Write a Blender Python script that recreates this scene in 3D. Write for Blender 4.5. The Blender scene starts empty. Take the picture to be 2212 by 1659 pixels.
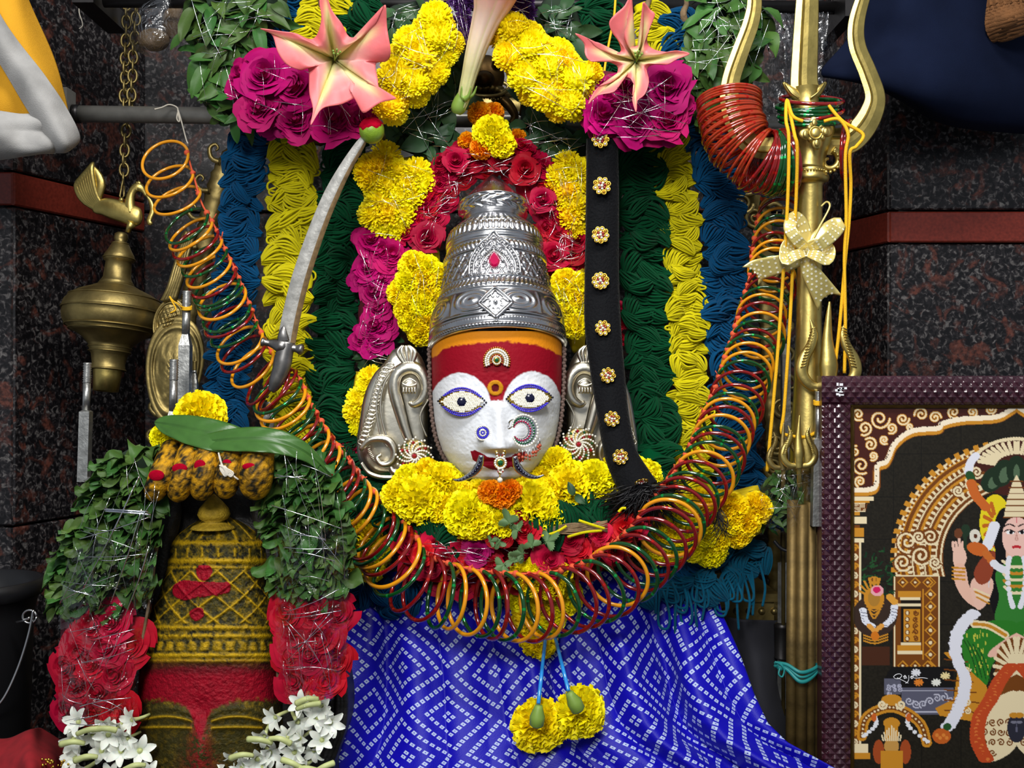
import bpy, math, random
import numpy as np
from mathutils import Vector, Matrix, Quaternion

# ---------------------------------------------------------------- frame of the place
D0 = 1.04          # distance of the main plane from the eye, metres
S0 = 0.00044       # metres per photo pixel on the main plane
ZC = 0.50          # eye height above the floor
PI = math.pi
rnd = random.Random(7)
scene = bpy.context.scene
col = scene.collection

# camera
cam = bpy.data.cameras.new('camera'); camo = bpy.data.objects.new('camera', cam); col.objects.link(camo)
camo.location = (0, -D0, ZC); camo.rotation_euler = (PI/2, 0, 0)
cam.sensor_fit = 'HORIZONTAL'; cam.sensor_width = 36.0
cam.lens = 36.0 * D0 / (2212 * S0); cam.clip_start = 0.01
scene.camera = camo
# world: dim room
w = bpy.data.worlds.new('room'); scene.world = w; w.use_nodes = True
w.node_tree.nodes['Background'].inputs[0].default_value = (0.80, 0.88, 1.0, 1)
w.node_tree.nodes['Background'].inputs[1].default_value = 0.25
# lights
def area(name, loc, target, sx, sy, power, color, spread=PI):
    l = bpy.data.lights.new(name, 'AREA'); l.shape = 'RECTANGLE'; l.size = sx; l.size_y = sy
    l.energy = power; l.color = color; l.spread = spread
    o = bpy.data.objects.new(name, l); col.objects.link(o); o.location = loc
    o.rotation_euler = (Vector(target) - Vector(loc)).to_track_quat('-Z', 'Y').to_euler()
    return o
area('ceiling_tube_lamp', (0.05, -0.62, 1.35), (0.0, 0.0, 0.48), 0.55, 0.12, 4.2, (1.0, 0.985, 0.95), 2.2)
area('room_lamp', (-0.30, -1.75, 1.25), (0.02, 0.0, 0.48), 0.40, 0.40, 3.6, (1.0, 0.99, 0.97), 1.3)
scene.view_settings.view_transform = 'Standard'; scene.view_settings.look = 'None'
scene.view_settings.gamma = 1.0; scene.view_settings.use_curve_mapping = False
scene.view_settings.exposure = 0.15

# ---------------------------------------------------------------- helpers
def W(px, py, d=0.0):
    t = (D0 - d) / D0
    return Vector(((px - 1106) * S0 * t, -d, ZC + (829.5 - py) * S0 * t))
def SP(d=0.0): return S0 * (D0 - d) / D0          # metres per pixel at depth d
def Warr(a):
    a = np.asarray(a, float); t = (D0 - a[..., 2]) / D0
    return np.stack([(a[..., 0] - 1106) * S0 * t, -a[..., 2], ZC + (829.5 - a[..., 1]) * S0 * t], -1)
def C(r, g, b):
    f = lambda c: (c / 255 / 12.92) if c <= 10.3 else ((c / 255 + 0.055) / 1.055) ** 2.4
    return (f(r), f(g), f(b), 1.0)
def cr(pts, n, closed=False):
    """Catmull-Rom resample to n points (uniform parameter)."""
    p = np.asarray(pts, float); m = len(p)
    if m == 2 and not closed: return p[0] + (p[1] - p[0]) * np.linspace(0, 1, n)[:, None]
    t = np.linspace(0, m if closed else m - 1, n, endpoint=not closed)
    i = np.floor(t).astype(int); 
    if not closed: i = np.clip(i, 0, m - 2)
    f = (t - i)[:, None]
    g = (lambda k: p[k % m]) if closed else (lambda k: p[np.clip(k, 0, m - 1)])
    a, b, c, d = g(i - 1), g(i), g(i + 1), g(i + 2)
    return 0.5 * ((2 * b) + (c - a) * f + (2 * a - 5 * b + 4 * c - d) * f ** 2 + (3 * b - a - 3 * c + d) * f ** 3)
def arclen(pts, n):
    p = np.asarray(pts, float); s = np.r_[0, np.cumsum(np.linalg.norm(np.diff(p[:, :2], axis=0), axis=1))]
    t = np.linspace(0, s[-1], n)
    return np.stack([np.interp(t, s, p[:, k]) for k in range(p.shape[1])], 1)
def vn(x, y, seed=0):
    """smooth value noise, 0..1"""
    x = np.asarray(x, float); y = np.asarray(y, float)
    xi = np.floor(x).astype(np.int64); yi = np.floor(y).astype(np.int64)
    fx = x - xi; fy = y - yi; fx = fx * fx * (3 - 2 * fx); fy = fy * fy * (3 - 2 * fy)
    def h(a, b):
        n = (a * 374761393 + b * 668265263 + seed * 1442695041) & 0xffffffff
        n = ((n ^ (n >> 13)) * 1274126177) & 0xffffffff
        return ((n ^ (n >> 16)) & 0xffff) / 65535.0
    return (h(xi, yi) * (1 - fx) + h(xi + 1, yi) * fx) * (1 - fy) + (h(xi, yi + 1) * (1 - fx) + h(xi + 1, yi + 1) * fx) * fy
def sm(a, b, x): 
    t = np.clip((np.asarray(x, float) - a) / (b - a), 0, 1); return t * t * (3 - 2 * t)
def gs(x, s): return np.exp(-(np.asarray(x) / s) ** 2)

def grid_faces(n, m, cu=False, cv=False, off=0):
    f = []
    for i in range(n if cu else n - 1):
        for j in range(m if cv else m - 1):
            a = i * m + j; b = i * m + (j + 1) % m; c = ((i + 1) % n) * m + (j + 1) % m; d = ((i + 1) % n) * m + j
            f.append((a + off, b + off, c + off, d + off))
    return f
def tubev(pts, rad, k=6, closed=False, flat=None, fax=(0, 1, 0), cap=True):
    """tube through world points; flat squashes along axis fax."""
    p = np.asarray(pts, float); n = len(p); rad = np.broadcast_to(np.asarray(rad, float), (n,))
    if closed: tg = np.roll(p, -1, 0) - np.roll(p, 1, 0)
    else: tg = np.gradient(p, axis=0)
    tg /= np.linalg.norm(tg, axis=1)[:, None] + 1e-12
    ref = np.array([0, 0, 1.0]) if abs(tg[0][2]) < .9 else np.array([0, 1.0, 0])
    u = np.cross(ref, tg[0]); u /= np.linalg.norm(u)
    us = np.zeros((n, 3))
    for i in range(n):
        u = u - tg[i] * (u @ tg[i]); u /= np.linalg.norm(u) + 1e-12; us[i] = u
    vs = np.cross(tg, us)
    if closed:                                   # spread the frame mismatch
        e = math.atan2(us[0] @ vs[-1], us[0] @ us[-1]); a = e * np.arange(n) / n
        us, vs = us * np.cos(a)[:, None] + vs * np.sin(a)[:, None], vs * np.cos(a)[:, None] - us * np.sin(a)[:, None]
    a = np.arange(k) * 2 * PI / k
    off = us[:, None] * np.cos(a)[None, :, None] + vs[:, None] * np.sin(a)[None, :, None]
    if flat is not None:
        ax = np.asarray(fax, float); off = off - ax * (off @ ax)[..., None] * (1 - flat)
    v = (p[:, None] + off * rad[:, None, None]).reshape(-1, 3)
    f = grid_faces(n, k, closed, True)
    if cap and not closed: f += [tuple(range(k))[::-1], tuple(range((n - 1) * k, n * k))]
    return v, f
class MB:
    def __init__(s): s.v = []; s.f = []; s.m = []; s.n = 0; s.c = []
    def add(s, v, f, mi=0, c=None):
        v = np.asarray(v, float).reshape(-1, 3); o = s.n
        s.v.append(v); s.f += [tuple(i + o for i in q) for q in f]; s.m += [mi] * len(f); s.n += len(v)
        s.c.append(np.broadcast_to(np.asarray(c if c is not None else (1, 1, 1, 1), float), (len(v), 4))); return s
    def tube(s, pts, rad, k=6, mi=0, **kw): v, f = tubev(pts, rad, k, **kw); return s.add(v, f, mi)
    def box(s, c, h, mi=0, R=None):
        v = np.array([(x, y, z) for x in (-1, 1) for y in (-1, 1) for z in (-1, 1)], float) * np.asarray(h, float)
        if R is not None: v = v @ np.asarray(R).T
        return s.add(v + np.asarray(c, float), [(0, 1, 3, 2), (4, 6, 7, 5), (0, 4, 5, 1), (2, 3, 7, 6), (0, 2, 6, 4), (1, 5, 7, 3)], mi)
    def ball(s, c, r, mi=0, k=6, rings=4, sc=(1, 1, 1)):
        v = [(0, 0, 1)]
        for i in range(1, rings):
            th = PI * i / rings
            v += [(math.sin(th) * math.cos(2 * PI * j / k), math.sin(th) * math.sin(2 * PI * j / k), math.cos(th)) for j in range(k)]
        v.append((0, 0, -1)); L = len(v) - 1
        f = [(0, 1 + j, 1 + (j + 1) % k) for j in range(k)]
        for i in range(rings - 2):
            for j in range(k): f.append((1 + i * k + j, 1 + (i + 1) * k + j, 1 + (i + 1) * k + (j + 1) % k, 1 + i * k + (j + 1) % k))
        f += [(L, 1 + (rings - 2) * k + (j + 1) % k, 1 + (rings - 2) * k + j) for j in range(k)]
        return s.add(np.array(v) * r * np.asarray(sc, float) + np.asarray(c, float), f, mi)
    def mesh(s, name, mats, smooth=True, colors=False):
        v = np.concatenate(s.v) if s.v else np.zeros((0, 3))
        return mkmesh(name, v, s.f, mats, smooth, np.concatenate(s.c) if colors else None, s.m)
def mkmesh(name, v, f, mats, smooth=True, colors=None, mi=None):
    me = bpy.data.meshes.new(name); me.from_pydata(np.asarray(v).tolist(), [], f)
    for m in (mats if isinstance(mats, (list, tuple)) else [mats]): me.materials.append(m)
    n = len(me.polygons)
    if n:
        me.polygons.foreach_set('use_smooth', np.full(n, bool(smooth)))
        if mi is not None and max(mi, default=0) > 0: me.polygons.foreach_set('material_index', np.array(mi, np.int32))
    if colors is not None:
        a = me.color_attributes.new('paint', 'FLOAT_COLOR', 'POINT'); a.data.foreach_set('color', np.asarray(colors, np.float32).ravel())
    me.update(); return me
WM = {}
class Thing:
    def __init__(s, name, label, cat, base, group=None, kind=None):
        s.o = bpy.data.objects.new(name, None); col.objects.link(s.o); s.o.empty_display_size = .02
        s.o.location = base; WM[s.o] = Matrix.Translation(base)
        s.o['label'] = label
        if kind: s.o['kind'] = kind
        else: s.o['category'] = cat
        if group: s.o['group'] = group
    def put(s, name, me, M=None, parent=None, kind=None, label=None):
        o = bpy.data.objects.new(name, me); col.objects.link(o); p = parent or s.o
        M = M or Matrix(); o.parent = p; o.matrix_parent_inverse = WM[p].inverted(); o.matrix_basis = M; WM[o] = M
        if kind: o['kind'] = kind
        if label: o['label'] = label
        return o
    def part(s, name, mb, mats, smooth=True, parent=None, kind=None, label=None, colors=False):
        v = np.concatenate(mb.v); c = (v.min(0) + v.max(0)) / 2
        me = mkmesh(name, v - c, mb.f, mats, smooth, np.concatenate(mb.c) if colors else None, mb.m)
        return s.put(name, me, Matrix.Translation(c), parent, kind, label)
def solo(name, mb, mats, label, cat=None, group=None, kind=None, smooth=True, colors=False):
    v = np.concatenate(mb.v); c = (v.min(0) + v.max(0)) / 2; c[2] = v[:, 2].min()
    o = bpy.data.objects.new(name, mkmesh(name, v - c, mb.f, mats, smooth, np.concatenate(mb.c) if colors else None, mb.m))
    col.objects.link(o); o.location = c; WM[o] = Matrix.Translation(c); o['label'] = label
    if cat: o['category'] = cat
    if group: o['group'] = group
    if kind: o['kind'] = kind
    return o
def frame(n, spin=0.0, up=None):
    """rotation with local z along n, spun about it"""
    n = Vector(n).normalized(); r = Vector((0, 0, 1)) if abs(n.z) < .95 else Vector((0, 1, 0))
    if up is not None: r = Vector(up)
    x = r.cross(n).normalized(); y = n.cross(x)
    M = Matrix((x, y, n)).transposed()
    return (M @ Matrix.Rotation(spin, 3, 'Z')).to_4x4()
def place(pos, n, spin, s, up=None):
    sc = Matrix.Diagonal((s[0], s[1], s[2], 1)) if isinstance(s, (tuple, list)) else Matrix.Scale(s, 4)
    return Matrix.Translation(pos) @ frame(n, spin, up) @ sc
def loft(rows, nu, nv, closed=False):
    """rows: list of polylines of (px,py,d); smooth surface -> world grid verts, faces"""
    R = np.stack([cr(r, nu) for r in rows]); G = np.stack([cr(R[:, j], nv) for j in range(nu)], 1)
    return G
def gridmb(G, world=True, mi=0, mb=None, colors=None):
    n, m = G.shape[:2]; mb = mb or MB()
    return mb.add((G if world else Warr(G)).reshape(-1, 3), grid_faces(n, m), mi, colors)
def solidify(o, t, off=-1):
    m = o.modifiers.new('thickness', 'SOLIDIFY'); m.thickness = t; m.offset = off
def revolve(prof, k=48, M=None, cap=False):
    p = np.asarray(prof, float); a = np.arange(k) * 2 * PI / k
    v = np.stack([p[:, None, 0] * np.cos(a), p[:, None, 0] * np.sin(a), np.broadcast_to(p[:, None, 1], (len(p), k))], -1).reshape(-1, 3)
    f = grid_faces(len(p), k, False, True)
    if cap: f += [tuple(range(k)), tuple(range((len(p) - 1) * k, len(p) * k))[::-1]]
    if M is not None: v = (np.c_[v, np.ones(len(v))] @ np.array(M).T)[:, :3]
    return v, f
def inpoly(x, y, poly):
    x = np.asarray(x); y = np.asarray(y); r = np.zeros(x.shape, bool); n = len(poly); j = n - 1
    for i in range(n):
        xi, yi = poly[i][:2]; xj, yj = poly[j][:2]
        c = ((yi > y) != (yj > y)) & (x < (xj - xi) * (y - yi) / ((yj - yi) or 1e-9) + xi); r ^= c; j = i
    return r
def segdist(x, y, pts, closed=False):
    p = np.asarray(pts, float); best = np.full(np.shape(x), 1e9); bx = np.zeros(np.shape(x)); by = np.zeros(np.shape(x))
    n = len(p); 
    for i in range(n if closed else n - 1):
        a = p[i]; b = p[(i + 1) % n]; dx, dy = b[0] - a[0], b[1] - a[1]; L = dx * dx + dy * dy or 1e-9
        t = np.clip(((x - a[0]) * dx + (y - a[1]) * dy) / L, 0, 1); qx = a[0] + t * dx; qy = a[1] + t * dy
        d = np.hypot(x - qx, y - qy); m = d < best; best = np.where(m, d, best); bx = np.where(m, qx, bx); by = np.where(m, qy, by)
    return best, bx, by

# ---------------------------------------------------------------- materials
def mat(name, c, rough=.5, metal=0., var=0., vs=40., bump=0., bs=200., coat=0., sss=0., spec=.5, trans=0., sheen=0., orand=0., c2=None, attr=False, hue=0., aniso=0.):
    m = bpy.data.materials.new(name); m.use_nodes = True; nt = m.node_tree; b = nt.nodes['Principled BSDF']
    def N(t, **k):
        n = nt.nodes.new(t)
        for a, v in k.items(): setattr(n, a, v)
        return n
    b.inputs['Roughness'].default_value = rough; b.inputs['Metallic'].default_value = metal
    b.inputs['Specular IOR Level'].default_value = spec; b.inputs['Coat Weight'].default_value = coat; b.inputs['Coat Roughness'].default_value = .06
    b.inputs['Transmission Weight'].default_value = trans; b.inputs['Sheen Weight'].default_value = sheen; b.inputs['Sheen Roughness'].default_value = .4
    if sss: b.inputs['Subsurface Weight'].default_value = sss; b.inputs['Subsurface Radius'].default_value = (.004, .002, .001); b.inputs['Subsurface Scale'].default_value = 1
    b.inputs['Base Color'].default_value = c
    L = nt.links.new; src = None
    tc = N('ShaderNodeTexCoord')
    if attr:
        a = N('ShaderNodeVertexColor'); a.layer_name = 'paint'; src = a.outputs[0]
    if var or c2:
        no = N('ShaderNodeTexNoise'); no.inputs['Scale'].default_value = vs; no.inputs['Detail'].default_value = 5; L(tc.outputs['Object'], no.inputs['Vector'])
        if c2:
            r = N('ShaderNodeValToRGB'); r.color_ramp.elements[0].position = .38; r.color_ramp.elements[1].position = .62
            r.color_ramp.elements[0].color = c2; r.color_ramp.elements[1].color = c; L(no.outputs['Fac'], r.inputs['Fac']); src = r.outputs[0]
        if var:
            mr = N('ShaderNodeMapRange'); mr.inputs[1].default_value = .3; mr.inputs[2].default_value = .7; mr.inputs[3].default_value = 1 - var; mr.inputs[4].default_value = 1 + var
            L(no.outputs['Fac'], mr.inputs[0]); hs = N('ShaderNodeHueSaturation')
            if src: L(src, hs.inputs['Color'])
            else: hs.inputs['Color'].default_value = c
            L(mr.outputs[0], hs.inputs['Value']); src = hs.outputs[0]
    if orand or hue:
        oi = N('ShaderNodeObjectInfo'); hs = N('ShaderNodeHueSaturation'); mr = N('ShaderNodeMapRange'); mr.inputs[3].default_value = 1 - orand; mr.inputs[4].default_value = 1 + orand
        L(oi.outputs['Random'], mr.inputs[0]); L(mr.outputs[0], hs.inputs['Value'])
        if hue:
            m2 = N('ShaderNodeMath', operation='MULTIPLY'); m2.inputs[1].default_value = 7.13; L(oi.outputs['Random'], m2.inputs[0])
            m3 = N('ShaderNodeMath', operation='FRACT'); L(m2.outputs[0], m3.inputs[0])
            m4 = N('ShaderNodeMapRange'); m4.inputs[3].default_value = .5 - hue; m4.inputs[4].default_value = .5 + hue; L(m3.outputs[0], m4.inputs[0]); L(m4.outputs[0], hs.inputs['Hue'])
        if src: L(src, hs.inputs['Color'])
        else: hs.inputs['Color'].default_value = c
        src = hs.outputs[0]
    if src: L(src, b.inputs['Base Color'])
    if bump:
        n2 = N('ShaderNodeTexNoise'); n2.inputs['Scale'].default_value = bs; n2.inputs['Detail'].default_value = 4; L(tc.outputs['Object'], n2.inputs['Vector'])
        bp = N('ShaderNodeBump'); bp.inputs['Strength'].default_value = bump; bp.inputs['Distance'].default_value = .002; L(n2.outputs['Fac'], bp.inputs['Height']); L(bp.outputs[0], b.inputs['Normal'])
    return m
def granite():
    m = bpy.data.materials.new('granite'); m.use_nodes = True; nt = m.node_tree; b = nt.nodes['Principled BSDF']; L = nt.links.new
    tc = nt.nodes.new('ShaderNodeTexCoord')
    def noise(s, d, dist=0):
        n = nt.nodes.new('ShaderNodeTexNoise'); n.inputs['Scale'].default_value = s; n.inputs['Detail'].default_value = d; n.inputs['Distortion'].default_value = dist; L(tc.outputs['Object'], n.inputs['Vector']); return n
    def ramp(src, e):
        r = nt.nodes.new('ShaderNodeValToRGB'); r.color_ramp.elements[0].position = e[0][0]; r.color_ramp.elements[0].color = e[0][1]
        r.color_ramp.elements[1].position = e[1][0]; r.color_ramp.elements[1].color = e[1][1]
        for p, c in e[2:]: q = r.color_ramp.elements.new(p); q.color = c
        L(src, r.inputs['Fac']); return r
    a = ramp(noise(190, 5, .8).outputs['Fac'], [(.42, C(16, 15, 17)), (.72, C(112, 108, 106)), (.54, C(38, 35, 37))])
    r = ramp(noise(36, 4, 1.4).outputs['Fac'], [(.53, (0, 0, 0, 1)), (.66, (.8, .8, .8, 1))])
    mx = nt.nodes.new('ShaderNodeMix'); mx.data_type = 'RGBA'; L(r.outputs[0], mx.inputs[0]); L(a.outputs[0], mx.inputs[6])
    rc = ramp(noise(260, 3).outputs['Fac'], [(.35, C(54, 30, 25)), (.65, C(110, 62, 50))]); L(rc.outputs[0], mx.inputs[7])
    L(mx.outputs[2], b.inputs['Base Color']); b.inputs['Roughness'].default_value = .32; b.inputs['Specular IOR Level'].default_value = .4
    return m
def clearfilm(name, tint=(1, 1, 1, 1), gloss=.25, bs=120, strength=.6, base=.10):
    m = bpy.data.materials.new(name); m.use_nodes = True; nt = m.node_tree; L = nt.links.new
    nt.nodes.remove(nt.nodes['Principled BSDF']); out = nt.nodes['Material Output']
    t = nt.nodes.new('ShaderNodeBsdfTransparent'); t.inputs[0].default_value = tint
    g = nt.nodes.new('ShaderNodeBsdfGlossy'); g.inputs['Roughness'].default_value = gloss
    lw = nt.nodes.new('ShaderNodeLayerWeight'); lw.inputs[0].default_value = .25
    n2 = nt.nodes.new('ShaderNodeTexNoise'); n2.inputs['Scale'].default_value = bs; n2.inputs['Detail'].default_value = 3; n2.inputs['Distortion'].default_value = 1.0
    tc = nt.nodes.new('ShaderNodeTexCoord'); L(tc.outputs['Object'], n2.inputs['Vector'])
    bp = nt.nodes.new('ShaderNodeBump'); bp.inputs['Strength'].default_value = strength; bp.inputs['Distance'].default_value = .01; L(n2.outputs['Fac'], bp.inputs['Height']); L(bp.outputs[0], g.inputs['Normal'])
    mr = nt.nodes.new('ShaderNodeMapRange'); mr.inputs[3].default_value = base; mr.inputs[4].default_value = .45; L(lw.outputs['Facing'], mr.inputs[0])
    mx = nt.nodes.new('ShaderNodeMixShader'); L(mr.outputs[0], mx.inputs[0]); L(t.outputs[0], mx.inputs[1]); L(g.outputs[0], mx.inputs[2]); L(mx.outputs[0], out.inputs[0])
    return m
M = {}
M['granite'] = granite()
M['redgranite'] = mat('red_granite', C(116, 42, 30), .3, var=.25, vs=300)
M['mortar'] = mat('mortar', C(24, 22, 22), .8)
M['floor'] = mat('floor_stone', C(40, 36, 36), .5, var=.2, vs=60)
M['steel'] = mat('steel', C(132, 130, 124), .30, .35, var=.15, vs=80)
M['darksteel'] = mat('dark_steel', C(60, 58, 58), .4, .9, var=.2, vs=60)
M['barsteel'] = mat('bar_steel', C(176, 176, 172), .38, .9, var=.3, vs=150, bump=.15, bs=400)
M['silver'] = mat('silver', C(208, 208, 210), .23, 1., var=.10, vs=120)
M['silverear'] = mat('silver_gilt', C(232, 226, 208), .30, 1., var=.12, vs=90, bump=.10, bs=120)
M['brass'] = mat('brass', C(204, 182, 106), .40, 1., var=.22, vs=70, bump=.08, bs=250)
M['brassdark'] = mat('old_brass', C(150, 132, 82), .46, .95, var=.35, vs=50, bump=.12, bs=200)
M['rodbrass'] = mat('dull_rod_brass', C(112, 92, 52), .55, .7, var=.35, vs=70, bump=.1, bs=300)
M['brassblack'] = mat('tarnished_brass', C(84, 64, 34), .4, .9, var=.4, vs=60)
M['gold'] = mat('gold', C(232, 190, 80), .22, 1.)
M['sabre'] = mat('sabre_steel', C(186, 184, 178), .42, .35, var=.28, vs=130, bump=.2, bs=350)
M['sabreedge'] = mat('sabre_rust', C(120, 96, 62), .6, .1, var=.35, vs=200)
M['hilt'] = mat('hilt_steel', C(128, 126, 124), .36, .9, var=.25, vs=120)
M['lime'] = mat('lime_skin', C(120, 150, 40), .35, bump=.15, bs=900, var=.15, vs=200)
M['kumkum'] = mat('kumkum', C(160, 4, 34), .95, bump=.4, bs=1500, var=.12, vs=400, spec=.05)
for n, c, s in (('blue', C(4, 70, 112), .06), ('yellow', C(212, 200, 18), .06), ('green', C(2, 66, 36), .06), ('teal', C(6, 78, 104), .06)):
    M['wool_' + n] = mat('wool_' + n, c, .85, var=.12, vs=300, orand=.12, sheen=s, spec=.08, bump=.4, bs=2500)
    cc = (c[0] * .35, c[1] * .35, c[2] * .35, 1); M['woolcore_' + n] = mat('wool_core_' + n, c, .95, spec=.05)
M['mum'] = mat('yellow_petal', C(255, 238, 14), .55, orand=.05, hue=.010, sss=.12, spec=.2)
M['mum2'] = mat('golden_petal', C(255, 224, 10), .55, orand=.05, hue=.010, sss=.12, spec=.2)
M['orange'] = mat('orange_petal', C(252, 160, 10), .55, orand=.06, hue=.012, sss=.12, spec=.2)
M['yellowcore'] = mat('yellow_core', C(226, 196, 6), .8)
M['magenta'] = mat('magenta_petal', C(164, 7, 90), .6, orand=.25, hue=.008, sss=.1, spec=.10)
M['red'] = mat('red_petal', C(160, 5, 38), .55, orand=.25, hue=.007, sss=.1, spec=.10)
M['coral'] = mat('coral_petal', C(186, 14, 44), .55, orand=.2, hue=.006, sss=.1, spec=.12)
M['purple'] = mat('purple_petal', C(88, 40, 120), .6, orand=.15)
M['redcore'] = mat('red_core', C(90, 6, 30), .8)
M['leaf'] = mat('leaf', C(60, 94, 38), .5, orand=.34, hue=.03, var=.15, vs=60, spec=.3)
M['leafdark'] = mat('leaf_dark', C(44, 76, 42), .5, orand=.25, hue=.02, var=.15, vs=60, spec=.3)
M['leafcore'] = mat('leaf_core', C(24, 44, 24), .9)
M['betel'] = mat('betel_leaf', C(58, 98, 38), .35, var=.12, vs=90, spec=.5)
M['paleleaf'] = mat('pale_leaf', C(84, 116, 70), .6, orand=.15)
M['palestem'] = mat('pale_stem', C(198, 206, 138), .5, orand=.08)
M['stem'] = mat('green_stem', C(120, 150, 60), .5, orand=.1)
M['white_petal'] = mat('white_petal', C(242, 244, 232), .5, sss=.2, orand=.04)
M['tinsel'] = mat('silver_tinsel', C(235, 238, 245), .12, 1.)
M['film'] = clearfilm('clear_film', gloss=.09, bs=60, strength=.9, base=.012)
M['bag'] = clearfilm('plastic_bag', (.86, .88, .92, 1), .22, 60, 1.0, .22)
M['velvet'] = mat('black_velvet', C(7, 8, 12), .8, sheen=.06, bump=.7, bs=420, spec=.15)
M['hair'] = mat('black_hair', C(16, 15, 18), .45)
M['navy'] = mat('navy_cloth', C(17, 25, 48), .9, var=.12, vs=30, bump=.3, bs=1800, spec=.1)
M['brownwool'] = mat('brown_knit', C(128, 84, 46), .9, var=.15, vs=120, bump=.4, bs=900)
M['flagyellow'] = mat('yellow_cloth', C(236, 172, 44), .85, var=.05, vs=60, bump=.3, bs=1600, spec=.2)
M['flagwhite'] = mat('white_cloth', C(168, 166, 163), .85, var=.22, vs=34, bump=.2, bs=900, spec=.2)
M['b_yellow'] = mat('amber_bangle', C(226, 150, 20), .16, coat=.6, sss=.15, var=.04, vs=80)
M['b_green'] = mat('green_bangle', C(5, 70, 26), .10, coat=1., trans=.15)
M['b_red'] = mat('red_bangle', C(128, 10, 14), .10, coat=1., trans=.15)
M['b_redorange'] = mat('orange_red_bangle', C(176, 52, 18), .12, coat=1., trans=.2)
M['b_glit_g'] = mat('green_glitter', C(30, 170, 80), .15, .6)
M['b_glit_r'] = mat('red_glitter', C(210, 40, 34), .15, .6)
M['thread_red'] = mat('red_thread', C(214, 84, 48), .8)
M['thread_white'] = mat('white_thread', C(214, 206, 190), .8)
M['cord'] = mat('yellow_cord', C(250, 190, 14), .7, bump=.5, bs=1500)
M['pink'] = mat('pink_trumpet', C(240, 130, 130), .5, sss=.2, attr=True, var=.05, vs=60, bump=.15, bs=150)
M['white_face'] = mat('painted_face', C(240, 240, 240), .62, attr=True, bump=.22, bs=330, spec=.15, var=.03, vs=100)
M['stoneidol'] = mat('turmeric_stone', C(240, 240, 240), .55, attr=True, bump=.6, bs=600, var=.22, vs=250, spec=.2)
M['blackstone'] = mat('black_stone', C(36, 34, 32), .5, var=.3, vs=90, bump=.5, bs=300)
M['ruby'] = mat('ruby', C(200, 10, 80), .06, coat=1., trans=.3)
M['emerald'] = mat('emerald', C(10, 90, 50), .06, coat=1.)
M['sapphire'] = mat('sapphire', C(50, 40, 200), .10, coat=1.)
M['diamond'] = mat('rhinestone', C(248, 246, 238), .12, .30)
M['champagne'] = mat('champagne_stone', C(250, 246, 230), .14, .15)
M['garnet'] = mat('garnet', C(150, 14, 34), .08, coat=1.)
M['pupil'] = mat('pupil_stone', C(12, 12, 44), .15, coat=.5)
M['coralbead'] = mat('coral_bead', C(170, 70, 44), .3)
M['pearl'] = mat('pearl', C(236, 224, 200), .2, coat=.4)
M['rope'] = mat('brown_rope', C(104, 84, 76), .8, bump=.5, bs=900)
M['framewood'] = mat('maroon_frame', C(58, 24, 36), .28, var=.2, vs=25, coat=.4)
M['frameinner'] = mat('dark_gilt', C(86, 66, 26), .4, .7)
M['print'] = mat('printed_picture', C(255, 255, 255), .35, attr=True, coat=.0, spec=.35)
M['ink'] = mat('white_ink', C(236, 236, 240), .6)
M['ribbon'] = mat('gold_ribbon', C(232, 214, 132), .25, .35)
M['ribbondot'] = mat('ribbon_dot', C(250, 246, 220), .4)
M['tealtape'] = mat('teal_tape', C(30, 130, 128), .5)
M['straw'] = mat('blue_straw', C(40, 140, 220), .2, coat=.5)
M['black'] = mat('black_plastic', C(22, 22, 24), .4)
M['wire'] = mat('wire', C(200, 200, 200), .3, 1.)
M['nut'] = mat('dry_coconut', C(128, 104, 74), .8, var=.4, vs=60, bump=.8, bs=200)
M['redcloth'] = mat('red_cloth', C(150, 18, 28), .9, var=.2, vs=80)
M['purplecloth'] = mat('dark_rag', C(26, 26, 34), .9)
# ================================================================ the setting
FZ = 0.0
mb = MB(); mb.box((0, -.35, -.03), (1.0, 1.1, .03)); solo('floor', mb, M['floor'], 'dark stone floor under the shrine', kind='structure', smooth=False)
def slab(mb, a, b, z0, z1, th=.012, gap=.0012):
    """upright slab between plan points a and b, its face on the line a-b, thickness behind (to the left of a->b)"""
    a = np.array(a, float); b = np.array(b, float); u = (b - a) / np.linalg.norm(b - a); n = np.array([-u[1], u[0]])
    a = a + u * gap; b = b - u * gap; z0 += gap; z1 -= gap; e = .0015
    v = []
    for z, i in ((z0, e), (z1, -e)):
        v += [(*(a + u * e), z + i), (*(b - u * e), z + i)]
    for z in (z0, z1): v += [(*(a + n * e), z), (*(b + n * e), z)]
    for z in (z0, z1): v += [(*(a + n * th), z), (*(b + n * th), z)]
    f = [(0, 1, 3, 2), (4, 5, 1, 0), (2, 3, 7, 6), (4, 0, 2, 6), (1, 5, 7, 3), (8, 9, 5, 4), (6, 7, 11, 10), (8, 4, 6, 10), (5, 9, 11, 7), (9, 8, 10, 11)]
    mb.add(v, f); return mb
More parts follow.
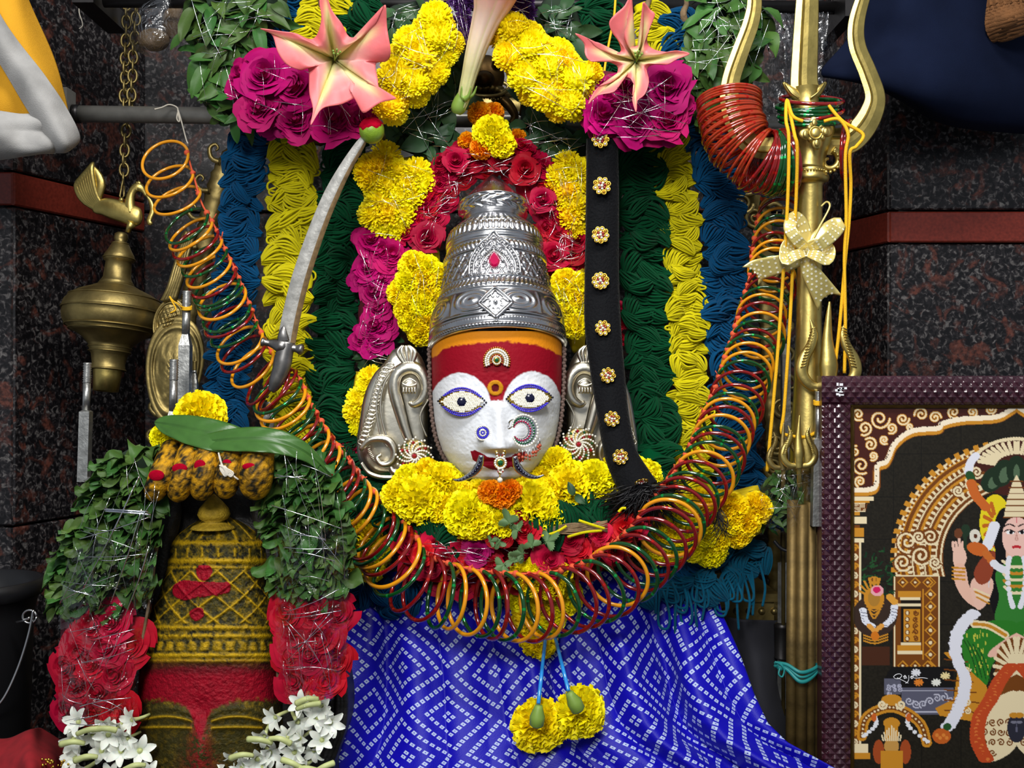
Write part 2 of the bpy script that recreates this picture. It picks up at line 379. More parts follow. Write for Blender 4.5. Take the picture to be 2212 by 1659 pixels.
def wall(name, runs, zb, label):
    """runs: plan segments; zb: list of (z0,z1,material)"""
    mb = MB()
    for a, b in runs:
        a = np.array(a, float); b = np.array(b, float); u = (b - a) / np.linalg.norm(b - a); n = np.array([-u[1], u[0]]) * .013
        v = [(*(a + n), 0), (*(b + n), 0), (*(b + n), 1.25), (*(a + n), 1.25), (*(a + n * 4), 0), (*(b + n * 4), 0), (*(b + n * 4), 1.25), (*(a + n * 4), 1.25)]
        mb.add(v, [(0, 1, 2, 3), (5, 4, 7, 6), (1, 5, 6, 2), (4, 0, 3, 7), (3, 2, 6, 7)])
    o = solo(name, mb, M['mortar'], label, kind='structure', smooth=False)
    T = Thing.__new__(Thing); T.o = o
    for a, b in runs:
        for z0, z1, m in zb:
            T.part('slab', slab(MB(), a, b, z0, z1), M[m], smooth=False, parent=o)
LF = (-.524, .11); LB = (-.452, .31); RF = (.420, .18); RB = (.383, .31)
wall('wall_left', [((-.90, .11), LF), (LF, LB)], [(0, .350, 'granite'), (.350, .687, 'granite'), (.687, .724, 'redgranite'), (.724, 1.25, 'granite')], 'polished dark granite side wall with a red granite band')
wall('wall_right', [(RB, RF), (RF, (.90, .18))], [(0, .330, 'granite'), (.330, .657, 'granite'), (.657, .6935, 'redgranite'), (.6935, 1.25, 'granite')], 'polished dark granite side wall with red band behind the trident')
mid = (-.02, .31)
wall('wall_back', [((-.50, .31), mid), (mid, (.43, .31))], [(0, .330, 'granite'), (.330, .712, 'granite'), (.712, 1.25, 'granite')], 'polished dark granite back wall of the niche')

# ---------------- rods
def cyl(mb, a, b, r, k=20, mi=0): return mb.tube([np.array(a) + (np.array(b) - np.array(a)) * t for t in np.linspace(0, 1, 2)], r, k, mi)
T = Thing('steel_rail', 'steel rail with bracket plate across the niche behind the garlands', 'rail', W(640, 265, -.13))
mb = MB(); cyl(mb, W(172, 246, -.13), W(1836, 268, -.13), 18 * SP(-.13)); T.part('tube', mb, M['steel'])
mb = MB(); cyl(mb, W(158, 246, -.13), W(173, 246, -.13), 20 * SP(-.13)); T.part('collar', mb, M['darksteel'])
mb = MB(); mb.box(W(146, 235, -.125), (.004, .012, .020)); T.part('bracket_plate', mb, M['steel'], smooth=False)
mb = MB(); cyl(mb, W(225, 2, -.10), W(1910, 18, -.10), 14 * SP(-.10)); solo('dark_rod', mb, M['darksteel'], 'dark iron rod at the very top that the wool garlands hang from', 'rod')
mb = MB(); mb.box(W(218, 20, -.13), (.011, .05, .010)); solo('rod_bracket', mb, M['darksteel'], 'dark iron bracket of the top rod above the yellow cloth', 'bracket', smooth=False)
mb = MB(); mb.box(W(1803, 45, -.12), (.007, .06, .015)); solo('rod_bracket', mb, M['darksteel'], 'dark iron bracket of the top rod behind the trident prong', 'bracket', smooth=False)

# ---------------- brass chain
def linkmesh():
    t = np.arange(18) * 2 * PI / 18
    p = np.stack([np.cos(t) * .62, np.zeros(18), np.sin(t) * 1.0], 1)
    v, f = tubev(p, .19, 6, closed=True); return mkmesh('link', v, f, M['brassdark'])
LINK = linkmesh()
T = Thing('brass_chain', 'brass link chain holding the hanging brass lamp', 'chain', W(266, 415, -.15))
def chain(x0, y0, x1, y1, n, d):
    for i in range(n):
        t = i / (n - 1); p = W(x0 + (x1 - x0) * t + rnd.uniform(-1, 1), y0 + (y1 - y0) * t, d)
        M_ = Matrix.Translation(p) @ Matrix.Rotation((.35 if i % 2 else 1.75) + rnd.uniform(-.2, .2), 4, 'Z') @ Matrix.Rotation(rnd.uniform(-.1, .1), 4, 'Y') @ Matrix.Scale(14.5 * SP(d), 4)
        T.put('link', LINK, M_)
chain(275, -12, 268, 228, 13, -.155); chain(294, 20, 282, 226, 11, -.150); chain(274, 262, 266, 388, 7, -.155)
mb = MB(); mb.tube(Warr([(266, 386, -.15), (263, 402, -.15), (259, 424, -.148), (262, 430, -.147), (268, 424, -.147), (268, 402, -.15)]), .0012, 6); T.part('hook', mb, M['brassdark'])

# ---------------- hanging brass lamp with a peacock
T = Thing('hanging_lamp', 'bulbous old brass hanging lamp with a peacock finial beside the left wall', 'lamp', W(228, 850, -.13))
prof = [(498, 9), (502, 14), (512, 15), (518, 12), (522, 17), (540, 26), (548, 31), (556, 33), (561, 32), (563, 27), (580, 28), (598, 29), (606, 33), (610, 36), (613, 35), (622, 52), (632, 76), (641, 91), (644, 94), (656, 103), (666, 106), (671, 108), (673, 105), (684, 106), (698, 103), (706, 98), (709, 96), (714, 88), (717, 89), (722, 76), (732, 60), (744, 48), (750, 43), (753, 45), (757, 42), (761, 43), (766, 38), (786, 34), (794, 35), (799, 37), (801, 33)]
s = SP(-.13); ax = W(243, 700, -.13)
Mx = Matrix.Translation(ax) @ Matrix.Rotation(math.radians(3.5), 4, 'Y') @ Matrix.Rotation(math.radians(-6), 4, 'X')
v, f = revolve([(r * s, (700 - y) * s) for y, r in prof], 56, Mx); T.part('bowl', MB().add(v, f), M['brassdark'])
for y_, r_ in ((523, 17.5), (556, 33.5), (613, 36.5), (644, 95), (673, 107.5), (709, 97.5), (717, 89), (752, 45), (761, 43.5), (799, 37)):
    a_ = np.arange(48) * 2 * PI / 48; ring_ = np.stack([r_ * s * np.cos(a_), r_ * s * np.sin(a_), np.full(48, (700 - y_) * s), np.ones(48)], 1) @ np.array(Mx).T; mb = MB(); mb.tube(ring_[:, :3], 1.5 * s, 6, closed=True); T.part('moulding', mb, M['brassdark'])
v, f = revolve([(31 * s, (700 - 801) * s), (29 * s, (700 - 812) * s), (26 * s, (700 - 846) * s), (22 * s, (700 - 846) * s), (20 * s, (700 - 820) * s), (0.5 * s, (700 - 818) * s)], 40, Mx); T.part('oil_spout', MB().add(v, f), M['brass'])
mb = MB(); d = -.128
mb.tube(Warr(cr([(200, 455, d), (225, 447, d), (265, 458, d), (295, 468, d), (308, 470, d)], 20)), np.array([4, 9, 13, 16, 18, 20, 21, 22, 22, 22, 22, 22, 22, 22, 21, 20, 18, 15, 10, 4]) * s, 12, flat=.45)
body = T.part('peacock', mb, M['brass'])
mb = MB()
for i in range(8):                                            # tail plumes
    a = i / 7; x1 = 172 + 34 * a; y1 = 405 - 52 * a
    mb.tube(Warr(cr([(212 + 14 * a, 455 - 4 * a, d), (180 + 26 * a, 432 - 12 * a, d + .002), (166 + 30 * a, 404 - 34 * a, d + .003), (172 + 30 * a, 384 - 34 * a, d)], 12)), np.array([4, 5, 6, 7, 7.5, 8, 8, 8, 7.5, 6.5, 5, 2]) * s, 7, flat=.55)
mb.tube(Warr(cr([(214, 460, d), (205, 430, d), (215, 395, d), (196, 356, d)], 14)), np.r_[6, 9, 11, 13, 14, 15, 15, 14, 14, 13, 12, 10, 7, 3] * s, 8, flat=.4)
T.part('tail', mb, M['brass'], parent=body)
mb = MB(); mb.tube(Warr(cr([(282, 462, d), (280, 440, d), (284, 418, d), (296, 404, d), (308, 410, d), (316, 424, d)], 18)), np.array([14, 14, 13, 12, 11, 10, 9.5, 9, 9, 9.5, 10, 10, 9.5, 8, 6, 4, 3, 1.5]) * s, 9, flat=.7)
T.part('neck', mb, M['brass'], parent=body)
mb = MB(); mb.tube(Warr(cr([(296, 402, d), (297, 392, d), (303, 398, d), (306, 404, d)], 8)), np.array([2, 3, 4, 4, 4, 3, 2, 1]) * s, 6); T.part('crest', mb, M['brass'], parent=body)
mb = MB(); mb.tube(Warr(cr([(316, 422, d), (326, 436, d), (330, 456, d), (322, 478, d), (330, 484, d)], 12)), np.array([1.5, 2.5, 4, 5, 5.5, 6, 6, 6, 6, 6, 5, 1]) * s, 7, flat=.5); T.part('trailing_plume', mb, M['brass'], parent=body)
mb = MB(); mb.tube(Warr([(286, 482, d), (279, 492, d), (276, 502, d)]), np.array([12, 7, 6]) * s, 8); mb.ball(W(262, 432, d), 6 * s); T.part('foot', mb, M['brass'], parent=body)

# ---------------- threaded shafts (old steel bars with threaded ends)
def shaft(x, ythread, yrod, ybar, yend, hw, d, label, tilt=0, mats=('barsteel', 'barsteel'), floor=True):
    s = SP(d); T = Thing('threaded_shaft', label, 'shaft', W(x - tilt * 2, yend, d), 'threaded steel shafts standing in the shrine')
    X = lambda y: x - tilt * (y - ythread) / 100
    mb = MB(); n = 9; pr = []
    for i in range(n * 2 + 1): pr.append((X(ythread + (yrod - ythread) * i / (2 * n)), ythread + (yrod - ythread) * i / (2 * n), d))
    mb.tube(Warr(pr), np.array([(hw * .86 if i % 2 else hw * .68) for i in range(2 * n + 1)]) * s, 14); T.part('thread', mb, M['brassdark'] if mats[0] == 'rust' else M['barsteel'])
    mb = MB(); mb.tube(Warr([(X(yrod), yrod, d), (X(ybar), ybar, d)]), hw * .72 * s, 16); T.part('rod', mb, M['barsteel'])
    mb = MB(); a = W(X(ybar), ybar, d); b = W(X(yend), yend, d); b.z = .0005 if floor else b.z
    v = []; 
    for (c, k) in ((a, .55), (a + (b - a) * .02, 1.0), (b, 1.0)):
        v += [(c.x + sx * hw * s * k, c.y + sy * hw * s * k, c.z) for sx, sy in ((-1, -1), (1, -1), (1, 1), (-1, 1))]
    mb.add(v, [(0, 1, 2, 3), (11, 10, 9, 8)] + grid_faces(3, 4, False, True)); T.part('bar', mb, M['barsteel'], smooth=False)
    return T
T = shaft(189, 783, 828, 886, 1040, 11, .02, 'threaded steel shaft in front of the brass lamp spout', tilt=3, floor=False)
mb = MB(); mb.tube(Warr([(182, 1036, .02), (205, 1041, .03), (230, 1046, .13)]), 8 * SP(.02), 4); T.part('bent_foot', mb, M['barsteel'], smooth=False)
shaft(376, 776, 822, 888, 1250, 12, .015, 'threaded steel shaft behind the betel leaf beside the marigold', tilt=2)
T = shaft(404, 628, 666, 722, 1250, 12, -.03, 'tall threaded steel shaft with thread tied round its neck', tilt=3)
mb = MB(); 
for k in range(3): mb.tube(Warr([(403 + 11 * math.cos(a), 662 + k * 2.5 + 2.5 * math.sin(a), -.03 + .005 * math.sin(a)) for a in np.linspace(0, 2 * PI, 14)]), .0009, 5)
mb.tube(Warr(cr([(392, 664, -.024), (384, 656, -.02), (374, 650, -.02), (366, 640, -.02), (372, 652, -.02), (380, 668, -.02), (368, 676, -.02)], 24)), .0008, 5); T.part('tied_thread', mb, M['cord'])
shaft(420, 780, 800, 806, 1250, 7, -.045, 'thin dark steel shaft beside the blue wool', mats=('rust', ''))
shaft(583, 868, 874, 884, 1300, 12, -.02, 'steel bar under the sabre hilt behind the bangles', tilt=1)
shaft(1697, 655, 700, 742, 1560, 9, -.035, 'slim threaded steel shaft beside the trident staff', tilt=0)
T = shaft(1769, 845, 872, 945, 1136, 11, .055, 'threaded steel shaft with yellow string beside the picture frame', tilt=2, floor=False)
mb = MB()
for k in range(4): mb.tube(Warr([(1768 + 10 * math.cos(a), 866 + k * 2.4 + 2 * math.sin(a), .055 + .005 * math.sin(a)) for a in np.linspace(0, 2 * PI, 14)]), .0008, 5)
mb.tube(Warr(cr([(1776, 870, .062), (1781, 900, .062), (1783, 960, .064), (1781, 1020, .064), (1776, 1060, .064)], 20)), .0009, 5); T.part('string', mb, M['cord'])

# ---------------- brass backplate behind the wool
T = Thing('brass_backplate', 'ornate old brass backplate arch behind the wool garlands', 'backplate', W(1106, 1500, -.15))
d = -.15; s = SP(d)
path = [(360, 1500), (362, 1100), (372, 900), (400, 700), (436, 560), (462, 430), (500, 340), (580, 296), (800, 288), (960, 240), (1060, 228), (1160, 240), (1320, 288), (1540, 296), (1610, 350), (1640, 440), (1655, 600), (1672, 900), (1680, 1100), (1682, 1500)]
pp = arclen(cr([(x, y, d) for x, y in path], 200), 400)
rr = 22 * s * (1 + .10 * np.sin(np.arange(400) * 2.4))
mb = MB(); mb.tube(Warr(pp), rr, 12, flat=.5); T.part('arch_band', mb, M['brassdark'])
mb = MB()
for i in range(0, 400, 7):                                    # curling leaves along the rim
    x, y, _ = pp[i]; tx, ty = pp[min(i + 1, 399)][:2] - pp[max(i - 1, 0)][:2]; L = math.hypot(tx, ty); nx, ny = ty / L, -tx / L; tx /= L; ty /= L
    g = lambda a, b: (x + nx * a + tx * b, y + ny * a + ty * b, d + .008)
    mb.tube(Warr(cr([g(14, -10), g(34, -14), g(50, 2), g(44, 16), g(34, 12), g(36, 4)], 14)), np.linspace(7, 2, 14) * s, 6, flat=.6)
T.part('leaf_border', mb, M['brassdark'])
# left lobe: naga-hood oval plates with lattice
def oval(cx, cy, rx, ry, d, tilt):
    mb = MB(); n = 22; m = 44; G = np.zeros((n, m, 3)); s = SP(d)
    for i in range(n):
        r = i / (n - 1)
        for j in range(m):
            a = 2 * PI * j / m; x = rx * r * math.cos(a) * (1 - .18 * math.sin(a)); y = ry * r * math.sin(a)
            h = .010 * (1 - r * r); lat = abs(math.sin((x + y) * .28)) * abs(math.sin((x - y) * .28))
            h += (.0022 * lat if r < .74 else 0) + .005 * math.exp(-((r - .80) / .05) ** 2) + .004 * math.exp(-((r - .96) / .06) ** 2) * (1 + .5 * math.sin(a * 22))
            xx = x * math.cos(tilt) - y * math.sin(tilt); yy = x * math.sin(tilt) + y * math.cos(tilt); G[i, j] = (cx + xx, cy + yy, d + h)
    mb.add(Warr(G).reshape(-1, 3), grid_faces(n, m, False, True)); return mb
T.part('hood_plate', oval(376, 800, 62, 118, -.10, .12), M['brassdark'])
T.part('hood_plate', oval(362, 690, 30, 48, -.105, .5), M['brassdark'])
mb = MB()
for k in range(5): mb.tube(Warr(cr([(352 + k * 6, 650, -.10), (366 + k * 8, 620 - k * 10, -.098), (384 + k * 7, 560 - k * 8, -.10), (404 + k * 5, 500, -.10)], 16)), 6 * s, 7)
T.part('neck_coil', mb, M['brassdark'])
# scroll pieces showing at the right of the wool
for (cx, cy) in ((1612, 400), (1604, 440), (1630, 470), (1672, 520), (1668, 590), (1690, 880), (1676, 960), (1670, 1010)):
    a = np.linspace(0, 3.6 * PI, 40); rr_ = np.linspace(24, 4, 40); mb = MB()
    mb.tube(Warr(np.stack([cx + rr_ * np.cos(a), cy + rr_ * np.sin(a), np.full(40, -.118)], 1)), np.linspace(6, 3, 40) * s, 6); T.part('scroll', mb, M['brassdark'])

# small brass figure at the top centre
T = Thing('brass_figure', 'tarnished brass lion-face figure behind the upright trumpet flower', 'figure', W(1060, 270, -.09))
d = -.09; s = SP(d); mb = MB()
mb.ball(W(1050, 165, d), 1, k=18, rings=12, sc=(40 * s, 26 * s, 46 * s)); mb.ball(W(1046, 170, d + .016), 1, k=14, rings=8, sc=(22 * s, 20 * s, 17 * s))
for sx in (-1, 1): mb.ball(W(1050 + sx * 24, 136, d + .012), 11 * s, k=12, rings=8)
T.part('head', mb, M['brassblack'])
mb = MB()
for k in range(9):
    a = PI * (.15 + .7 * k / 8); mb.tube(Warr(cr([(1050 - 40 * math.cos(a), 205 - 30 * math.sin(a) + 16, d + .01), (1050 - 62 * math.cos(a), 200 - 40 * math.sin(a) + 24, d), (1050 - 78 * math.cos(a), 190 - 30 * math.sin(a) + 34, d - .004)], 10)), np.linspace(8, 3, 10) * s, 7)
mb.tube(Warr(cr([(1004, 196, d + .014), (1030, 206, d + .02), (1075, 206, d + .02), (1100, 192, d + .012)], 18)), 4 * s, 8)
T.part('mane', mb, M['brassdark'])
mb = MB()
for k in range(11): mb.ball(W(1022 + k * 6, 213 + 3 * math.sin(k), d + .017), 3.2 * s)
T.part('teeth', mb, M['brassdark'])
mb = MB(); mb.tube(Warr(cr([(1075, 208, d + .01), (1098, 226, d + .012), (1112, 250, d + .01), (1104, 266, d + .008)], 14)), np.linspace(13, 7, 14) * s, 9); mb.tube(Warr(cr([(1120, 190, d), (1132, 218, d), (1128, 250, d)], 10)), 8 * s, 8); T.part('paw', mb, M['brassblack'])

# ---------------- plastic bags on the rods
T = Thing('plastic_bag', 'clear plastic bag with a dry coconut hanging beside the chain', 'bag', W(345, 132, -.13))
rows = [[(300, -10, -.15), (330, -8, -.10), (372, -8, -.09), (404, -10, -.14)], [(262, 30, -.15), (300, 26, -.09), (360, 34, -.085), (410, 30, -.14)], [(272, 80, -.15), (310, 84, -.08), (362, 80, -.08), (408, 76, -.14)], [(300, 112, -.14), (322, 122, -.10), (352, 130, -.10), (398, 104, -.14)]]
o = T.part('film', gridmb(loft(rows, 30, 30), False), M['bag'])
mb = MB(); mb.ball(W(332, 86, -.128), 1, k=20, rings=14, sc=(.017, .013, .012)); mb.ball(W(378, 50, -.135), 1, k=20, rings=12, sc=(.014, .010, .018)); T.part('coconut', mb, M['nut'])
T = Thing('plastic_bag', 'crumpled empty clear plastic bag hanging behind the large trident', 'bag', W(1720, 262, -.1))
rows = [[(1650, 26, -.10), (1690, 28, -.085), (1740, 28, -.10), (1790, 26, -.09), (1806, 28, -.11)], [(1655, 90, -.10), (1700, 96, -.07), (1742, 90, -.10), (1780, 96, -.08), (1808, 90, -.11)], [(1662, 150, -.10), (1690, 160, -.08), (1740, 150, -.09), (1784, 156, -.085), (1812, 150, -.11)], [(1652, 258, -.10), (1700, 262, -.08), (1740, 250, -.10), (1800, 250, -.09), (1816, 246, -.11)]]
G = loft(rows, 60, 60); G[..., 2] += .006 * (vn(G[..., 0] / 14, G[..., 1] / 26, 3) - .5) * 2
T.part('film', gridmb(G, False), M['bag'])

# ---------------- cloths
def cloth(name, rows, m, nu=40, nv=40, wob=.003, ws=(40, 60), th=.0015, seed=1):
    G = loft(rows, nu, nv); G[..., 2] += wob * 2 * (vn(G[..., 0] / ws[0], G[..., 1] / ws[1], seed) - .5); return gridmb(G, False)
T = Thing('folded_flag', 'folded yellow cloth flag with a white hem hanging at the left wall', 'flag', W(60, 340, -.02))
o = T.part('yellow_cloth', cloth('y', [[(-150, -60, 0), (-60, -60, .02), (20, -60, .02), (40, -60, 0)], [(-150, 0, 0), (-40, 0, .03), (30, 0, .02), (58, 0, -.01)], [(-150, 120, 0), (-20, 120, .03), (60, 118, .025), (112, 122, -.02)], [(-150, 200, 0), (-10, 196, .03), (90, 204, .02), (136, 206, -.03)], [(-150, 290, 0), (0, 268, .02), (80, 272, .015), (146, 250, -.03)]], M['flagyellow']), M['flagyellow']); solidify(o, .002)
o = T.part('white_hem', cloth('h', [[(-90, -10, .036), (-64, -26, .04), (-36, -34, .034)], [(-20, 98, .044), (-4, 76, .050), (14, 62, .040)], [(40, 196, .040), (66, 178, .048), (92, 164, .036)], [(84, 268, .036), (112, 252, .046), (140, 236, .030)], [(114, 312, .030), (140, 306, .040), (166, 292, .018)], [(120, 326, .02), (140, 324, .028), (158, 312, .010)]], 'm', 40, 80, .003, (34, 60)), M['flagwhite']); solidify(o, .003)
o = T.part('white_lining', cloth('l', [[(-150, 232, .034), (-40, 240, .040), (40, 250, .040), (92, 250, .034), (104, 262, .03)], [(-150, 270, .038), (-20, 276, .050), (40, 282, .044), (96, 274, .040), (116, 300, .028)], [(-150, 310, .03), (-20, 312, .046), (60, 318, .044), (104, 318, .036), (120, 318, .024)], [(-150, 346, .01), (-20, 342, .020), (50, 332, .030), (90, 326, .026), (118, 326, .016)]], 'm', 50, 40, .005, (60, 26)), M['flagwhite']); solidify(o, .003)
rows = [[(1845, -60, -.10), (1960, -60, -.05), (2080, -60, -.06), (2300, -60, -.10)], [(1848, 20, -.09), (1960, 20, -.04), (2100, 20, -.06), (2300, 20, -.12)], [(1830, 90, -.09), (1950, 90, -.04), (2100, 100, -.05), (2300, 110, -.12)], [(1776, 158, -.055), (1900, 168, -.03), (2090, 196, -.05), (2300, 190, -.12)], [(1840, 152, -.08), (1930, 200, -.05), (2080, 250, -.07), (2300, 262, -.13)], [(1880, 174, -.11), (1950, 214, -.09), (2060, 268, -.10), (2300, 290, -.15)]]
o = solo('navy_cloth', cloth('n', rows, 'm', 60, 50, .006, (70, 200), seed=5), M['navy'], 'dark navy cloth hanging behind the trident prong at the right wall', 'cloth'); solidify(o, .003)
mb = MB(); T = Thing('knitted_cloth', 'brown ribbed knitted cloth hanging in front of the navy cloth', 'cloth', W(2180, 95, -.05))
G = loft([[(2150, -60, -.05), (2200, -60, -.035), (2300, -60, -.05)], [(2134, 20, -.05), (2190, 14, -.03), (2300, 0, -.05)], [(2132, 62, -.05), (2190, 40, -.03), (2300, 10, -.05)], [(2142, 88, -.06), (2200, 74, -.05), (2300, 40, -.06)]], 60, 70)
G[..., 2] += .0016 * np.sin((G[..., 1] + G[..., 0] * .35) * .9); o = T.part('knit', gridmb(G, False), M['brownwool']); solidify(o, .004)
# ---------------- white thread ends
def thread(name, pts, r, m, label, cat='thread', n=40):
    mb = MB(); mb.tube(Warr(cr(pts, n)), r, 5); return solo(name, mb, M[m], label, cat)
thread('hanging_thread', [(172, -4, -.14), (171, 26, -.14), (177, 45, -.14), (178, 56, -.14), (171, 62, -.14)], .0006, 'thread_white', 'loose white thread hanging above the yellow cloth')
thread('tied_thread', [(334, 236, -.10), (350, 232, -.105), (366, 226, -.11), (384, 234, -.108), (382, 256, -.10), (388, 262, -.10), (384, 236, -.105), (392, 262, -.10), (402, 300, -.09), (406, 310, -.085)], .0008, 'thread_white', 'white thread looped over the steel rail holding the bangle string')

# ---------------- lower right: brass plinth, rod bundle, dark rag
T = Thing('brass_plinth', 'old brass plinth with round studs behind the blue cloth', 'plinth', W(1400, 1400, -.06))
d = -.06; s = SP(d); mb = MB()
zt = W(0, 1296, d).z; zb = W(0, 1342, d).z
mb.box((.0, .115, (zt + zb) / 2), (W(1672, 0, d).x, .055, (zt - zb) / 2)); mb.box((0, .115, zt + .003), (W(1680, 0, d).x, .060, .004)); mb.box((.0, .12, zb / 2), (.20, .045, zb / 2)); T.part('body', mb, M['brassdark'], smooth=False)
mb = MB()
for k in range(-4, 22): mb.ball(W(1105 + k * 27, 1320, d), 8 * s, k=10, rings=6)
T.part('studs', mb, M['brassdark'], kind='stuff')
T = Thing('rod_bundle', 'bundle of brass rods tied with teal tape beside the picture frame', 'rods', W(1735, 1660, -.0))
for i, (x, dd, r, yt) in enumerate(((1712, .046, 12, 1080), (1733, .052, 12, 1090), (1752, .046, 11, 1085), (1764, .038, 9, 1080))):
    mb = MB(); mb.tube([W(x, yt, dd), W(x - 4, 1790, dd)], r * SP(dd), 14); T.part('rod', mb, M['rodbrass'])
mb = MB(); mb.tube([W(1690, 1215, -.01), Vector((W(1688, 1600, -.01).x, .01, .001))], 10 * SP(0), 4); T.part('bar', mb, M['barsteel'], smooth=False)
mb = MB(); mb.tube(Warr([(1690, 1345, -.01), (1690, 1352, -.01), (1689, 1356, -.01), (1689, 1420, -.01), (1688, 1424, -.01)]), np.array([13, 19, 17, 16, 17]) * S0, 16); T.part('socket', mb, M['darksteel'])
for dy, wv in ((0, 4), (10, 3), (20, 4.5)):
    mb = MB(); mb.tube(Warr(cr([(1676, 1432 + dy * .3, .05), (1700, 1436 + dy * .5, .058), (1728, 1452 + dy, .066), (1752, 1448 + dy * .8, .060), (1768, 1436 + dy * .2, .046), (1740, 1440, .03), (1690, 1436, -.02), (1676, 1432 + dy * .3, .05)], 60)), wv * S0, 6); T.part('tape', mb, M['tealtape'])
mb = MB(); mb.ball(W(1686, 1440, .054), 9 * S0, k=8, rings=6); mb.tube(Warr(cr([(1686, 1440, .056), (1682, 1456, .058), (1690, 1462, .058), (1694, 1446, .058), (1684, 1434, .058), (1674, 1430, .058)], 20)), 2 * S0, 5); T.part('tape_knot', mb, M['tealtape'])
thread('black_cable', [(1672, 1168, .02), (1690, 1186, .022), (1720, 1193, .024), (1750, 1190, .022), (1772, 1176, .0), (1778, 1150, -.02)], .0018, 'black', 'black cable looped across the brass rods', 'cable')
rows = [[(1560, 1330, -.02), (1610, 1338, .0), (1690, 1340, -.03)], [(1580, 1420, -.02), (1630, 1420, .0), (1690, 1420, -.03)], [(1600, 1540, .0), (1660, 1540, .01), (1720, 1540, -.03)], [(1600, 1720, .0), (1680, 1720, .01), (1760, 1720, -.03)]]
o = solo('dark_rag', cloth('r', rows, 'm', 30, 30, .004), M['purplecloth'], 'dark cloth hanging below the brass plinth beside the blue silk', 'cloth'); solidify(o, .002)

# ---------------- lower left: bucket and red cloth
T = Thing('bucket', 'black bucket with a wire handle at the granite wall', 'bucket', Vector((W(-40, 0, .04).x, -.04, 0)))
d = .04; s = SP(d); cx = W(-60, 1260, d); Mx = Matrix.Translation((cx.x, cx.y, 0))
zr = W(0, 1262, d).z
v, f = revolve([(.035, .0), (.044, .02), (.052, zr - .03), (.056, zr - .012), (.060, zr - .010), (.060, zr + .004), (.057, zr + .004), (.052, zr - .02), (.040, .03), (.001, .03)], 48, Mx); T.part('body', MB().add(v, f), M['black'])
mb = MB(); mb.tube(Warr([(64 + 15 * math.cos(a), 1332 + 14 * math.sin(a), .075) for a in np.linspace(0, 2 * PI, 20)]), .0011, 6); mb.tube(Warr(cr([(72, 1318, .076), (62, 1370, .077), (40, 1440, .08), (10, 1505, .085), (-20, 1540, .088)], 30)), .0013, 6); mb.tube(Warr(cr([(36, 1344, .07), (52, 1340, .075), (64, 1334, .076)], 10)), .0012, 6); T.part('handle', mb, M['wire'])
T = Thing('red_offering_cloth', 'crumpled red cloth with gold beads beside the stone idol', 'cloth', W(40, 1680, .14))
rows = [[(-60, 1590, .10), (10, 1600, .12), (60, 1582, .13), (84, 1576, .11), (130, 1604, .10)], [(-60, 1630, .13), (10, 1628, .15), (60, 1622, .17), (90, 1620, .15), (140, 1630, .12)], [(-60, 1670, .15), (10, 1660, .17), (60, 1660, .19), (100, 1660, .17), (150, 1660, .14)], [(-60, 1760, .16), (10, 1760, .18), (60, 1760, .2), (100, 1760, .18), (160, 1760, .15)]]
o = T.part('cloth', cloth('c', rows, 'm', 40, 40, .008, (22, 30)), M['redcloth']); solidify(o, .002)
mb = MB()
for k in range(70): mb.ball(W(rnd.uniform(70, 150), rnd.uniform(1640, 1690), .175 + rnd.uniform(0, .012)), rnd.uniform(2.2, 4.2) * SP(.17))
T.part('gold_beads', mb, M['gold'], kind='stuff')
# ================================================================ flower, leaf and skein meshes (unit size, facing +Z)
def petal_strip(base, dr, upv, L, wd, curl, n=3, tipw=.55):
    """narrow petal: returns verts, faces"""
    base = np.array(base); dr = np.array(dr) / np.linalg.norm(dr); side = np.cross(dr, upv); side /= np.linalg.norm(side) + 1e-9; nrm = np.cross(side, dr)
    v = []; prof = [.55, 1.0, tipw] if n == 3 else [.5, .95, 1.0, tipw]
    for i in range(n):
        t = i / (n - 1); c = base + dr * L * t + nrm * curl * L * t * t
        v += [c - side * wd * prof[i] + nrm * wd * .35 * (t > .2), c + side * wd * prof[i] + nrm * wd * .35 * (t > .2)]
    return v, [(2 * i, 2 * i + 1, 2 * i + 3, 2 * i + 2) for i in range(n - 1)]
def mum_mesh(name, m, N=120, seed=0, wd=.075, ln=(.34, .58), maxth=105, core=.46):
    r = random.Random(seed); mb = MB()
    for k in range(N):
        u = (k + .5) / N; th = math.radians(maxth) * u ** .62; a = k * 2.39996 + r.uniform(-.2, .2)
        rad = np.array([math.cos(a) * math.sin(th), math.sin(a) * math.sin(th), math.cos(th)])
        base = rad * core * np.array([1, 1, .75]); dr = rad + np.array([0, 0, .25]) + np.array([r.uniform(-.18, .18) for _ in range(3)])
        L = (ln[0] + (ln[1] - ln[0]) * u) * r.uniform(.85, 1.12)
        v, f = petal_strip(base, dr, np.array([-math.sin(a), math.cos(a), 0]) * 0 + np.array([0, 0, 1.0]) + 1e-3, L, wd * r.uniform(.85, 1.2), r.uniform(-.25, .35)); mb.add(v, f)
    mb.ball((0, 0, 0), core * 1.02, k=10, rings=6, sc=(1, 1, .75))
    return mb.mesh(name, [m], smooth=True)
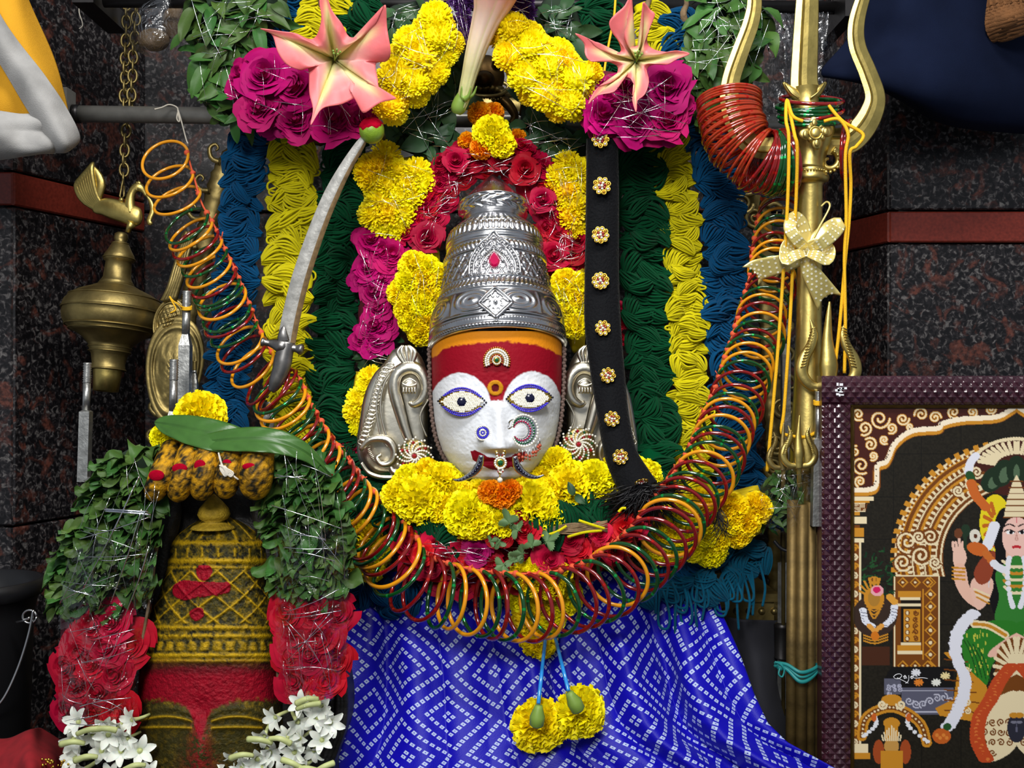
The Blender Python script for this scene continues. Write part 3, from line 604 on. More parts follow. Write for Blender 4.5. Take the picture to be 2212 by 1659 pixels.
def marigold_mesh(name, m, N=130, seed=0, wd=.15, core=.52, maxth=112):
    r = random.Random(seed); mb = MB()
    for k in range(N):
        u = (k + .5) / N; th = math.radians(maxth) * u ** .6; a = k * 2.39996
        rad = np.array([math.cos(a) * math.sin(th), math.sin(a) * math.sin(th), math.cos(th)]); base = rad * core * np.array([1, 1, .8])
        tang = np.array([-math.sin(a), math.cos(a), 0]); tw = r.uniform(-1.3, 1.3)
        side = tang * math.cos(tw) + np.cross(rad, tang) * math.sin(tw); nrm = np.cross(rad, side); L = .42 * r.uniform(.8, 1.15); W_ = wd * r.uniform(.8, 1.3)
        v = []
        for i in range(3):
            t = i / 2; c = base + rad * L * t + nrm * r.uniform(-.06, .06); ww = W_ * (.5, .9, 1.0)[i]
            for q in (-1, 0, 1): v.append(c + side * ww * q + nrm * (.05 * r.uniform(-1, 1) + (.05 if q == 0 else -.03)) * (t * 1.2))
        f = [(3 * i + q, 3 * i + q + 1, 3 * i + q + 4, 3 * i + q + 3) for i in range(2) for q in range(2)]; mb.add(v, f)
    mb.ball((0, 0, 0), core * 1.05, k=10, rings=6, sc=(1, 1, .8))
    return mb.mesh(name, [m], smooth=True)
def rose_mesh(name, m, seed=0, N=24, ruffle=.06, openness=1.0):
    r = random.Random(seed); mb = MB()
    for k in range(N):
        u = k / (N - 1); a = k * 2.25 + r.uniform(-.25, .25); R = .10 + .62 * u ** .8; hw = 1.5 - .75 * u; h = .72 - .34 * u; fl = (.05 + .42 * u * u) * openness
        v = []; nu, nv = 7, 5; ph = r.uniform(0, 6)
        for j in range(nv):
            t = j / (nv - 1)
            for i in range(nu):
                q = 2 * i / (nu - 1) - 1; ang = a + q * hw; edge = 1 - .30 * q * q * t
                rr = R * (.45 + .55 * t ** .6) + fl * t ** 2.4 + ruffle * t * math.sin(3 * q + ph) * (.4 + u)
                z = -.12 + h * t * edge - .30 * max(0, t - .7) * u * 1.6 + ruffle * .6 * t * math.cos(4 * q + ph)
                v.append((rr * math.cos(ang), rr * math.sin(ang), z))
        mb.add(v, grid_faces(nv, nu))
    mb.ball((0, 0, .02), .42, k=10, rings=6, sc=(1, 1, .6))
    return mb.mesh(name, [m], smooth=True)
def leaf_mesh(name, m, seed=0, wide=.30, fold=.3, bend=.5, wave=.05, heart=False):
    r = random.Random(seed); n, k = 10, 7; G = np.zeros((n, k, 3)); ph = r.uniform(0, 6)
    for i in range(n):
        t = i / (n - 1); wv = wide * (math.sin(PI * t ** (.6 if heart else .75)) ** .8 + .02)
        for j in range(k):
            q = 2 * j / (k - 1) - 1
            G[i, j] = (q * wv, t - .1, fold * abs(q) * wv - bend * (t - .35) ** 2 + wave * math.sin(6 * t + ph + q) * abs(q) + .02 * r.uniform(-1, 1) * abs(q))
    return mkmesh(name, G.reshape(-1, 3), grid_faces(n, k), [m])
def cutleaf_mesh(name, m, seed=0):
    r = random.Random(seed); v = [(0, 0, 0)]; n = 64
    for i in range(n):
        a = -PI * .92 + 2 * PI * .92 * i / (n - 1); R = .52 + .30 * math.cos(a * 3.5) * .8 + .12 * (i % 2); v.append((R * math.sin(a), R * math.cos(a) + .25, .10 * math.sin(a * 4 + seed) - .12 * R * R))
    mb = MB(); mb.add(v, [(0, i + 2, i + 1) for i in range(n - 1)]); mb.tube([(0, -.4, -.04), (0, .2, 0), (0, .6, -.05)], .025, 5); return mb.mesh(name, [m])
def skein_mesh(name, m, seed=0, ns=12, L=1.0, R=.30):
    """croissant of parallel yarns lying along x"""
    r = random.Random(seed); mb = MB(); n = 10; bend = r.uniform(.06, .30); tw = r.uniform(-.9, .9)
    for i in range(ns):
        a = PI * (i + .5) / ns * 1.35 - .175 * PI; rr = R * r.uniform(.78, 1.12); P_ = []; j1, j2, j3 = r.uniform(-.05, .05), r.uniform(-.05, .05), r.uniform(0, 6)
        for j in range(n):
            t = j / (n - 1); env = .16 + .84 * math.sin(PI * min(max(t * .96 + .02, 0), 1)) ** .8; ang = a + tw * (t - .5)
            P_.append(((t - .5) * L, math.cos(ang) * rr * env * 1.1 - bend * (2 * t - 1) ** 2 + bend * .4 + j1 * math.sin(5 * t + j3), math.sin(ang) * rr * env * .85 - .10 * (2 * t - 1) ** 2 + j2 * math.sin(4 * t + j3)))
        mb.tube(P_, R * .125, 5, cap=False)
    mb.ball((0, 0, 0), 1, k=10, rings=6, sc=(L * .38, R * .66, R * .44))
    return mb.mesh(name, [m])
MUM = [mum_mesh('mum', M['mum'], 150, i, wd=.085, ln=(.26, .46), core=.54) for i in range(4)]
POM = [mum_mesh('pompon', M['mum'], 210, 80 + i, wd=.075, ln=(.18, .32), core=.68) for i in range(3)] + [mum_mesh('pompon_golden', M['mum2'], 210, 85, wd=.075, ln=(.18, .32), core=.68)]
MUM2 = [mum_mesh('mum_golden', M['mum2'], 150, 10 + i, wd=.085, ln=(.26, .46), core=.54) for i in range(2)]
MAR = [marigold_mesh('marigold', M['mum'], 230, 20 + i, wd=.105) for i in range(4)]
MAR2 = [marigold_mesh('marigold_golden', M['mum2'], 230, 26 + i, wd=.105) for i in range(2)]
ORA = [marigold_mesh('marigold_orange', M['orange'], 210, 30 + i, wd=.11) for i in range(3)]
ROSE = {k: [rose_mesh('rose_' + k, M[k], 40 + i, openness=.8 + .25 * i) for i in range(3)] for k in ('red', 'coral', 'magenta')}
RUF = [rose_mesh('carnation', M['magenta'], 50 + i, N=30, ruffle=.13) for i in range(3)]
PUR = [mum_mesh('purple_bloom', M['purple'], 90, 60 + i, wd=.10) for i in range(2)]
LEAF = [leaf_mesh('leaf', M['leaf'], i, .17 + .04 * (i % 3), .15 + .25 * (i % 2), .25 + .25 * i % .7, .05) for i in range(5)]
LEAFD = [leaf_mesh('leaf_dark', M['leafdark'], 10 + i, .24 + .05 * (i % 3), .25, .2 + .2 * i % .7, .06) for i in range(4)]
FRILL = [leaf_mesh('frill_leaf', M['leaf'], 20 + i, .40, .22 * (1 - 2 * (i % 2)), .25 * (1 - 2 * (i // 2 % 2)), .14, True) for i in range(5)]
CUT = [cutleaf_mesh('cut_leaf', M['paleleaf'], i) for i in range(2)]
CAMV = Vector((0, -1, 0))
def hexpts(poly, sp, r, jit=.22, shrink=.0):
    a = np.array([p[:2] for p in poly]); x0, y0 = a.min(0); x1, y1 = a.max(0); out = []; row = 0; y = y0 + sp * .35
    while y < y1:
        x = x0 + sp * (.3 if row % 2 else .8)
        while x < x1:
            px, py = x + r.uniform(-jit, jit) * sp, y + r.uniform(-jit, jit) * sp
            if inpoly(np.array(px), np.array(py), poly):
                dd, bx, by = segdist(np.array(px), np.array(py), poly, True)
                if dd >= shrink: out.append((px, py, float(dd), float(px - bx), float(py - by)))
            x += sp
        y += sp * .866; row += 1
    return out
def scatter(T, name, poly, sp, meshes, size, d, seed=0, bulge=None, tilt=.9, jit=.22, shrink=None, szj=.12, up=0.25, lab=None, flip=False, rand=.0, parent=None):
    """flowers/leaves over a bulging patch; poly in px, d depth (number or function)"""
    r = random.Random(seed); shrink = size * .35 if shrink is None else shrink; bulge = bulge if bulge is not None else size * .5; res = []
    pts = hexpts(poly, sp, r, jit, shrink); mx = max([p[2] for p in pts], default=1)
    for px, py, dd, ex, ey in pts:
        dz = d(px, py) if callable(d) else d; q = min(dd / max(mx, 1e-6), 1); L = math.hypot(ex, ey) or 1
        h = bulge * math.sqrt(max(0, 1 - (1 - q) ** 2)) * S0
        k = tilt * (1 - q) ** 1.3
        n = Vector((-ex / L * k, -1, ey / L * k)) + Vector((r.uniform(-rand, rand), 0, r.uniform(-rand, rand) + up))
        pos = W(px, py, dz + h); s = size * r.uniform(1 - szj, 1 + szj) * SP(dz)
        res.append(T.put(name, r.choice(meshes), place(pos, n, r.uniform(0, 6.28), (s, s, s * r.uniform(.8, 1.05))), parent))
    return res
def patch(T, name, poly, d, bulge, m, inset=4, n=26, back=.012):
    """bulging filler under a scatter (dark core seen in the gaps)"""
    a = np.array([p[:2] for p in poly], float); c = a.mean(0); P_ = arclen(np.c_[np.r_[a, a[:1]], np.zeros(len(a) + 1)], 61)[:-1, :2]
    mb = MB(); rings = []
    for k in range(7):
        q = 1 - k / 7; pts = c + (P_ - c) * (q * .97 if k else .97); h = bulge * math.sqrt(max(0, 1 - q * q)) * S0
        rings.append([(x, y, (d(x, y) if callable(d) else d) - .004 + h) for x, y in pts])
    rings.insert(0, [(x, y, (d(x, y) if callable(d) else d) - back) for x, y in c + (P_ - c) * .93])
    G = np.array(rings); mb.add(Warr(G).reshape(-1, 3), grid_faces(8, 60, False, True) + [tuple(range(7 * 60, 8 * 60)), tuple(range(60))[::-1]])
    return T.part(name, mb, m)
def tinsel(T, poly, d, n, seed, r=.00035, rs=.62, name='tinsel', L=(40, 130), steep=.5):
    q = random.Random(seed); a = np.array([p[:2] for p in poly]); x0, y0 = a.min(0); x1, y1 = a.max(0); mb = MB(); k = 0; tr = 0
    while k < n and tr < n * 30:
        tr += 1; x, y = q.uniform(x0, x1), q.uniform(y0, y1); ln = q.uniform(*L); an = q.uniform(0, PI) if q.random() > steep else q.choice((.2, 2.9, 1.3, 1.8)) + q.uniform(-.2, .2)
        x2, y2 = x + ln * math.cos(an), y + ln * math.sin(an)
        if not (inpoly(np.array(x), np.array(y), poly) and inpoly(np.array(x2), np.array(y2), poly)): continue
        dd = d((x + x2) / 2, (y + y2) / 2) if callable(d) else d
        mb.tube(Warr(cr([(x, y, dd), ((x + x2) / 2 + q.uniform(-6, 6), (y + y2) / 2 + q.uniform(-6, 6), dd + .003), (x2, y2, dd)], 7)), r * rs * q.uniform(.6, 1.5), 4, flat=.5, fax=(1, 0, 0)); k += 1
    if k: T.part(name, mb, M['tinsel'], kind='stuff')

# ---------------- wool garlands
def wool(colr, pts, width, label, seed, d, end=None, wtop=None, rows_per=.30, flops=10):
    r = random.Random(seed); P_ = arclen(cr([(x, y, dd) for x, y, dd in pts], 120), 300)
    Ltot = np.hypot(*np.diff(P_[:, :2], axis=0).T).sum(); T = Thing('wool_garland', label, 'garland', W(*P_[-1]))
    sk = WOOL[colr]; s = SP(d)
    mb = MB(); mb.tube(Warr(P_[::6]), width * .33 * s, 10, flat=.35); T.part('core', mb, M['woolcore_' + colr])
    n = int(Ltot / (width * rows_per)); 
    for i in range(n):
        t = (i + .5) / n * 299; k = min(int(t), 297); x, y, dd = P_[k]; tx, ty = P_[k + 2][:2] - P_[max(k - 2, 0)][:2]; Lt = math.hypot(tx, ty); tx /= Lt; ty /= Lt
        for sd in (-1, 1, 0):
            off = sd * width * r.uniform(.18, .27) + (r.uniform(-.08, .08) * width if sd == 0 else 0); jy = r.uniform(-.06, .06) * width + (width * rows_per * .5 if sd > 0 else 0)
            px, py = x - ty * off + tx * jy, y + tx * off + ty * jy
            ang = math.atan2(-ty, tx) + PI / 2 + (sd or r.choice((-1, 1))) * r.uniform(.0, .9) * (1 if r.random() > .3 else -1)
            pos = W(px, py, dd + (.010 if sd else .012) + r.uniform(-.004, .004)); n_ = Vector((sd * .35 * (-ty if False else 1) * abs(ty), -1, .18))
            Lx = width * r.uniform(.50, .70) * s; Rx = width * r.uniform(.40, .70) * s
            Mx = Matrix.Translation(pos) @ frame(n_, 0) @ Matrix.Rotation(ang + (PI if r.random() > .5 else 0), 4, 'Z') @ Matrix.Diagonal((Lx, Rx, Rx * .85, 1))
            T.put('skein', r.choice(sk), Mx)
    for q in range(flops):                                     # stray yarn loops at the edge
        k = r.randrange(20, 280); x, y, dd = P_[k]; sd = r.choice((-1, 1)); x0 = x + sd * width * .42; mb = MB(); h = r.uniform(8, 30); o = r.uniform(4, 12)
        mb.tube(Warr(cr([(x0 - sd * 8, y, dd + .012), (x0 + sd * o, y + h * .3, dd + .014), (x0 + sd * o, y + h * .8, dd + .014), (x0 - sd * 6, y + h, dd + .012)], 12)), 2.4 * s, 5); T.part('loose_loop', mb, sk[0].materials[0])
    return T
WOOL = {c: [skein_mesh('skein_' + c, M['wool_' + c], i + 70) for i in range(6)] for c in ('blue', 'yellow', 'green', 'teal')}
wd = -.075
T = wool('blue', [(640, -20, -.075), (606, 60, -.07), (560, 200, -.07), (538, 300, -.07), (524, 400, -.07), (514, 550, -.07), (506, 680, -.07), (494, 800, -.065), (486, 940, -.06), (490, 1060, -.05), (560, 1180, -.03), (680, 1250, .0), (790, 1284, .02), (890, 1296, .03)], 96, 'blue wool garland hanging beside the brass backplate and bangle string', 1, wd)
wool('yellow', [(706, -20, -.075), (690, 60, -.07), (652, 190, -.07), (638, 300, -.068), (630, 450, -.066), (624, 600, -.064), (624, 720, -.064), (622, 830, -.06), (628, 1000, -.06)], 106, 'yellow wool garland hanging behind the sabre', 2, wd, flops=26)
wool('green', [(790, -10, -.075), (772, 70, -.07), (752, 190, -.07), (744, 300, -.07), (738, 450, -.066), (726, 600, -.064), (720, 720, -.064), (714, 840, -.06), (722, 960, -.05), (770, 1060, -.02), (850, 1116, .04), (920, 1136, .064), (985, 1166, .066)], 100, 'dark green wool garland between the sabre and the flower strings', 3, wd)
wool('green', [(1286, -10, -.075), (1304, 70, -.07), (1354, 190, -.07), (1382, 320, -.068), (1388, 450, -.066), (1394, 600, -.064), (1398, 740, -.064), (1410, 880, -.06), (1418, 960, -.05), (1396, 1050, .0), (1320, 1092, .05), (1250, 1118, .066), (1180, 1150, .07)], 108, 'dark green wool garland beside the black jewelled braid', 4, wd)
wool('yellow', [(1398, 10, -.075), (1414, 80, -.07), (1432, 200, -.07), (1450, 320, -.068), (1464, 450, -.066), (1478, 600, -.064), (1486, 740, -.064), (1492, 880, -.06), (1494, 1010, -.06), (1490, 1120, -.06)], 90, 'yellow wool garland between the green and blue wool at the trident', 5, wd, flops=16)
T = wool('blue', [(1482, 30, -.075), (1482, 90, -.07), (1510, 200, -.07), (1540, 320, -.068), (1556, 450, -.066), (1568, 600, -.064), (1574, 740, -.064), (1590, 880, -.06), (1600, 990, -.05), (1590, 1090, -.03), (1560, 1160, -.01), (1500, 1220, .01), (1420, 1270, .02)], 104, 'blue wool garland beside the trident with loose teal yarn ends below', 6, wd)
r = random.Random(99)
for (cx, cy, dd) in ((1560, 1200, .02), (1600, 1220, .015), (1620, 1190, .01), (1520, 1240, .03), (1460, 1270, .035), (1410, 1290, .035), (1580, 1250, .02), (1500, 1200, .02), (1640, 1215, .005), (1540, 1275, .03)):
    for q in range(2): T.put('skein', r.choice(WOOL['teal']), place(W(cx + r.uniform(-14, 14), cy + r.uniform(-14, 14), dd), Vector((r.uniform(-.3, .3), -1, .3)), r.uniform(0, 6), (58 * S0, 60 * S0, 50 * S0)))
for q in range(22):                                            # dangling yarn tails and loops
    x = r.uniform(1410, 1650); y = 1235 + (1650 - x) * .16 + r.uniform(-6, 30); L_ = r.uniform(30, 110); mb = MB(); dd = .045 - (x - 1410) * .00012; w_ = r.uniform(-14, 14)
    if r.random() > .5: pts = [(x, y - 20, dd), (x + w_, y + L_ * .4, dd + .004), (x + w_ * .5, y + L_, dd + .003)]
    else: pts = [(x, y - 20, dd), (x + 14, y + L_ * .3, dd + .004), (x + 10, y + L_ * .6, dd + .004), (x - 10, y + L_ * .5, dd + .004), (x - 8, y - 10, dd)]
    mb.tube(Warr(cr(pts, 16)), 2.9 * S0, 5); T.part('yarn_tail', mb, M['wool_teal'])
# twine that ties the skeins to the top rod
for x, y, dd in ((1400, 22, -.06), (1480, 34, -.06), (698, 4, -.06)):
    mb = MB(); mb.tube(Warr(cr([(x, y + 16, dd), (x - 4, y - 6, dd + .004), (x + 3, y - 24, dd - .006), (x, y - 40, -.085)], 10)), np.linspace(9, 4, 10) * SP(dd), 8); solo('twine', mb, M['nut'], {1400: 'brown twine tying the yellow wool near the right trumpet flower', 1480: 'brown twine tying the blue wool near the leaf string at the trident', 698: 'brown twine tying the yellow wool above the open trumpet flower'}[x], 'twine')
# ================================================================ flower garlands
# outer garland: leaves - roses - yellow - purple - yellow - roses - leaves
T = Thing('flower_garland', 'thick upper garland of leaves, magenta roses and yellow chrysanthemums with tinsel', 'garland', W(1106, 300, .0))
pl = [(405, -20), (400, 60), (416, 150), (430, 220), (470, 262), (530, 286), (590, 280), (560, 250), (526, 200), (520, 130), (560, 70), (610, 40), (630, -20)]
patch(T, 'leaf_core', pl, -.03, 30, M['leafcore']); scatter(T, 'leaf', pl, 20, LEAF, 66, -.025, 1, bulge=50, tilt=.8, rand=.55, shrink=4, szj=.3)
tinsel(T, pl, .016, 26, 1)
pp = [(512, 170), (520, 128), (570, 112), (640, 130), (700, 150), (760, 200), (812, 230), (806, 280), (740, 298), (660, 300), (600, 286), (540, 262), (520, 220)]
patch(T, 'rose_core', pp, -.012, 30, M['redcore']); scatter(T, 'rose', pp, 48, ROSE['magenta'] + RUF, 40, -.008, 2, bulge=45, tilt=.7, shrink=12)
for x, y, sz in ((574, 164, 58), (640, 190, 52), (560, 235, 46), (640, 262, 46), (720, 262, 52), (780, 262, 40)): T.put('rose', rnd.choice(ROSE['magenta'] + RUF), place(W(x, y, .018), Vector((rnd.uniform(-.3, .3), -1, .25)), rnd.uniform(0, 6), sz * S0))
tinsel(T, pp, .034, 22, 2)
py = [(800, 262), (816, 160), (836, 110), (876, 60), (912, 30), (960, 8), (994, 40), (992, 100), (960, 160), (918, 198), (880, 230), (840, 262)]
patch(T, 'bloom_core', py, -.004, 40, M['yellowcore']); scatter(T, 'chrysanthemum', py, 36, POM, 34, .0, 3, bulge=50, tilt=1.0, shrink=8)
for x, y, sz in ((856, 166, 44), (904, 118, 44), (884, 90, 38), (946, 76, 44), (940, 36, 38), (838, 226, 38), (892, 176, 38)): T.put('chrysanthemum', rnd.choice(POM), place(W(x, y, .024), Vector((rnd.uniform(-.2, .2), -1, .2)), rnd.uniform(0, 6), sz * S0))
tinsel(T, py, .042, 20, 3, r=.0003)
pv = [(930, -14), (1012, -20), (1018, 60), (1014, 120), (1000, 116), (992, 60), (970, 24), (930, 10)]
scatter(T, 'purple_bloom', pv, 24, PUR, 20, .0, 4, shrink=4); tinsel(T, pv, .02, 12, 4)
pv = [(1084, -20), (1144, -14), (1156, 30), (1142, 60), (1110, 30), (1080, 40)]
scatter(T, 'purple_bloom', pv, 24, PUR, 20, .0, 5, shrink=4); tinsel(T, pv, .02, 10, 5)
py = [(1066, 50), (1092, 30), (1140, 36), (1180, 70), (1220, 100), (1262, 130), (1294, 152), (1272, 220), (1246, 268), (1190, 248), (1140, 218), (1100, 178), (1072, 110)]
patch(T, 'bloom_core', py, -.004, 40, M['yellowcore']); scatter(T, 'chrysanthemum', py, 36, POM, 34, .0, 6, bulge=50, tilt=1.0, shrink=8)
for x, y, sz in ((1110, 60, 36), (1100, 120, 38), (1148, 100, 42), (1136, 166, 42), (1186, 140, 44), (1180, 204, 42), (1240, 168, 44), (1226, 220, 40), (1216, 132, 36)): T.put('chrysanthemum', rnd.choice(POM), place(W(x, y, .024), Vector((rnd.uniform(-.2, .2), -1, .2)), rnd.uniform(0, 6), sz * S0))
tinsel(T, py, .042, 22, 6, r=.0003)
pp = [(1250, 262), (1262, 200), (1300, 150), (1370, 160), (1430, 140), (1466, 160), (1490, 210), (1498, 260), (1484, 292), (1400, 308), (1330, 312), (1280, 300)]
patch(T, 'rose_core', pp, -.012, 30, M['redcore']); scatter(T, 'rose', pp, 44, RUF, 42, -.006, 7, bulge=50, tilt=.7, shrink=12)
for x, y, sz in ((1440, 190, 56), (1300, 250, 46), (1370, 262, 52), (1440, 262, 46)): T.put('rose', rnd.choice(RUF), place(W(x, y, .02), Vector((rnd.uniform(-.3, .3), -1, .25)), rnd.uniform(0, 6), sz * S0))
tinsel(T, pp, .040, 30, 7, r=.0004, L=(50, 170), steep=.2)
pl = [(1520, -20), (1600, -20), (1668, 20), (1660, 90), (1640, 150), (1560, 190), (1530, 240), (1540, 290), (1500, 290), (1490, 200), (1460, 140), (1480, 90), (1500, 40)]
patch(T, 'leaf_core', pl, -.03, 30, M['leafcore']); scatter(T, 'leaf', pl, 19, LEAF, 64, -.025, 8, bulge=50, tilt=.8, rand=.55, shrink=4, szj=.3)
tinsel(T, pl, .016, 34, 8)

# second garland: leaf top - yellow - magenta - leaves - yellow
T = Thing('flower_garland', 'flat garland of leaves, yellow chrysanthemum blocks and magenta roses around the silver crown', 'garland', W(1106, 1000, -.03))
for i, pl in enumerate(([(830, 300), (850, 262), (900, 220), (960, 170), (985, 100), (1010, 96), (1004, 236), (950, 256), (952, 276), (996, 290), (990, 330), (960, 380), (900, 340), (850, 320)], [(1120, 284), (1124, 240), (1130, 210), (1180, 250), (1250, 280), (1270, 300), (1268, 340), (1210, 350), (1160, 380), (1120, 330)], [(820, 30), (850, 10), (900, 0), (920, 20), (880, 60), (850, 90), (830, 80)], [(1150, 30), (1180, -10), (1240, 0), (1260, 60), (1250, 110), (1200, 90), (1160, 60)])):
    patch(T, 'leaf_core', pl, -.05, 14, M['leafcore'], back=.004); scatter(T, 'leaf', pl, 21, LEAFD, 50, -.046, 20 + i, bulge=26, tilt=.5, rand=.5, shrink=4, szj=.3); tinsel(T, pl, -.02, 16, 20 + i)
for i, (pl, sp) in enumerate((([(780, 330), (830, 318), (870, 340), (910, 330), (952, 345), (940, 400), (900, 470), (880, 506), (778, 500)], 36), ([(1166, 362), (1220, 340), (1272, 334), (1270, 500), (1222, 510), (1190, 440)], 34))):
    patch(T, 'bloom_core', pl, -.045, 24, M['yellowcore']); scatter(T, 'chrysanthemum', pl, sp, MUM + MUM2, 36, -.04, 30 + i, bulge=34, tilt=.8, shrink=9); tinsel(T, pl, -.008, 16, 30 + i, r=.00025)
for i, pl in enumerate(([(772, 500), (884, 508), (872, 560), (850, 620), (850, 700), (848, 740), (800, 760), (772, 752)], [(1186, 500), (1268, 500), (1268, 576), (1190, 582)])):
    patch(T, 'rose_core', pl, -.048, 24, M['redcore']); scatter(T, 'rose', pl, 36, (RUF + ROSE['magenta']) if i == 0 else ROSE['red'], 33, -.043, 40 + i, bulge=34, tilt=.6, shrink=9); tinsel(T, pl, -.012, 22, 40 + i, L=(30, 110))
pl = [(770, 764), (830, 740), (880, 730), (880, 790), (820, 800), (770, 810)]
scatter(T, 'leaf', pl, 18, LEAFD, 30, -.045, 50, bulge=15, rand=.5, shrink=3); tinsel(T, pl, -.03, 10, 50)
pl = [(768, 800), (830, 800), (800, 900), (770, 940), (752, 960), (756, 880)]
patch(T, 'bloom_core', pl, -.048, 20, M['yellowcore']); scatter(T, 'chrysanthemum', pl, 30, MUM, 30, -.043, 51, bulge=26, shrink=8)
pl = [(750, 930), (780, 930), (780, 985), (752, 985)]
scatter(T, 'rose', pl, 28, ROSE['red'], 26, -.045, 52, shrink=5)
pl = [(1330, 640), (1340, 640), (1342, 760), (1330, 760)]
scatter(T, 'rose', pl, 20, ROSE['red'], 16, -.06, 53, shrink=1)

# third garland: red rose arch round the crown, yellow ends
T = Thing('rose_garland', 'arched garland of red roses with yellow ends hugging the silver crown', 'garland', W(1075, 760, -.02))
pl = [(890, 520), (900, 460), (926, 400), (960, 350), (1000, 330), (1060, 330), (1110, 322), (1150, 345), (1184, 380), (1210, 440), (1222, 500), (1224, 590), (1186, 590), (1170, 500), (1140, 430), (1064, 372), (1000, 430), (966, 500), (950, 540), (900, 536)]
c = [(908, 510), (922, 456), (944, 402), (980, 358), (1030, 338), (1094, 336), (1146, 360), (1180, 410), (1202, 470), (1212, 530), (1212, 570)]
mb = MB(); mb.tube(Warr(cr([(x, y, -.040) for x, y in c], 60)), 32 * S0, 12, flat=.7); T.part('rose_core', mb, M['redcore'])
pc = arclen(cr([(x, y, -.030) for x, y in c], 80), 34)
for i, (x, y, dd) in enumerate(pc):
    for o in (-1, 0, 1):
        tx, ty = (pc[min(i + 1, 33)] - pc[max(i - 1, 0)])[:2]; L_ = math.hypot(tx, ty); nx, ny = -ty / L_, tx / L_
        q = o * rnd.uniform(14, 26) + rnd.uniform(-4, 4); T.put('rose', rnd.choice(ROSE['red'] if rnd.random() < .8 else ROSE['coral']), place(W(x + nx * q, y + ny * q, dd + .003 - .00012 * abs(q)), Vector((nx * q * .02, -1, -ny * q * .02 + .2)), rnd.uniform(0, 6), rnd.uniform(24, 30) * S0))
for x, y, sz in ((1134, 366, 34), (1078, 344, 26), (1172, 432, 30), (985, 348, 30), (1196, 552, 34), (922, 514, 34)): T.put('rose', rnd.choice(ROSE['red']), place(W(x, y, -.018), Vector((rnd.uniform(-.2, .2), -1, .2)), rnd.uniform(0, 6), sz * S0))
tinsel(T, pl, -.010, 70, 60, r=.0004, L=(18, 52))
for i, pl in enumerate(([(876, 534), (950, 536), (956, 600), (940, 700), (920, 736), (880, 730), (856, 690), (850, 610), (866, 580)], [(1180, 584), (1264, 570), (1268, 700), (1264, 752), (1238, 768), (1214, 700), (1184, 620)])):
    patch(T, 'bloom_core', pl, -.03, 30, M['yellowcore']); scatter(T, 'marigold', pl, 34, MAR + MAR2, 34, -.026, 61 + i, bulge=38, tilt=.8, shrink=9); tinsel(T, pl, .008, 10, 62 + i, r=.00025)
# loose marigolds over the crown tip
for i, (x, y, sz, ms, dd) in enumerate(((1036, 246, 30, ORA, -.035), (1066, 244, 26, ORA, -.04), (1062, 290, 46, MAR, -.015), (1084, 312, 34, MAR, -.012), (1040, 320, 28, ORA, -.015), (1010, 306, 24, ORA, -.03), (1116, 300, 26, ORA, -.04))):
    T = Thing('loose_marigold', ['orange marigold nearest the trumpet flower stem above the crown tip', 'orange marigold wedged under the brass lion face', 'large yellow marigold in front of the steel rail above the crown tip', 'smaller yellow marigold just above the red rose arch', 'orange marigold at the foot of the yellow marigolds on the rose arch', 'dull orange marigold in the leaves left of the crown tip', 'dull orange marigold in shade behind the yellow marigolds'][i], 'flower', W(x, y + sz, dd), 'marigolds above the crown tip')
    T.put('bloom', rnd.choice(ms), place(W(x, y, dd), Vector((rnd.uniform(-.3, .3), -1, .3)), rnd.uniform(0, 6), sz * S0))
    mb = MB(); p = W(x, y, dd); mb.tube([p, p + Vector((0, .012, .004))], .004, 8); T.part('calyx', mb, M['stem'])

# marigold bed below the face
T = Thing('marigold_garland', 'broad bed of yellow marigolds under the chin of the white face', 'garland', W(1100, 1170, .06))
pl = [(836, 1060), (870, 1030), (930, 1010), (990, 1030), (1040, 1055), (1110, 1055), (1160, 1020), (1200, 990), (1250, 1006), (1300, 1020), (1330, 1000), (1400, 1010), (1406, 1030), (1340, 1056), (1280, 1076), (1226, 1112), (1184, 1150), (1140, 1136), (1060, 1150), (1010, 1156), (980, 1126), (900, 1112), (846, 1096)]
db = lambda x, y: .03 + (y - 1000) * .00030
patch(T, 'bloom_core', [(850, 1060), (930, 1030), (1060, 1060), (1200, 1020), (1330, 1020), (1280, 1080), (1180, 1140), (1000, 1150), (880, 1100)], lambda x, y: db(x, y) - .012, 20, M['yellowcore'], back=.03)
scatter(T, 'marigold', pl, 36, MAR + MAR2, 40, db, 70, bulge=34, tilt=.7, shrink=3, up=.7)
for x, y, sz in ((906, 1080, 58), (1010, 1110, 56), (1150, 1086, 54), (1230, 1050, 52), (950, 1040, 46), (1200, 1000, 40), (1285, 1034, 46), (1030, 1126, 44), (1332, 1016, 34), (1386, 1022, 26), (860, 1072, 40)): T.put('marigold', rnd.choice(MAR), place(W(x, y, db(x, y) + .018), Vector((rnd.uniform(-.2, .2), -1, .6)), rnd.uniform(0, 6), sz * SP(.05)))
for x, y, sz in ((1060, 1064, 30), (1085, 1070, 32), (1104, 1060, 26)): T.put('orange_marigold', rnd.choice(ORA), place(W(x, y, .085), Vector((0, -1, .6)), rnd.uniform(0, 6), sz * SP(.05)))
T.put('leaf', LEAFD[0], place(W(1238, 1068, .09), Vector((.2, -1, .3)), .3, 34 * SP(.08))); T.put('leaf', LEAFD[1], place(W(1244, 1072, .09), Vector((-.3, -1, .3)), -2.2, 30 * SP(.08)))

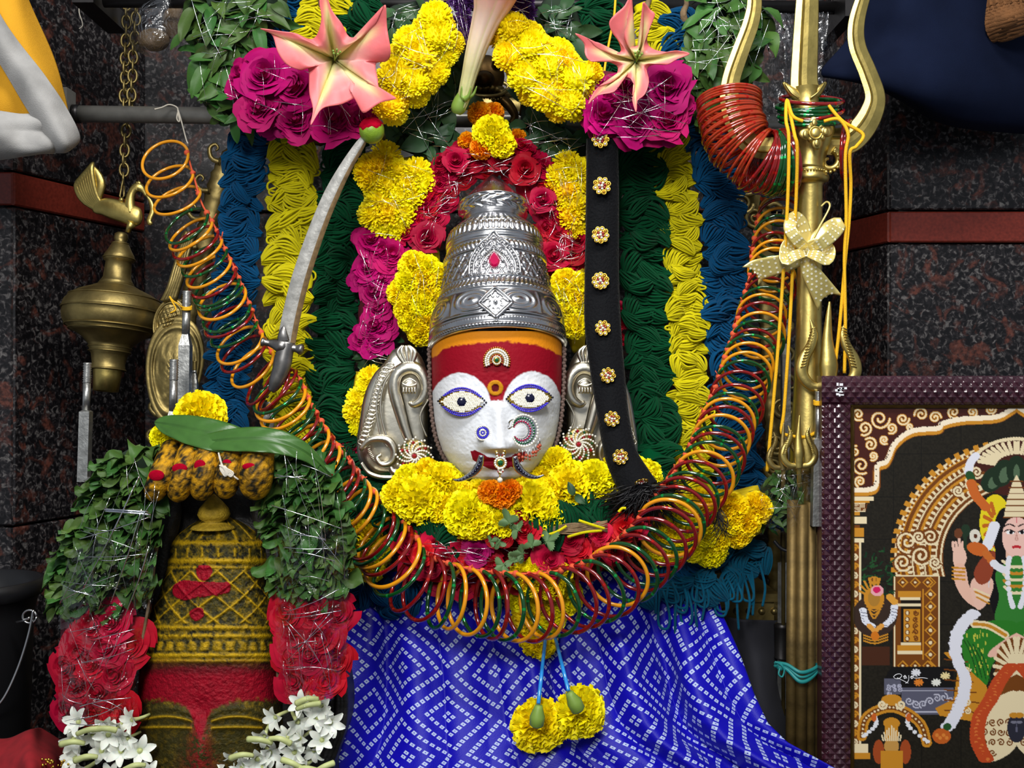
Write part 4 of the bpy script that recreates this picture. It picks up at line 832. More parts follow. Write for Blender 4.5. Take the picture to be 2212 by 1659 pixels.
# rose belly of the lower garland
T = Thing('rose_garland', 'lower curved garland of red and pink roses with green sprigs behind the bangle loop', 'garland', W(1110, 1270, .05))
pl = [(880, 1160), (960, 1162), (1040, 1164), (1130, 1160), (1240, 1150), (1300, 1140), (1380, 1130), (1400, 1160), (1340, 1210), (1260, 1240), (1160, 1262), (1060, 1274), (960, 1264), (880, 1234), (830, 1180)]
dr_ = lambda x, y: .042 + (y - 1150) * .00010
patch(T, 'rose_core', pl, lambda x, y: dr_(x, y) - .01, 24, M['redcore'], back=.02)
scatter(T, 'rose', pl, 40, ROSE['red'] + ROSE['coral'], 36, dr_, 71, bulge=34, tilt=.6, shrink=8, up=.5, rand=.3); tinsel(T, pl, .072, 40, 71, r=.00035, L=(40, 120))
for x, y, sz, k in ((1136, 1148, 32, 'coral'), (1080, 1158, 26, 'red'), (1046, 1146, 24, 'red'), (1185, 1210, 32, 'coral'), (1030, 1190, 30, 'magenta'), (1120, 1120, 20, 'red'), (1250, 1186, 30, 'coral')): T.put('rose', rnd.choice(ROSE[k]), place(W(x, y, .085), Vector((rnd.uniform(-.3, .3), -1, .5)), rnd.uniform(0, 6), sz * SP(.08)))
for x, y, a, sz in ((1100, 1130, .4, 40), (1120, 1145, 1.2, 34), (1080, 1168, 2.6, 26), (1150, 1180, .2, 34), (1180, 1170, -.9, 40), (1130, 1196, 1.6, 36), (1088, 1220, 2.2, 36), (1110, 1214, .6, 34), (1058, 1170, -1.2, 22)): T.put('cut_leaf', rnd.choice(CUT), place(W(x, y, .098), Vector((rnd.uniform(-.6, .6), -1, rnd.uniform(-.2, .9))), a, sz * .8 * SP(.09)))

belly_rows = [(884, 1172), (912, 1196), (940, 1178), (962, 1206), (990, 1190), (1018, 1216), (1046, 1196), (1066, 1222), (1226, 1206), (1254, 1204), (1280, 1182), (1306, 1172), (1330, 1156), (1350, 1140), (1210, 1180), (1232, 1166), (1262, 1168), (1296, 1154), (1000, 1170), (930, 1220), (1200, 1222), (1322, 1190), (1374, 1136)]
for i, (x, y) in enumerate(belly_rows): T.put('rose', rnd.choice(ROSE[('red', 'coral', 'coral', 'red')[i % 4]]), place(W(x, y, .078 + .006 * (i % 2)), Vector((rnd.uniform(-.35, .35), -1, rnd.uniform(.1, .6))), rnd.uniform(0, 6), rnd.uniform(24, 31) * SP(.08)))
tinsel(T, [(884, 1165), (1080, 1170), (1090, 1230), (1000, 1226), (920, 1200)], .092, 16, 171, r=.0004, L=(40, 110))
# yellow tail in the middle of the bangle loop, and its neighbours
T = Thing('marigold_string', 'short string of yellow marigolds hanging through the middle of the bangle loop', 'garland', W(1165, 1410, .05))
pl = [(1090, 1250), (1130, 1216), (1170, 1206), (1226, 1220), (1240, 1260), (1236, 1330), (1210, 1390), (1160, 1406), (1110, 1370), (1100, 1300)]
patch(T, 'bloom_core', pl, .04, 30, M['yellowcore'], back=.015); scatter(T, 'marigold', pl, 44, MAR + MAR2, 42, .044, 72, bulge=36, tilt=.7, shrink=12)
for x, y, sz in ((1126, 1244, 32), (1164, 1230, 34), (1208, 1240, 32), (1150, 1262, 32), (1190, 1268, 32)): T.put('marigold', rnd.choice(MAR), place(W(x, y, .082), Vector((0, -1, .5)), rnd.uniform(0, 6), sz * SP(.08)))
T = Thing('marigold_string', 'yellow marigolds peeping out behind the left side of the bangle loop', 'garland', W(790, 1265, .03))
pl = [(755, 1130), (800, 1120), (840, 1160), (850, 1210), (810, 1250), (770, 1262), (752, 1220)]
patch(T, 'bloom_core', pl, .026, 20, M['yellowcore']); scatter(T, 'marigold', pl, 34, MAR, 36, .03, 73, bulge=26, tilt=.7, shrink=8)
T = Thing('marigold_string', 'thick stub of yellow marigolds ending in a wrapped leaf bunch beside the trident', 'garland', W(1550, 1220, .03))
pl = [(1400, 1110), (1480, 1080), (1560, 1064), (1640, 1044), (1656, 1090), (1650, 1150), (1600, 1180), (1520, 1206), (1440, 1220), (1390, 1180)]
patch(T, 'bloom_core', pl, .020, 40, M['yellowcore'], back=.02); scatter(T, 'marigold', pl, 38, MAR + MAR2, 38, .024, 74, bulge=50, tilt=.9, shrink=9, up=.35)
pl = [(1640, 1050), (1680, 1010), (1730, 996), (1756, 1000), (1752, 1080), (1740, 1140), (1690, 1150), (1650, 1130)]
patch(T, 'leaf_core', pl, .018, 24, M['leafcore'], back=.02); scatter(T, 'leaf', pl, 17, LEAF, 32, .024, 75, bulge=32, tilt=.7, rand=.6, shrink=3, szj=.3)
G = loft([[(1636, 1046, .04), (1690, 1002, .05), (1760, 990, .035)], [(1644, 1090, .055), (1700, 1070, .07), (1762, 1060, .04)], [(1650, 1136, .045), (1700, 1154, .055), (1752, 1146, .035)]], 24, 24); T.part('film', gridmb(G, False), M['film']); tinsel(T, pl, .055, 12, 75)

# two marigolds hanging on blue straws in front of the blue cloth
for x0, y0, x1, y1, cx, cy, sz, lab in ((1178, 1380, 1163, 1520, 1158, 1566, 60, 'yellow marigold hung upside down on a blue straw, the lower one of the pair'), (1200, 1380, 1228, 1492, 1252, 1538, 58, 'yellow marigold hung on a blue straw, the upper one of the pair')):
    T = Thing('hanging_marigold', lab, 'flower', W(cx, cy + sz, .11), 'marigolds hanging on blue straws')
    mb = MB(); mb.tube([W(x0, y0, .075), W(x1, y1, .134)], 4.2 * SP(.1), 10); T.part('straw', mb, M['straw'])
    ax_ = Vector((cx - x1, 0, -(cy - y1))).normalized(); p = W(x1, y1 - 4, .134); mb = MB(); q = np.array([p + ax_ * (t * 46 * SP(.11)) for t in (0, .15, .5, .9, 1)]); mb.tube(q + np.array([0, -.010, 0]), np.array([8, 10, 16, 15, 9]) * SP(.11), 12); T.part('calyx', mb, M['stem'])
    T.put('bloom', MAR[0], place(W(cx + (4 if cx < 1200 else -2), cy, .112), Vector((ax_.x * .5, -1, ax_.z * .15)), 1, (sz * 1.12 * SP(.11), sz * SP(.11), sz * .9 * SP(.11))))
    T.put('bloom', MAR[1], place(W(cx + (40 if cx < 1200 else 14), cy + (-2 if cx < 1200 else 12), .108), Vector((.3, -1, .05)), 2, sz * .75 * SP(.11)))

# twine with yellow thread ends of the green wool, in front of the roses
T = Thing('jute_twine', 'brown jute twine with yellow thread ends lying over the red roses', 'twine', W(1240, 1165, .085))
for k in range(16):
    mb = MB(); y = 1146 + rnd.uniform(-9, 9); mb.tube(Warr(cr([(1150, 1152 + rnd.uniform(-3, 3), .086), (1200, y, .090), (1250, y - 4 + rnd.uniform(-6, 6), .092), (1312, 1136 + rnd.uniform(-14, 14), .088)], 14)), .0006, 4); T.part('fibre', mb, M['nut'])
for k, pts in enumerate(([(1170, 1158, .092), (1200, 1150, .096), (1224, 1136, .096)], [(1250, 1124, .096), (1280, 1134, .096), (1306, 1142, .094)], [(1336, 1106, .092), (1344, 1098, .092), (1352, 1098, .092)], [(1226, 1160, .094), (1262, 1150, .096), (1300, 1146, .094)])):
    mb = MB(); mb.tube(Warr(cr(pts, 10)), 3 * S0, 6); T.part('yellow_thread', mb, M['wool_yellow'])
# ================================================================ the white-faced idol
LEAN = math.radians(16); ROLL = math.radians(-2.0)
HB = W(1075, 745, .030); HS = SP(.03)
HM = Matrix.Translation(HB) @ Matrix.Rotation(ROLL, 4, 'Y') @ Matrix.Rotation(-LEAN, 4, 'X')      # crown frame: z up the axis, -y front
CP = np.array([(753, 140), (752, 147), (746, 149), (741, 147), (737, 148.5), (732, 148), (728, 145), (724, 146.5), (719, 145), (716, 144), (700, 143), (690, 141), (680, 138), (668, 133), (662, 131.5), (657, 131), (654, 129), (648, 125), (641, 121.5), (637, 121), (632, 120), (615, 117), (595, 113), (580, 110), (575, 111), (570, 113), (564, 112), (558, 108), (553, 105.5), (549, 107), (545, 107), (541, 105), (536, 106), (532, 106.5), (520, 104.5), (513, 102), (508, 97), (500, 91), (490, 79), (481, 67), (476, 63), (472, 64.5), (468, 70), (462, 74.5), (452, 77.5), (444, 77.5), (439, 76), (437, 73), (430, 66), (416, 53), (398, 36), (382, 18), (371, 7), (366, 1)])
ys = np.linspace(753, 366, 330); rs = np.interp(-ys, -CP[:, 0], CP[:, 1]); NA = 420; an = np.arange(NA) * 2 * PI / NA
Y, A = np.meshgrid(ys, an, indexing='ij'); Rr = np.repeat(rs[:, None], NA, 1)
def band(lo, hi, e=1.5): return sm(lo, lo + e, Y) * (1 - sm(hi - e, hi, Y))
def saw(n, sl=0): return np.abs(np.sin(n * A / 2 + sl * Y))
rel = np.zeros_like(Y)
rel += band(741, 750) * 2.2 * np.maximum(0, saw(124) - .25) * gs(Y - 745.5, 3.4)
rel += band(728, 737) * 1.6 * np.maximum(0, saw(150) - .2) * gs(Y - 732.5, 3)
q = (A * 9 / (2 * PI)) % 1 - .5; qy = (Y - 694) / 24; rad = np.hypot(q * 2.3, qy)                # cartouche band
rel += band(668, 718, 3) * (2.6 * np.exp(-((rad - .85) / .12) ** 2) + 1.8 * np.exp(-((rad - .52) / .10) ** 2) + 2.4 * gs(rad, .2) + 1.2 * np.exp(-((np.abs(q) - .5) / .04) ** 2))
rel += band(640, 660) * 2.4 * (saw(76, .10) ** .7 - .4)
lat1 = np.abs(np.sin(13 * A + (Y - 606) * .072)); lat2 = np.abs(np.sin(13 * A - (Y - 606) * .072))
rel += band(580, 636, 2) * (2.0 * np.exp(-(lat1 / .16) ** 2) + 2.0 * np.exp(-(lat2 / .16) ** 2) + 1.1 * (vn(A * 60, Y / 3.0, 4) - .5) + 1.4 * gs(1 - np.minimum(lat1, lat2), .25))
rel += band(557, 575) * 2.4 * (saw(70, -.12) ** .7 - .4)
rel += band(513, 533) * 3.4 * (saw(52) ** .6 - .5) + band(517, 529) * 1.4 * (saw(104) - .5)
rel += band(484, 511) * 3.0 * (saw(40) ** .6 - .5); rel += gs(Y - 507, 3.0) * 2.6 * (saw(40) ** 2)
u = A * 14; scr = np.sin(u + 1.6 * np.sin((Y - 452) * .28)) * np.cos((Y - 452) * .26)
rel += band(441, 468, 2) * 1.7 * np.sign(scr) * np.abs(scr) ** .4
for y0, am, wd_ in ((722, 2.2, 2.4), (664, 2.6, 2.6), (638, 2.8, 2.4), (577, 2.6, 2.2), (555, 2.4, 2.0), (541, 2.2, 1.8), (535, 1.8, 1.6), (511, 2.0, 1.8), (470, 2.0, 1.8), (439, 2.2, 1.8)): rel += am * gs(Y - y0, wd_)
for y0 in (660, 549, 474): rel -= 1.8 * gs(Y - y0, 2.0)
R2 = (Rr + rel * 1.25) * HS
Vc = np.stack([R2 * np.sin(A), -R2 * np.cos(A), (745 - Y) * HS * 1.03 / math.cos(LEAN)], -1).reshape(-1, 3)
tr = lambda v: (np.c_[np.asarray(v).reshape(-1, 3), np.ones(np.asarray(v).reshape(-1, 3).shape[0])] @ np.array(HM).T)[:, :3]
T = Thing('silver_crown', 'tall embossed silver crown with a ruby on the white-faced idol', 'crown', HB)
crown = T.part('crown_body', MB().add(tr(Vc), grid_faces(330, NA, False, True)), M['silver'])
def onc(x, y, h):
    """crown-surface point: photo-like offsets x (px from axis), y level, h px proud"""
    x = np.asarray(x, float); y = np.asarray(y, float); R = np.interp(-y, -CP[:, 0], CP[:, 1]); a = np.arcsin(np.clip(x / R, -.99, .99)); R = R + h
    return tr(np.stack([R * np.sin(a), -R * np.cos(a), (745 - y) * 1.03 / math.cos(LEAN)], -1).reshape(-1, 3) * HS)
def oncyl(mb, pts, r, h=2, k=6, n=40, mi=0, closed=False, flat=None):
    p = cr(pts, n, closed); mb.tube(onc(p[:, 0], p[:, 1], np.full(len(p), h)), np.asarray(r) * HS, k, mi, closed=closed)
# arch medallion (levels are axis levels: the front shows about 28 px higher)
yo = 28
mb = MB(); 
for sc, hh, rr_ in ((1.0, 3.5, 3.0), (.82, 4.5, 2.0), (.52, 5.5, 2.4)):
    arch = [(-52 * sc, 634), (-50 * sc, 634 - 30 * sc), (-34 * sc, 634 - 60 * sc), (-12 * sc, 634 - 80 * sc), (0, 634 - 92 * sc), (12 * sc, 634 - 80 * sc), (34 * sc, 634 - 60 * sc), (50 * sc, 634 - 30 * sc), (52 * sc, 634)]
    oncyl(mb, arch, rr_, hh)
for sc, hh in ((.91, 3.5), (.66, 4.5)):
    arch = cr([(-52 * sc, 634), (-50 * sc, 634 - 30 * sc), (-34 * sc, 634 - 60 * sc), (-12 * sc, 634 - 80 * sc), (0, 634 - 92 * sc), (12 * sc, 634 - 80 * sc), (34 * sc, 634 - 60 * sc), (50 * sc, 634 - 30 * sc), (52 * sc, 634)], 34)
    for x, y in arch: mb.ball(onc(x, y, hh)[0], 3.0 * HS, k=8, rings=5)
for k in range(16):
    a = PI * (.06 + .88 * k / 15); oncyl(mb, [(14 * math.cos(a), 612 - 16 * math.sin(a)), (23 * math.cos(a), 612 - 30 * math.sin(a))], [2.4, 3, 1.2], 4, n=3)
T.part('arch_medallion', mb, M['silver'], parent=crown)
p = onc(0, 608, 6)[0]; mb = MB(); g = []
for k in range(20):
    a = 2 * PI * k / 20; g.append((9.5 * math.sin(a) * (1 - .35 * (math.cos(a) > 0) * math.cos(a)), 13 * math.cos(a) + (3 if abs(a - 0) < .1 else 0)))
fr = tr([(0, 0, 0), (1, 0, 0), (0, 0, 1), (0, -1, 0)]); ex, ez, ef = fr[1] - fr[0], fr[2] - fr[0], fr[3] - fr[0]
rows_ = [[p + ex * x * HS * s_ + ez * y * HS * s_ + ef * h * HS for x, y in g] for s_, h in ((1.25, -3), (1.25, 1.5), (.92, 5.5))]
mb.add(np.array(rows_).reshape(-1, 3), grid_faces(3, 20, False, True) + [tuple(range(40, 60))]); T.part('ruby', mb, M['ruby'], smooth=False, parent=crown)
mb = MB()
for k in range(24): a = 2 * PI * k / 24; mb.ball(p + ex * 15 * math.sin(a) * (1 - .3 * max(0, math.cos(a))) * HS + ez * 20 * math.cos(a) * HS, 1.7 * HS)
T.part('ruby_setting', mb, M['silver'], parent=crown)
# diamond medallion
yc = 704; mb = MB(); q4 = [(-34, 0), (0, -34), (34, 0), (0, 34)]
for sc, r_, h in ((1, 3.2, 6), (.80, 1.6, 6)):
    for i in range(4):
        a, b = np.array(q4[i]) * sc, np.array(q4[(i + 1) % 4]) * sc; oncyl(mb, [(a[0], yc + a[1]), ((a[0] + b[0]) / 2, yc + (a[1] + b[1]) / 2), (b[0], yc + b[1])], r_, h, n=10)
G = np.array([[onc(x, y, 3.5)[0] for x, y in [((i + j) * 34 / 10, yc + (i - j) * 34 / 10)]][0] for i in range(-5, 6) for j in range(-5, 6)]); mb.add(G, grid_faces(11, 11))
mb.ball(onc(0, yc, 6)[0], 5 * HS, k=10, rings=6)
for sx in (-1, 1):
    for sy in (-1, 1):
        oncyl(mb, [(sx * 3, yc + sy * 22), (sx * 8, yc + sy * 16), (sx * 5, yc + sy * 11), (sx * 2, yc + sy * 14)], 1.3, 6, n=12); oncyl(mb, [(sx * 22, yc + sy * 3), (sx * 16, yc + sy * 8), (sx * 10, yc + sy * 5), (sx * 13, yc + sy * 2)], 1.3, 6, n=12)
T.part('diamond_medallion', mb, M['silver'], parent=crown)

# ---------------- face
FX = 1073
FW = np.array([(715, 141), (780, 141), (830, 140), (870, 138), (910, 134), (945, 127), (975, 117), (1000, 103), (1020, 86), (1035, 66), (1046, 44), (1052, 24), (1056, 4)])
FD = np.array([(715, 122), (760, 124), (850, 124), (930, 122), (980, 118), (1010, 106), (1030, 88), (1045, 62), (1052, 40), (1056, 20)])
def fdepth(x, y):
    x = np.asarray(x, float); y = np.asarray(y, float); w_ = np.interp(y, FW[:, 0], FW[:, 1]); D_ = np.interp(y, FD[:, 0], FD[:, 1]); u = np.clip((x - FX) / w_, -1, 1)
    h = D_ * np.sqrt(np.maximum(0, 1 - np.abs(u) ** 2.3))
    nx = FX + 3 + (y - 870) * .05; t = np.clip((y - 860) / 105, 0, 1)                          # nose
    cut = 1 - sm(968, 982, y); nw = 13 + 15 * t ** 2
    h = h + (6 + 46 * t ** 1.3) * gs(x - nx, nw) * sm(845, 880, y) * cut
    for sx in (-1, 1): h = h + 17 * gs(x - nx - sx * 31, 15) * gs(y - 955, 17)
    for ex_, ey_ in ((997, 868), (1144, 861)): h = h + 5 * gs(x - ex_, 44) * gs(y - ey_, 30)
    h = h - 5 * gs(x - FX - 4, 16) * gs(y - 852, 22)
    h = h + 8 * gs(x - 1078, 44) * (gs(y - 988, 7) + gs(y - 1006, 8)) - 5 * gs(x - 1078, 48) * gs(y - 997, 4) + 8 * gs(x - 1075, 34) * gs(y - 1034, 13) - 3 * gs(x - 1075, 40) * gs(y - 1018, 6)
    return .030 + h * S0
ny, nx_ = 320, 280
yy = 715 + (1056 - 715) * np.linspace(0, 1, ny); uu = np.sin(np.linspace(-1, 1, nx_) * PI / 2)
Yg = np.repeat(yy[:, None], nx_, 1); Xg = FX + uu[None] * np.interp(yy, FW[:, 0], FW[:, 1])[:, None]
Dg = fdepth(Xg, Yg); lump = .0004 * (vn(Xg / 5, Yg / 5, 2) - .5) + .0004 * (vn(Xg / 13, Yg / 13, 5) - .5); Dg = Dg + lump * (Yg > 800)
wob = (vn(Xg / 4, Yg / 4, 8) - .5) * 5 + (vn(Xg / 15, Yg / 15, 9) - .5) * 6
dl = np.hypot((Xg - 994) / 68, (Yg - 882) / 77); dr2 = np.hypot((Xg - 1150) / 64, (Yg - 878) / 76)
white = np.maximum(np.maximum(sm(1.02, .97, dl + wob * .005), sm(1.02, .97, dr2 + wob * .005)), sm(-3, 3, Yg - (866 + wob + .0 * Xg)))
white = np.where((Yg < 868) & (np.abs(Xg - 1071) < 13), np.minimum(white, 1 - sm(.0, .0 + 1, 1.0 * (Yg < 852))), white)
cw, crd, cor = np.array(C(220, 223, 228)), np.array(C(140, 5, 28)), np.array(C(222, 136, 20))
colr = crd * (1 - white[..., None]) + cw * white[..., None]
og = 1 - sm(-2.5, 2.5, Yg + wob * .8 - (738 + .00125 * (Xg - 1076) ** 2 + 9 * sm(110, 140, np.abs(Xg - FX)))); colr = colr * (1 - og[..., None]) + cor * og[..., None]
lip = [(1017, 976), (1028, 974), (1042, 980), (1056, 988), (1080, 991), (1104, 988), (1122, 976), (1134, 972), (1132, 992), (1116, 1006), (1096, 1013), (1078, 1016), (1056, 1013), (1038, 1004), (1022, 994)]
lm = inpoly(Xg + wob * .5, Yg + wob * .5, lip); colr[lm] = np.array(C(132, 10, 32))
bd = np.hypot(Xg - 1070, Yg - 838); colr[(bd < 17)] = np.array(C(196, 132, 18)); colr[bd < 8.5] = np.array(C(92, 10, 22))
Dg = Dg + .0014 * sm(18, 15, bd) - .0008 * sm(9, 7, bd)
G = np.stack([Xg, Yg, Dg], -1); P0 = Warr(G)
T = Thing('idol_face', 'white painted goddess face mask with a red forehead under the silver crown', 'idol', W(FX, 1056, .03))
mb = MB(); n = ny * nx_; mb.add(P0.reshape(-1, 3), grid_faces(ny, nx_), 0, colr.reshape(-1, 4))
bk = P0.copy(); bk[..., 1] = .012; mb.add(bk.reshape(-1, 3)[::1][[i * nx_ for i in range(ny)] + [i * nx_ + nx_ - 1 for i in range(ny)]], [], 0, C(120, 100, 90))
o0 = n; mb.f += [(i * nx_, o0 + i, o0 + i + 1, (i + 1) * nx_) for i in range(ny - 1)] + [(i * nx_ + nx_ - 1, (i + 1) * nx_ + nx_ - 1, o0 + ny + i + 1, o0 + ny + i) for i in range(ny - 1)] + [(o0 + i, o0 + ny + i, o0 + ny + i + 1, o0 + i + 1) for i in range(ny - 1)]; mb.m += [0] * (3 * (ny - 1))
face = T.part('face', mb, M['white_face'], colors=True)
# beaded rope round the edge of the face
mb = MB()
for sx in (-1, 1):
    e = cr([(FX + sx * (np.interp(y, FW[:, 0], FW[:, 1]) + 4), y, .034) for y in (752, 800, 850, 900, 945, 985, 1015, 1036)], 60)
    for k in range(0, 60): mb.ball(W(e[k][0] + (k % 2) * sx * 2, e[k][1], .034), 4.6 * S0, k=7, rings=5)
T.part('edge_rope', mb, M['rope'], kind='stuff')
# eyes
for ecx, ecy, hw, hh, tl in ((998, 868, 52, 32, .03), (1144, 860, 50, 31, -.03)):
    def ept(u_, v_, h): 
        x = u_ * hw; y = v_ * hh * (1 - np.abs(u_) ** 2.1); X = ecx + x * math.cos(tl) - y * math.sin(tl); Y_ = ecy + x * math.sin(tl) + y * math.cos(tl)
        return X, Y_, fdepth(X, Y_) + h
    us, vs_ = np.meshgrid(np.linspace(-1, 1, 41), np.linspace(-1, 1, 21), indexing='ij')
    X, Y_, Dp = ept(us, vs_, .004); Dp = fdepth(ecx, ecy) * .65 + Dp * .35 + .0015; dm = lambda x, y: fdepth(ecx, ecy) * .65 + (fdepth(x, y) + .004) * .35 + .0015
    mb = MB(); top = Warr(np.stack([X, Y_, Dp], -1)); bot = Warr(np.stack([X, Y_, Dp - .0045], -1)); mb.add(top.reshape(-1, 3), grid_faces(41, 21)); mb.add(bot.reshape(-1, 3), [q_[::-1] for q_ in grid_faces(41, 21)])
    for j in (0, 20):
        a = [i * 21 + j for i in range(41)]; mb.f += [(a[i], a[i + 1], a[i + 1] + 861, a[i] + 861) for i in range(40)]; mb.m += [0] * 40
    eye = T.part('eye', mb, M['gold'], label='jewelled almond eye with blue stone rim')
    mb = MB(); mk = MB()
    for sd in (-1, 1):
        for k in range(27):
            u_ = -1 + 2 * k / 26; x, y, _ = ept(np.array(u_), np.array(sd * .93), 0); (mk if abs(u_) > .82 else mb).ball(W(float(x), float(y), float(dm(x, y)) + .0006), 2.2 * S0, k=7, rings=5)
            if abs(u_) < .84: x, y, _ = ept(np.array(u_ * .92), np.array(sd * .78), 0); mb.ball(W(float(x), float(y), float(dm(x, y)) + .0006), 1.9 * S0, k=7, rings=5)
    T.part('blue_rim', mb, M['sapphire'], parent=eye, kind='stuff'); T.part('black_corner', mk, M['pupil'], parent=eye, kind='stuff')
    mb = MB(); rg = random.Random(5)
    for i in range(-11, 12):
        for j in range(-6, 7):
            x_, y_ = (i + .5 * (j % 2)) * 4.0, j * 3.6
            if abs(y_) < hh * .68 * (1 - abs(x_ / hw / .86) ** 2.1) and math.hypot(x_, y_) > 10: 
                x, y = ecx + x_, ecy + y_; mb.ball(W(x, y, float(dm(x, y)) + .0010 + rg.uniform(-.0002, .0003)), 2.3 * S0, k=5, rings=4)
    T.part('rhinestones', mb, M['champagne'], smooth=False, parent=eye, kind='stuff')
    mb = MB(); mb.ball(W(ecx, ecy, float(dm(ecx, ecy)) + .0005), 1, k=16, rings=8, sc=(10.5 * S0, 4.0 * S0, 10.5 * S0)); T.part('pupil', mb, M['pupil'], parent=eye)

def stones(T, name, pts, r, m, parent=None, off=.002, k=6, base=None):
    mb = MB()
    for x, y in pts: mb.ball(W(x, y, (base if base is not None else float(fdepth(x, y))) + off), r * S0, k=k, rings=4)
    return T.part(name, mb, M[m], smooth=False, parent=parent, kind='stuff')
def disc(mb, x, y, d, rx, ry=None, h=.0015, k=24, mi=0):
    ry = ry or rx; ring = lambda q, dd: Warr([(x + rx * q * math.cos(a), y + ry * q * math.sin(a), dd) for a in np.arange(k) * 2 * PI / k])
    v = np.concatenate([ring(1, d - h), ring(1, d), ring(.86, d + h * .5)]); mb.add(v, grid_faces(3, k, False, True) + [tuple(range(2 * k, 3 * k)), tuple(range(k))[::-1]], mi); return mb
ringp = lambda cx, cy, r, n, ph=0: [(cx + r * math.cos(ph + 2 * PI * i / n), cy + r * math.sin(ph + 2 * PI * i / n)) for i in range(n)]
# forehead jewel
T = Thing('forehead_jewel', 'fan-shaped rhinestone jewel with a green stone on the red forehead', 'jewel', W(1073, 794, .085))
arcp = lambda r, n, a0=-.12, a1=1.12: [(1073 + r * math.cos(PI * (a0 + (a1 - a0) * i / (n - 1))), 780 - r * math.sin(PI * (a0 + (a1 - a0) * i / (n - 1))) * 1.05) for i in range(n)]
mb = MB(); pts = arcp(27, 30) + [(1052, 793), (1094, 793)]; dj = lambda x, y: float(fdepth(x, y)) + .002
pin = arcp(11, 30)[::-1]; allp = arcp(27, 30); 
G = np.array([[(1073 + r_ * math.cos(PI * a), 780 - r_ * math.sin(PI * a) * 1.05) for a in np.linspace(-.12, 1.12, 31)] for r_ in (10, 18, 27)]); Gd = np.stack([G[..., 0], G[..., 1], fdepth(G[..., 0], G[..., 1]) + .0022], -1); plate = gridmb(Gd, False); plate.add(Warr(Gd - np.array([0, 0, .003])).reshape(-1, 3), [q_[::-1] for q_ in grid_faces(3, 31)])
disc(plate, 1073, 778, dj(1073, 778) + .001, 11, 12); pl_ = T.part('gold_plate', plate, M['gold'])
stones(T, 'rhinestones', arcp(24, 22) + arcp(18.5, 17), 2.6, 'diamond', off=.0032); stones(T, 'red_stones', arcp(13, 11), 1.9, 'garnet', off=.0036)
stones(T, 'ring_stones', ringp(1073, 778, 8.5, 14), 1.8, 'diamond', off=.0042); stones(T, 'green_stone', [(1073, 778)], 4.4, 'emerald', off=.004, k=10); stones(T, 'gold_points', arcp(28.5, 24), 1.7, 'gold', off=.002)
# nose stud
T = Thing('nose_stud', 'round blue and white rhinestone stud on the nose of the white face', 'jewel', W(1043, 952, .1)); dn = float(fdepth(1043, 935)) + .006
mb = MB(); disc(mb, 1043, 935, dn, 17); T.part('plate', mb, M['silver']); 
for nm, r_, n_, m_, sz in (('white_stones', 15.5, 26, 'diamond', 2.0), ('blue_stones', 11, 20, 'sapphire', 2.1), ('inner_stones', 6.5, 11, 'diamond', 1.8), ('blue_center', 3.2, 6, 'sapphire', 1.6), ('center_stone', 0, 1, 'diamond', 2)): stones(T, nm, ringp(1043, 935, r_, n_), sz, m_, base=dn, off=.0012)
# crescent nose ring
T = Thing('nose_ring', 'crescent nose ring of green, pink and white stones with red beads', 'jewel', W(1130, 985, .12)); dn = .112
A0, A1 = math.radians(-152), math.radians(138)
def crs(f, n, lo=0., hi=1.):
    o = []
    for i in range(n):
        t = lo + (hi - lo) * i / (n - 1); a = A0 + (A1 - A0) * t; wdt = math.sin(PI * min(max(t, .02), .98)) ** .5; r_ = 17 + f * 17 * wdt; o.append((1126 + r_ * math.cos(a) , 931 + r_ * math.sin(a) * 1.08))
    return o
G = np.array([[(x, y, dn) for x, y in crs(f, 50)] for f in (-.2, .4, 1.0)]); mb = gridmb(G, False); mb.add(Warr(G - np.array([0, 0, .002])).reshape(-1, 3), [q_[::-1] for q_ in grid_faces(3, 50)]); T.part('plate', mb, M['silver'])
stones(T, 'outer_stones', crs(1.10, 30), 2.7, 'diamond', base=dn, off=.001); stones(T, 'green_stones', crs(.66, 26), 2.2, 'emerald', base=dn, off=.001); stones(T, 'pink_stones', crs(.18, 20), 2.1, 'ruby', base=dn, off=.001); stones(T, 'inner_stones', crs(-.2, 22), 1.3, 'diamond', base=dn, off=.001)
mb = MB(); mw = MB()
for i, a in enumerate(np.linspace(math.radians(105), math.radians(22), 8)):
    x, y = 1131 + 38 * math.cos(a), 930 + 41 * math.sin(a); L_ = 13 if i % 2 == 0 else 17; mb.ball(W(x, y + L_, dn), 3.4 * S0, k=9, rings=6); mb.ball(W(x, y + L_ + 7, dn), 2.2 * S0, k=8, rings=6); mw.tube([W(x, y, dn), W(x, y + L_ - 3, dn)], .0005, 5)
b_ = T.part('red_beads', mb, M['coralbead'], kind='stuff'); T.part('bead_wires', mw, M['silver'], kind='stuff')
mb = MB(); mb.tube(Warr(cr([(1108, 920, dn), (1098, 926, dn - .002), (1100, 912, dn - .004), (1108, 906, dn)], 14)), .0007, 5); T.part('hook', mb, M['silver'])
